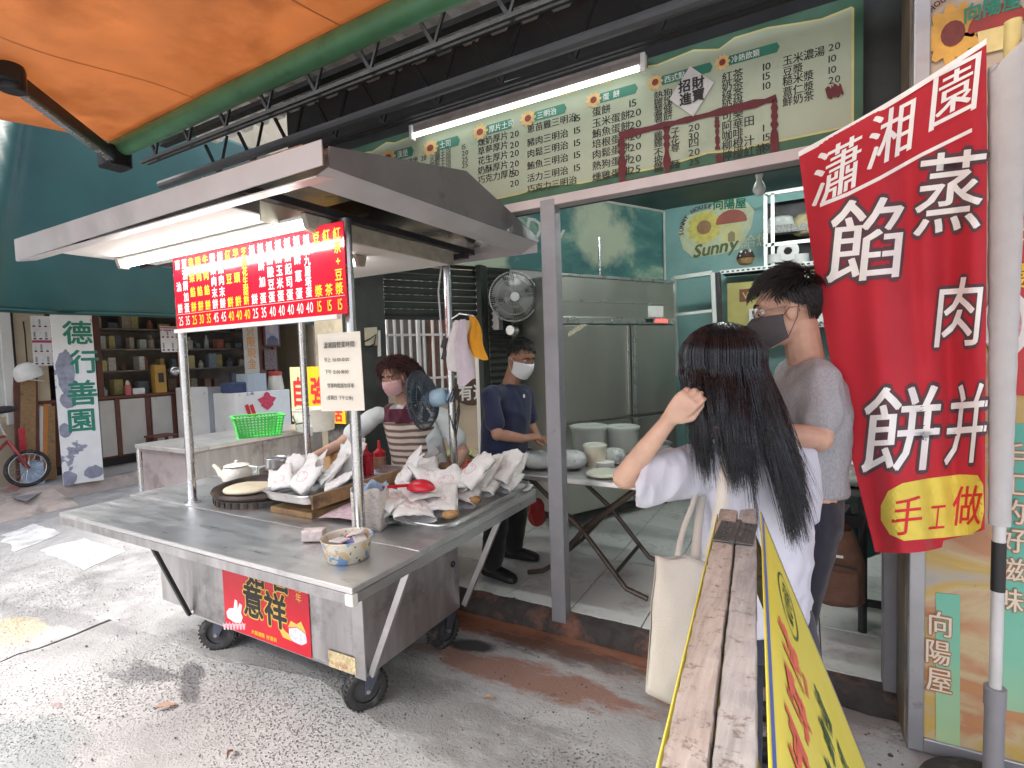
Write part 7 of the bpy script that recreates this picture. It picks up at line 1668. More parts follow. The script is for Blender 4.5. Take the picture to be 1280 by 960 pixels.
mobj('body', voxel(mb, .005, 3), p4_sk, p4)
h4.face(p4, (.10, .04, .03), -.7); h4.mask(p4, mat('pink_mask', (.72, .42, .43), .75, 0, .05, 10, .1, 60))
redh = mat('reddish_hair', (.060, .016, .013), .5, 0, .5, 30, spec=.5)
def curl(i):
    d = scalp_dir(); d = V((d.x, d.y-.45, d.z+.1)).normalized(); p0 = V((d.x*.078, d.y*.098-.012, d.z*.09+.035)); Lh = hr_.uniform(.12, .24); ph = hr_.uniform(0, 6.28); fr_ = hr_.uniform(3, 6); am = hr_.uniform(.006, .014)
    g = V((d.x*.9, d.y*.7, .35)).normalized(); pts = []
    for k in range(13):
        t = k/12; c = p0 + g*Lh*.55*math.sin(t*1.5) + V((d.x*.02*t, -.01*t, -Lh*.85*t*t)); pts.append(c + V((math.cos(ph+t*fr_*6.28*.5), math.sin(ph+t*fr_*6.28*.5), math.cos(ph*2+t*fr_*3))*1)*am*min(1, t*3))
    return [h4.p(*q) for q in pts], .0026, .0012
strands('curly_hair', redh, p4, curl, 2200, 3)
mb = MB(); mb.grid(lambda u, v: h4.p(math.sin(u*6.2832)*math.sin(v*capv(u))*.082, -.013+math.cos(u*6.2832)*math.sin(v*capv(u))*.100, .036+math.cos(v*capv(u))*.092), 40, 14, closeu=True); mb.build('hair_base', redh, p4, smooth=True)
wsh = mat('white_shirt', (.68, .70, .70), .9, 0, .04, 7, .2, 200)
mb = MB(); loft(mb, [(pe4-V((0, 0, .05)), rt4*.19, fw4*.15), (pe4+V((0, 0, .08)), rt4*.19, fw4*.15), (ch4, rt4*.20, fw4*.14), (nk4-V((0, 0, .075)), rt4*.185, fw4*.11), (nk4-V((0, 0, .02)), rt4*.09, fw4*.075), (nk4, rt4*.07, fw4*.065)])
for a, b_ in ((sr4, er4), (sl4, el4)): limb(mb, [a-(a-nk4)*.2, a, a.lerp(b_, .62)], [.060, .064, .072])
limb(mb, [nk4-V((0, 0, .05)), sr4], [.05, .05]); limb(mb, [nk4-V((0, 0, .05)), sl4], [.05, .05])
me = voxel(mb, .009, 12); wrinkle(me, .009, 9, (1, 1, .6), 31, .004); mobj('shirt', me, wsh, p4)
mb = MB()
for a, c in ((q4l, a4l), (q4r, a4r)): limb(mb, [a, (a+c)/2, c+V((0, 0, .08))], [.10, .08, .07])
mobj('trousers', voxel(mb, .012, 3), blackp, p4); shoe(p4, a4l, fw4, shm); shoe(p4, a4r, fw4, shm)
maroon = cloth_mat('maroon_apron', (.10, .012, .030)); strp, nt, b = base('striped_apron'); co = nt.coord(); sep = nt.new('ShaderNodeSeparateXYZ'); nt.link(co, sep.inputs[0])
wv = nt.math('SINE', nt.math('MULTIPLY', nt.math('ADD', sep.outputs[2], nt.math('MULTIPLY', nt.noise(co, 4, 3), .03)), 130)); setc(nt, b, 'Base Color', nt.ramp(nt.math('ADD', nt.math('MULTIPLY', wv, .5), .5), [(.25, (.17, .10, .085)), (.45, (.52, .43, .36)), (.8, (.60, .52, .45))])); b.inputs['Roughness'].default_value = .9
def apr(u, v, z0, z1, wd0):
    a = (u-.5)*2*wd0; zz = z0+(z1-z0)*v; c = pe4.lerp(nk4-V((0, 0, .02)), (zz-pe4.z)/(nk4.z-pe4.z)); kx = .205
    return V((c.x, c.y, zz)) + rt4*math.sin(a)*kx + fw4*(math.cos(a)*.165+.006+.006*math.sin(u*14+v*5)+.004*math.sin(u*27))
zA = pd(520, 527, D4-.1).z
MB().grid(lambda u, v: apr(u, v, pe4.z-.25, zA, 1.35), 40, 20).build('apron_skirt', strp, p4, smooth=True, solid=.003)
MB().grid(lambda u, v: apr(u, v, zA-.004, zA+.10, .75-.25*v), 20, 8).build('apron_bib', maroon, p4, smooth=True, solid=.003)
for e in (-1, 1): MB().grid(lambda u, v: (V(apr(.5+.5*e*(.80 if e else 0), 1.0, zA-.004, zA+.10, .5)).lerp(nk4+rt4*e*.075+fw4*.055+V((0, 0, .012)), v)) + rt4*(u-.5)*.045 + fw4*(.03*math.sin(v*2.6)+.004), 4, 10).build('apron_strap', maroon, p4, smooth=True, solid=.003)
# ================================================================== neighbouring shop on the left
FX = -8.65; PVZ = .15
pave_m = mat('pavement_terrazzo', (.40, .39, .37), .8, 0, .15, 30, .2, 60, dirt=(.26, .24, .23), ds=2, dt=.55)
kerb_m = mat('kerb_stone', (.44, .37, .33), .85, 0, .2, 7, .4, 20, dirt=(.20, .18, .17), ds=4, dt=.52)
struct(MB().bb((-14, 2.72, -.05), (-7.98, 16, PVZ)).build('pavement', pave_m))
mb = MB(); mb.grid(lambda u, v: V(([-7.98, -7.90, -7.84, -7.80][round(v*3)]+.03*smoothnoise((u*40, v, 1)), 2.66+u*13, [PVZ+.001, PVZ-.005, .06, -.02][round(v*3)]+.012*smoothnoise((u*60, v*3, 4)))), 160, 4); struct(mb.build('kerb', kerb_m, smooth='auto'))
mb = MB(); mb.prism([(-14, 2.719, PVZ), (-7.95, 2.719, PVZ-.002), (-7.25, 2.719, .001), (-14, 2.719, -.05)], (0, -6, 0)); struct(mb.build('pavement_ramp', kerb_m))
struct(MB().prism([V((-8.1, 2.45, PVZ+.004)), V((-8.75, 2.75, PVZ+.004)), V((-8.85, 2.66, PVZ+.004)), V((-8.2, 2.36, PVZ+.004))], (0, 0, .003)).build('red_kerb_line', mat('faded_red_line', (.42, .20, .18), .8, 0, .2, 10)))
tag(MB().prism([pz(x, y, .11)+V((0, 0, .012)) for x, y in ((10, 623), (33, 611), (54, 616), (33, 628))], (0, 0, .006)).build('drain_cover', greypaint), 'dark grey metal plate on the pavement ramp', 'cover')
wallc = mat('neighbour_wall', (.56, .47, .34), .75, 0, .12, 3, .06, 30, dirt=(.40, .32, .23), ds=2, dt=.58)
darkint = mat('dark_interior', (.10, .085, .075), .8, 0, .4, 4)
brownw = mat('brown_woodwork', (.13, .045, .03), .55, 0, .3, 8, .1, 40)
def rX(x0, x1, y0, y1, X_): xm, ym = (x0+x1)/2, (y0+y1)/2; return px(x0, ym, X_).y, px(x1, ym, X_).y, px(xm, y1, X_).z, px(xm, y0, X_).z
def bxX(name, lab, cat, x0, x1, y0, y1, X_, dep, m, bev=.004, par=None, z0=None, z1=None):
    a, b_, c_, d_ = rX(x0, x1, y0, y1, X_); o = MB().bb((X_-dep, a, c_ if z0 is None else z0), (X_, b_, d_ if z1 is None else z1)).build(name, m, par, bevel=bev)
    if lab: tag(o, lab, cat)
    return o
# building shell: back wall of the open shop, upper storey, left cream wall
nbh = thing('neighbour_building', 'cream neighbouring building with an open brown shop front', 'building', (FX, 4, 0))
MB().bb((-11.2, -8, 0), (-10.4, 16, 6.5)).build('back_wall', darkint, nbh)
MB().bb((-10.4, -8, 2.75), (FX, 16, 6.5)).build('upper_wall', wallc, nbh)
yw0, yw1 = px(18, 450, FX).y, px(45, 450, FX).y
MB().bb((-10.4, -8, 0), (FX, yw1+.12, 2.75)).build('side_wall', wallc, nbh)
MB().bb((-10.4, 7.3, 0), (FX, 16, 2.75)).build('right_wall', wallc, nbh)
MB().bb((-10.4, yw1, 0), (FX-.02, 7.4, PVZ+.004)).build('shop_step', pave_m, nbh)
a, b_, c_, d_ = rX(-40, 8, 385, 500, FX+.01); MB().bb((FX, a, 1.0), (FX+.02, b_, 2.6)).build('window', mat('milky_pane', (.60, .62, .58), .3), nbh)
MB().bar((FX+.03, b_, .9), (FX+.03, b_, 2.75), .10, .06).build('window_frame', whitepaint, nbh)
MB().bar((FX+.02, yw0-.02, .15), (FX+.02, yw0-.02, 2.75), .05, .05).build('drain_pipe', dkmetal, nbh)
# counter with white panels
CZ = 1.16; ya, yb = px(122, 540, FX).y, px(236, 540, FX).y
ct = thing('shop_counter', 'shop counter with white panels and dark brown posts under the glass display', 'counter', (FX, (ya+yb)/2, PVZ))
MB().bb((FX-.5, ya-.6, PVZ+.12), (FX-.03, yb, CZ-.04)).build('carcass', brownw, ct)
MB().bb((FX-.55, ya-.65, CZ-.04), (FX+.03, yb+.05, CZ)).build('counter_top', brownw, ct, bevel=.006)
MB().bb((FX-.5, ya-.6, PVZ), (FX-.06, yb, PVZ+.12)).build('plinth', blackpl, ct)
panelw = mat('panel_white', (.60, .58, .54), .6, 0, .08, 5, .04, 40, dirt=(.45, .40, .34), ds=5, dt=.62)
for x0_, x1_ in ((127, 146), (151, 184), (192, 217)):
    a, b_, _, _ = rX(x0_, x1_, 500, 580, FX); MB().bb((FX-.03, a, PVZ+.15), (FX-.005, b_, CZ-.06)).build('panel', panelw, ct, bevel=.003)
    MB().bb((FX-.03, b_, PVZ+.13), (FX+.012, b_+.06, CZ-.04)).build('post', brownw, ct, bevel=.003)
# glass display above the counter
gd = thing('display_cabinet', 'dark glass fronted display cabinet full of small goods', 'display cabinet', (FX-.3, 4.5, CZ))
Y0d, Y1d = px(124, 440, FX).y, px(345, 440, FX).y
MB().bb((FX-.62, Y0d, CZ), (FX-.58, Y1d, 2.75)).build('back', mat('cabinet_back', (.17, .14, .12), .7, 0, .4, 5), gd)
for zz in (1.50, 1.82, 2.12): MB().bb((FX-.57, Y0d, zz), (FX-.10, Y1d, zz+.018)).build('shelf', mat('shelf_edge', (.24, .20, .17), .5, 0, .3, 9), gd)
for yy in (Y0d, px(226, 440, FX).y, px(311, 440, FX).y, Y1d): MB().bb((FX-.08, yy-.035, CZ), (FX-.02, yy+.035, 2.75)).build('post', brownw, gd)
MB().bb((FX-.07, Y0d, 2.40), (FX-.01, Y1d, 2.46)).build('rail', whitepaint, gd); MB().bb((FX-.07, Y0d, 2.34), (FX-.015, Y1d, 2.40)).build('rail', brownw, gd)
glass = mat('display_glass', (.02, .02, .02), .12, 0, 0, 1, alpha=.06)
MB().bb((FX-.05, Y0d, CZ), (FX-.046, Y1d, 2.34)).build('glass_pane', glass, gd)
pal = [mat('goods_%d' % i, c, .5, 0, .25, 25) for i, c in enumerate(((.62, .60, .56), (.42, .36, .28), (.24, .30, .34), (.50, .16, .12), (.60, .50, .20), (.18, .22, .30), (.55, .62, .60), (.30, .16, .10)))]
shn = {CZ: 'counter', 1.518: 'lowest shelf', 1.838: 'middle shelf', 2.138: 'top shelf'}
for zz in (CZ, 1.518, 1.838, 2.138):
    y = Y0d+.08; i = 0
    while y < Y1d-.12:
        w_ = rnd.uniform(.06, .17); h = rnd.uniform(.08, .24); m_ = rnd.choice(pal); k = rnd.random()
        lab = 'small boxed or bottled goods packed on the %s of the glass display cabinet' % shn[zz]
        if k < .6: o = MB().box((FX-.3+rnd.uniform(-.1, .1), y+w_/2, zz+h/2), (rnd.uniform(.06, .16), w_*.9, h), rotz(rnd.uniform(-.1, .1))).build('boxed_goods', m_, bevel=.004)
        else: o = MB().lathe([(0, 0), (w_*.35, 0), (w_*.36, h*.65), (w_*.15, h*.8), (w_*.15, h), (0, h)], 14, c=(FX-.28, y+w_/2, zz)).build('bottled_goods', m_, smooth='auto')
        tag(o, lab, 'goods', 'goods on the %s of the display' % shn[zz]); y += w_+rnd.uniform(.01, .1); i += 1
# things standing on the counter
def onC(x): return px(x, 490, FX-.05).y
red_b = thing('spray_bottle', 'red bottle with cream cap standing on the counter', 'bottle', (FX-.02, onC(158), CZ))
MB().lathe([(0, 0), (.035, 0), (.037, .01), (.037, .13), (.028, .15), (0, .15)], 16, c=(FX+.0, onC(158), CZ)).build('bottle', mat('pinkred', (.55, .12, .12), .4), red_b, smooth='auto'); MB().lathe([(.03, .148), (.03, .17), (.012, .21), (0, .21)], 16, c=(FX+.0, onC(158), CZ)).build('cap', mat('cream_cap', (.62, .48, .30), .4), red_b, smooth='auto')
bxX('card_holder', 'small white card holder on the counter beside the red bottle', 'holder', 166, 181, 481, 490, FX+.01, .05, whitepl, z0=CZ, z1=CZ+.09)
bxX('wooden_box', 'tall yellow wooden box with a dark slot on the counter', 'box', 194, 208, 456, 490, FX+.02, .12, mat('yellow_wood', (.48, .27, .05), .5, 0, .15, 8), z0=CZ)
bxX('slot_label', 'dark slot label on the tall yellow wooden box', 'label', 198, 205, 466, 478, FX+.023, .003, blackpl)
tag(MB().ball((FX-.0, onC(217), CZ+.32), .085, 16).build('glass_globe', pole_m, smooth=True), 'shiny metal globe above the counter near the cart pole', 'globe')
# price sheets hung under the curtain
def sheet(lab, x0_, x1_, y0_, y1_, X_, nrow, ncol, head):
    a, b_, c_, d_ = rX(x0_, x1_, y0_, y1_, X_); t = thing('price_sheet', lab, 'poster', (X_, (a+b_)/2, c_))
    MB().bb((X_-.004, a, c_), (X_, b_, d_)).build('sheet', mat('sheet_white', (.66, .62, .62), .6, 0, .08, 8), t)
    for i in range(nrow):
        for j in range(ncol):
            yy = a+(b_-a)*(j+.5)/ncol; zz = c_+(d_-c_)*(i+.45)/nrow; sx = (b_-a)/ncol*.5; sz = (d_-c_)/nrow*.55
            MB().bb((X_+.0005, yy-sx*.35, zz-sz*.3), (X_+.0025, yy+sx*.35, zz+sz*.5)).build('item_picture', pal[(i+j) % 2 and 6 or 2], t)
            MB().bb((X_+.0005, yy-sx*.45, zz-sz*.62), (X_+.0022, yy+sx*.45, zz-sz*.42)).build('caption_bar', ink, t)
    for zz in head: MB().bb((X_+.0005, a, c_+(d_-c_)*zz), (X_+.002, b_, c_+(d_-c_)*(zz+.05))).build('header_band', mat('magenta_band', (.38, .05, .14), .6), t)
    return t
sheet('white price sheet with rows of small pictures beside the lettered pillar', 40, 69, 395, 457, -8.1, 4, 4, (.46,))
sheet('white price sheet with magenta top hung left of the cart pole', 201, 224, 408, 440, -7.6, 2, 4, (.82, .92))
# lettered pillar
a0, a1 = pz(79, 607, PVZ), pz(130, 600, PVZ); pl_t = thing('lettered_pillar', 'peeling white pillar with four green brush characters', 'pillar', (a0+a1)/2)
pd_ = (a1-a0).normalized(); pn = pd_.cross(V((0, 0, 1))); PWd = (a1-a0).length
pwm, nt, b = base('peeling_white'); co = nt.coord(); pn1 = nt.noise(co, 2.6, 6, .6, .3); pn2 = nt.noise(co, 30, 4)
cpl = nt.mix(nt.ramp(pn1, [(.63, 0.0), (.645, 1.0)]), nt.ramp(nt.noise(co, 6, 4), [(.3, (.72, .72, .71)), (.7, (.80, .80, .79))]), nt.ramp(pn2, [(.3, (.20, .21, .28)), (.7, (.34, .35, .42))]))
setc(nt, b, 'Base Color', cpl); b.inputs['Roughness'].default_value = .7; setc(nt, b, 'Normal', nt.bump(pn1, .3, .02))
MB().prism([a0, a1, a1-pn*.3, a0-pn*.3], (0, 0, 2.75)).build('shaft', pwm, pl_t, bevel=.006)
pf_ = (a0+a1)/2+pn*.003
def onP(x, y): return ppl(x, y, pf_, pn)
mb = MB()
for ch, x, y, h in (('德', 97, 416, 30), ('行', 106, 452, 30), ('善', 103, 491, 32), ('園', 102, 525, 30)): o = onP(x, y); put(mb, ch, o, pd_, (0, 0, 1), h*(o-CAM).dot(FW)/FPX*1.03, .024, .95, 'C')
build_chars(mb, 'letter', greenink, pl_t)
pr_m = mat('bare_render', (.26, .27, .34), .85, 0, .3, 14, .4, 30)
for cx_, cy_, rx_, ry_, s_ in ((82, 465, 9, 27, 1), (85, 500, 8, 10, 4), (82, 538, 6, 9, 7), (86, 598, 8, 9, 11), (118, 590, 10, 8, 15), (127, 497, 3, 5, 21)):
    o = onP(cx_, cy_); kk = (o-CAM).dot(FW)/FPX
    pts = [o+pn*.0+pd_*kk*rx_*math.cos(t)*(1+.3*smoothnoise((math.cos(t)*2, math.sin(t)*2, s_)))+V((0, 0, kk*ry_*math.sin(t)*(1+.3*smoothnoise((math.cos(t)*2, math.sin(t)*2, s_+9))))) for t in [i*math.pi/9 for i in range(18)]]
    lo_, hi_ = (a0-pf_).dot(pd_)+.004, (a1-pf_).dot(pd_)-.004
    pts = [p + pd_*(min(max((p-pf_).dot(pd_), lo_), hi_)-(p-pf_).dot(pd_)) for p in pts]
    MB().prism(pts, -pn*.002).build('bare_patch', pr_m, pl_t)
# helmet, planks, tubes, crate against the cream wall
hc = px(35, 466, FX+.2); hm = thing('helmet', 'white helmet hanging on a string on the cream wall', 'helmet', hc)
MB().lathe([(.0, .13), (.06, .12), (.11, .085), (.14, .02), (.145, -.04), (.135, -.07), (.125, -.07)], 28, M=Matrix.Rotation(.35, 3, 'X'), c=hc).build('shell', whitepl, hm, smooth='auto')
MB().prism([hc+V((.10, -.12, -.07)), hc+V((.10, .10, -.11)), hc+V((.20, .08, -.11)), hc+V((.20, -.10, -.08))], (0, 0, .008)).build('peak', whitepl, hm, bevel=.002)
MB().tube([hc+V((0, 0, .12)), px(31, 415, FX+.06), px(29, 402, FX+.03)], .008, 6).build('string', dkmetal, hm)
for i, (x0_, x1_, yt, w_, m_, lab) in enumerate(((24, 27, 470, .12, brownw, 'leftmost dark brown plank leaning on the cream wall'), (35, 33, 466, .15, wood, 'wide brown plank leaning in the middle under the helmet'), (42, 45, 470, .07, brownw, 'narrow dark plank leaning right of the wide one'), (52, 50, 508, .05, whitepl, 'white tube leaning beside the planks'), (57, 54, 505, .05, mat('orange_pole', (.62, .25, .06), .5), 'orange pole leaning beside the white tube'), (62, 63, 508, .10, wood, 'brown board leaning next to the pillar'))):
    A_ = px(x1_, 588, FX+.22); A_.z = PVZ+.01; B_ = px(x0_, yt, FX+.05); tag(MB().bar(A_, B_, .03, w_, up=(0, 1, 0)).build('plank' if w_ > .06 else 'leaning_pole', m_, bevel=.004), lab, 'plank' if w_ > .06 else 'pole')
bxX('storage_box', 'blue and white carton on the pavement beside the bicycle wheel', 'box', 33, 55, 578, 592, FX+.4, .2, mat('pale_blue_box', (.36, .46, .58), .6, 0, .4, 12), z0=PVZ)
bxX('red_pennant', 'small red board with white lettering behind the bicycle wheel', 'sign', 25, 33, 535, 580, FX+.3, .02, mat('pennant_red', (.50, .03, .04), .6, 0, .3, 30))
# stool
sx_ = px(203, 570, FX+.25); stl = thing('wooden_stool', 'low dark wooden stool in front of the counter', 'stool', (sx_.x, sx_.y, PVZ))
sz_ = px(203, 543, FX+.25).z
MB().bb((sx_.x-.14, sx_.y-.17, sz_-.03), (sx_.x+.14, sx_.y+.17, sz_)).build('seat', brownw, stl, bevel=.006)
for a in (-1, 1):
    for b_ in (-1, 1): MB().bar((sx_.x+a*.11, sx_.y+b_*.13, sz_-.03), (sx_.x+a*.13, sx_.y+b_*.16, PVZ), .035, .035).build('leg', brownw, stl)
# ------------------------------------------------------------------ bicycle (front half in view)
bk = thing('bicycle', 'red bicycle parked at the left edge of the picture', 'bicycle', (-8.2, 2.5, PVZ))
Xb = -8.25; cw = px(34, 575, Xb); rw = .225; cw.z = PVZ+rw; bred = mat('bicycle_red', (.36, .06, .06), .4, .2, .2, 10, coat=.3)
tw = MB(); tw.tube([V((Xb+.0, cw.y+rw*.92*math.cos(t), cw.z+rw*.92*math.sin(t))) for t in [i*math.pi/20 for i in range(40)]], rw*.085, 10, closed=True); o = tw.build('front_wheel', rubber, bk, smooth=True)
MB().tube([V((Xb, cw.y+rw*.80*math.cos(t), cw.z+rw*.80*math.sin(t))) for t in [i*math.pi/20 for i in range(40)]], rw*.035, 8, closed=True).build('rim', pole_m, o, smooth=True)
for i in range(18): MB().tube([V((Xb, cw.y, cw.z)), V((Xb, cw.y+rw*.8*math.cos(i*.349), cw.z+rw*.8*math.sin(i*.349)))], .0022, 4).build('spoke', pole_m, o)
MB().tube([V((Xb-.05, cw.y, cw.z)), V((Xb+.05, cw.y, cw.z))], .018, 10).build('front_hub', steel_old, bk)
hd_ = V((Xb, cw.y-.18, cw.z+.42)); st_ = V((Xb, cw.y-.62, cw.z+.36)); bb_ = V((Xb, cw.y-.52, cw.z-.03)); rwc = V((Xb, cw.y-1.0, cw.z))
for s in (-1, 1): MB().tube([hd_+V((s*.03, .02, -.06)), V((Xb+s*.05, cw.y, cw.z))], .014, 8).build('fork_blade', bred, bk, smooth=True)
for p_, q_ in ((hd_, st_), (hd_-V((0, -.02, .06)), bb_), (st_, bb_), (st_, rwc), (bb_, rwc)): MB().tube([p_, q_], .018, 10).build('frame_tube', bred, bk, smooth=True)
MB().tube([hd_, hd_+V((0, -.06, .22))], .014, 8).build('stem', steel_old, bk); MB().tube([hd_+V((-.26, -.12, .22)), hd_+V((0, -.05, .23)), hd_+V((.26, -.12, .22))], .012, 8).build('handlebar', steel_old, bk)
sd2 = px(4, 512, Xb); MB().ball(sd2, (.075, .14, .045), 14).build('saddle', blackpl, bk, smooth=True); MB().tube([st_, sd2-V((0, 0, .04))], .013, 8).build('seat_post', steel_old, bk)
o = MB().tube([V((Xb, rwc.y+rw*.92*math.cos(t), rwc.z+rw*.92*math.sin(t))) for t in [i*math.pi/20 for i in range(40)]], rw*.085, 10, closed=True).build('rear_wheel', rubber, bk, smooth=True)

# ================================================================== steel counter cart behind the food cart
C2 = thing('steel_counter', 'long steel counter standing behind the food cart on the left', 'counter', (-5.34, 3.4, 0))
CX0, CX1, CY0, CY1, CZ2 = -5.755, -4.925, 2.665, 4.25, .80
pinkst = mat('pinkish_steel', (.52, .46, .48), .4, .85, .2, 3, .06, 40, dirt=(.36, .30, .31), ds=3, dt=.5)
MB().bb((CX0-.02, CY0-.02, CZ2-.04), (CX1+.02, CY1, CZ2)).build('counter_top', steel_top, C2, bevel=.006)
MB().bb((CX0+.02, CY0+.02, .16), (CX1-.02, CY1-.02, CZ2-.04)).build('cabinet', pinkst, C2, bevel=.006)
for y0_, y1_ in ((CY0+.04, 3.42), (3.45, CY1-.04)): MB().bb((CX1-.02, y0_, .2), (CX1-.012, y1_, CZ2-.06)).build('side_door', steel_old, C2, bevel=.003)
for x, y in ((CX0+.03, CY0+.03), (CX1-.03, CY0+.03), (CX0+.03, CY1-.05), (CX1-.03, CY1-.05)): MB().bar((x, y, 0), (x, y, .17), .04, .04).build('leg', pole_m, C2)
MB().tube([(CX0-.005, CY0+.005, .16), (CX0-.005, CY0+.005, CZ2-.04)], .02, 10).build('corner_post', pole_m, C2)
# green basket
gcen = pz(318, 545, CZ2); bk2 = thing('plastic_basket', 'bright green slotted plastic basket on the steel counter', 'basket', gcen)
gp = mat('bright_green_plastic', (.10, .62, .12), .4, 0, .08, 8, translucent=.15)
A_ = R(62); Mb = rotz(A_); bw2, bd2, bh2 = .46, .34, .20
def corner(i, z, s): q = [(-1, -1), (1, -1), (1, 1), (-1, 1)][i % 4]; return gcen + V((0, .05, .004)) + Mb @ V((q[0]*bw2/2*s, q[1]*bd2/2*s, 0)) + V((0, 0, z))
for i in range(4):
    b0, b1, t0_, t1_ = corner(i, 0, .84), corner(i+1, 0, .84), corner(i, bh2, 1), corner(i+1, bh2, 1); ncol = 13; nrow = 7; mb = MB()
    P_ = lambda u, v: b0.lerp(b1, u).lerp(t0_.lerp(t1_, u), v)
    for k in range(nrow+1): v = k/nrow; mb.bar(P_(0, v), P_(1, v), .012 if k < nrow else .022, .012 if k else .02)
    for k in range(ncol+1): u = k/ncol; mb.bar(P_(u, 0), P_(u, 1), .012, .006)
    o = mb.build('slotted_side', gp, bk2); o['kind'] = 'stuff'
MB().quad(*[corner(i, .003, .84) for i in range(4)]).build('bottom', gp, bk2, solid=.004)
for i in range(4): MB().bar(corner(i, bh2+.004, 1.03), corner(i+1, bh2+.004, 1.03), .03, .012).build('rim', gp, bk2, bevel=.003)
# white basin pot
wc = pz(350, 545, CZ2)+V((.0, .45, 0)); wp_ = tub('stock_pot', 'white enamel pot with a wire handle behind the green basket', (wc.x, wc.y, CZ2), .22, .24, enamel, None, 'pot', .9)
MB().tube([(wc.x+.14, wc.y-.19, CZ2+.19), (wc.x+.15, wc.y-.22, CZ2+.12), (wc.x+.02, wc.y-.26, CZ2+.10), (wc.x-.05, wc.y-.245, CZ2+.18)], .009, 8).build('handle', dkmetal, wp_, smooth=True)
# metal lockers and white appliance carton
bxX('metal_locker', 'white metal locker beside the display counter', 'locker', 240, 262, 484, 562, FX+.45, .4, whitepaint, z0=PVZ)
bxX('metal_locker', 'grey metal locker right of the white locker', 'locker', 262, 286, 484, 560, FX+.45, .4, mat('locker_grey', (.38, .39, .42), .5, .2, .08, 5), z0=PVZ)
cm = thing('freezer_chest', 'white chest freezer with red printed stripes behind the green basket', 'freezer', px(330, 540, -7.6))
a, b_, c_, d_ = rX(297, 364, 489, 560, -7.6); d_ = px(330, 489, -7.6).z
MB().bb((-8.2, a, .1), (-7.6, b_, d_)).build('body', whitepaint, cm, bevel=.01)
for i, x in enumerate((309, 315)):
    q = [px(x+u, v, -7.595) for u, v in ((-3, 507), (1, 505), (6, 520), (2, 522))]; MB().prism(q, (.003, 0, 0)).build('red_stripe', redink, cm)
put(m1 := MB(), '上海', px(307, 492, -7.595), (0, 1, 0), (0, 0, 1), .07, .01); m1.build('lettering', mat('violet_ink', (.16, .10, .24), .6), cm)
p_ = px(334, 501, -7.594); MB().prism([p_+V((0, math.cos(t)*.14*(1+.25*math.sin(5*t)), math.sin(t)*.12*(1+.25*math.cos(4*t)))) for t in [i*math.pi/10 for i in range(20)]], (.002, 0, 0)).build('flower_print', mat('rose_print', (.60, .05, .10), .6, 0, .4, 60), cm)
bxX('scale_box', 'grey blue machine on the chest freezer', 'machine', 310, 333, 467, 489, -7.7, .3, mat('grey_blue', (.38, .44, .48), .5), z0=d_)
bxX('cloth_bundle', 'dark blue folded cloth on the locker top', 'cloth', 287, 312, 478, 488, -7.75, .25, mat('navy_cloth', (.05, .07, .14), .9, 0, .3, 20, .4, 60), .02, z0=d_)
cn = thing('canister', 'cream canister with red lid on the chest freezer', 'canister', px(345, 486, -7.8)); cc2 = px(345, 486, -7.8); cc2.z = d_
MB().lathe([(0, 0), (.12, 0), (.13, .02), (.10, .24), (0, .24)], 20, c=cc2).build('body', mat('cream_can', (.62, .58, .50), .4), cn, smooth='auto'); MB().lathe([(.105, .235), (.11, .29), (.08, .31), (0, .31)], 20, c=cc2).build('lid', mat('can_red', (.40, .05, .04), .4), cn, smooth='auto')
# orange vertical sign strip and portrait
os_ = thing('hanging_scroll', 'white strip sign with orange characters above the chest freezer', 'sign', px(315, 440, -8.3)); a, b_, c_, d_ = rX(305, 323, 405, 469, -8.3)
MB().bb((-8.31, a, c_), (-8.30, b_, d_)).build('panel', mat('cream_panel', (.58, .54, .48), .6), os_)
mb = MB(); put(mb, '只限現金', ((-8.297), (a+b_)/2, d_-.02), (0, 1, 0), (0, 0, 1), .19, .02, .9, vert=True); build_chars(mb, 'letter', mat('orange_ink', (.80, .30, .03), .6), os_)
pt = thing('framed_portrait', 'framed portrait photograph hanging above the chest freezer', 'picture', px(340, 420, -8.3)); a, b_, c_, d_ = rX(330, 350, 400, 433, -8.3)
MB().bb((-8.33, a, c_), (-8.30, b_, d_)).build('frame', brownw, pt, bevel=.004)
MB().bb((-8.299, a+.03, c_+.03), (-8.297, b_-.03, d_-.03)).build('photograph', mat('lilac_photo', (.42, .38, .52), .5, 0, .2, 9), pt)
ym_ = (a+b_)/2; MB().prism([V((-8.296, ym_+math.cos(t)*.055, (c_+d_)/2+.07+math.sin(t)*.075)) for t in [i*math.pi/8 for i in range(16)]], (.001, 0, 0)).build('printed_head', mat('photo_skin', (.55, .45, .40), .6), pt)
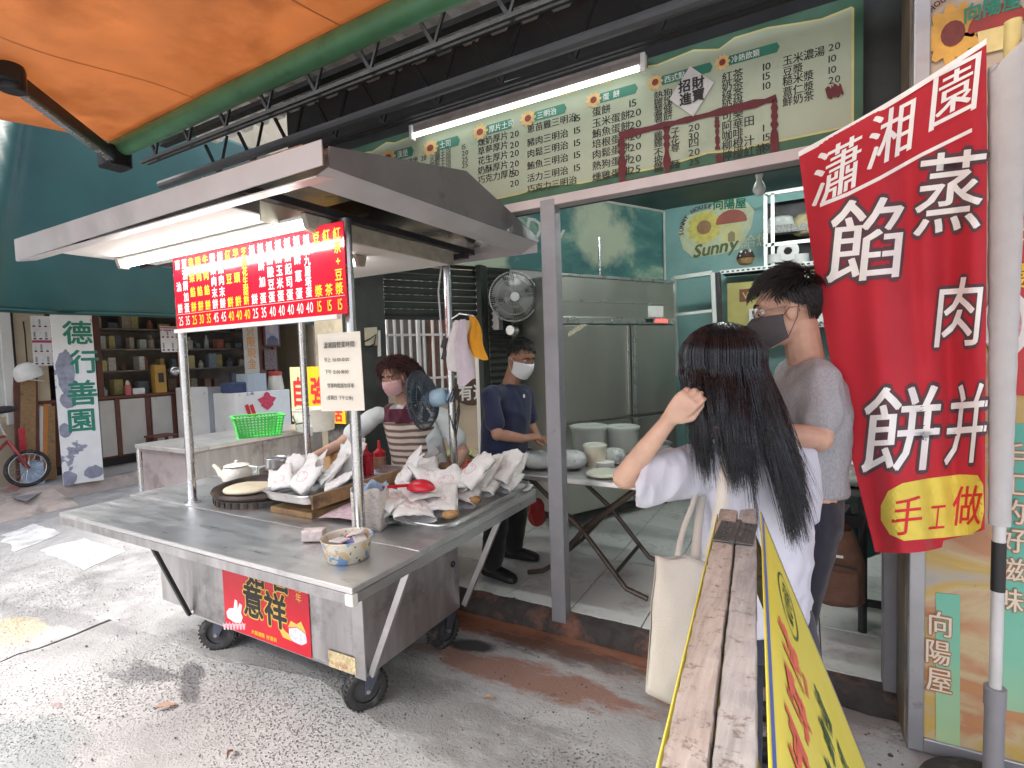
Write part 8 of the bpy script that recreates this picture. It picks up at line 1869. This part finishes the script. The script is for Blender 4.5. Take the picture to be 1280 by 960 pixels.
MB().prism([V((-8.296, ym_+y, c_+.03+z)) for y, z in ((-.12, 0), (.12, 0), (.11, .10), (.03, .16), (-.03, .16), (-.11, .10))], (.001, 0, 0)).build('printed_suit', mat('photo_suit', (.12, .12, .20), .6), pt)
bxX('lower_picture', 'small dark framed picture under the portrait', 'picture', 331, 346, 437, 462, -8.3, .02, mat('dark_picture', (.14, .10, .10), .5, 0, .8, 30))
struct(bxX('shop_doorway', None, None, 323, 332, 397, 490, -8.35, .08, brownw)); 
# yellow sign, rough low wall, tan wall between the shops
struct(MB().bb((-6.6, 5.6, 0), (-3.1, 5.75, 3.4)).build('alley_wall', mat('tan_block_wall', (.42, .36, .25), .8, 0, .2, 6, .3, 20, dirt=(.28, .23, .16), ds=4, dt=.55)))
struct(MB().bb((-5.3, 4.62, 0), (-3.55, 4.9, .86)).build('low_wall', mat('rough_dark_stone', (.10, .095, .09), .9, 0, .6, 14, .8, 30)))
ys = thing('yellow_sign', 'yellow sign board with big red characters behind the cart poles', 'sign', py(398, 530, 4.55)); a, b_ = py(362, 460, 4.55), py(432, 530, 4.55); ya_ = mat('sign_yellow', (.80, .47, .02), .45, 0, .08, 4); ycr = mat('sign_cream', (.72, .62, .34), .45, 0, .08, 4)
MB().bb((a.x, 4.55, b_.z), (a.x+.22, 4.57, a.z+.01)).build('cream_panel', ycr, ys); MB().bb((a.x+.22, 4.55, b_.z), (b_.x, 4.57, a.z+.01)).build('panel', ya_, ys)
put(m1 := MB(), '自', ((a.x+.16), 4.546, (a.z+b_.z)/2+.04), (1, 0, 0), (0, 0, 1), .40, .03, .7, 'C'); put(m1, '強', (a.x+.52, 4.546, (a.z+b_.z)/2+.06), (1, 0, 0), (0, 0, 1), .36, .03, .8, 'C'); put(m1, '活', (b_.x-.14, 4.546, b_.z+.12), (1, 0, 0), (0, 0, 1), .20, .03, 1, 'C'); build_chars(m1, 'letter', redink, ys)
bxX('notice_card', 'white card stuck under the yellow sign', 'card', 384, 391, 533, 545, -4.6, .01, whitepl)
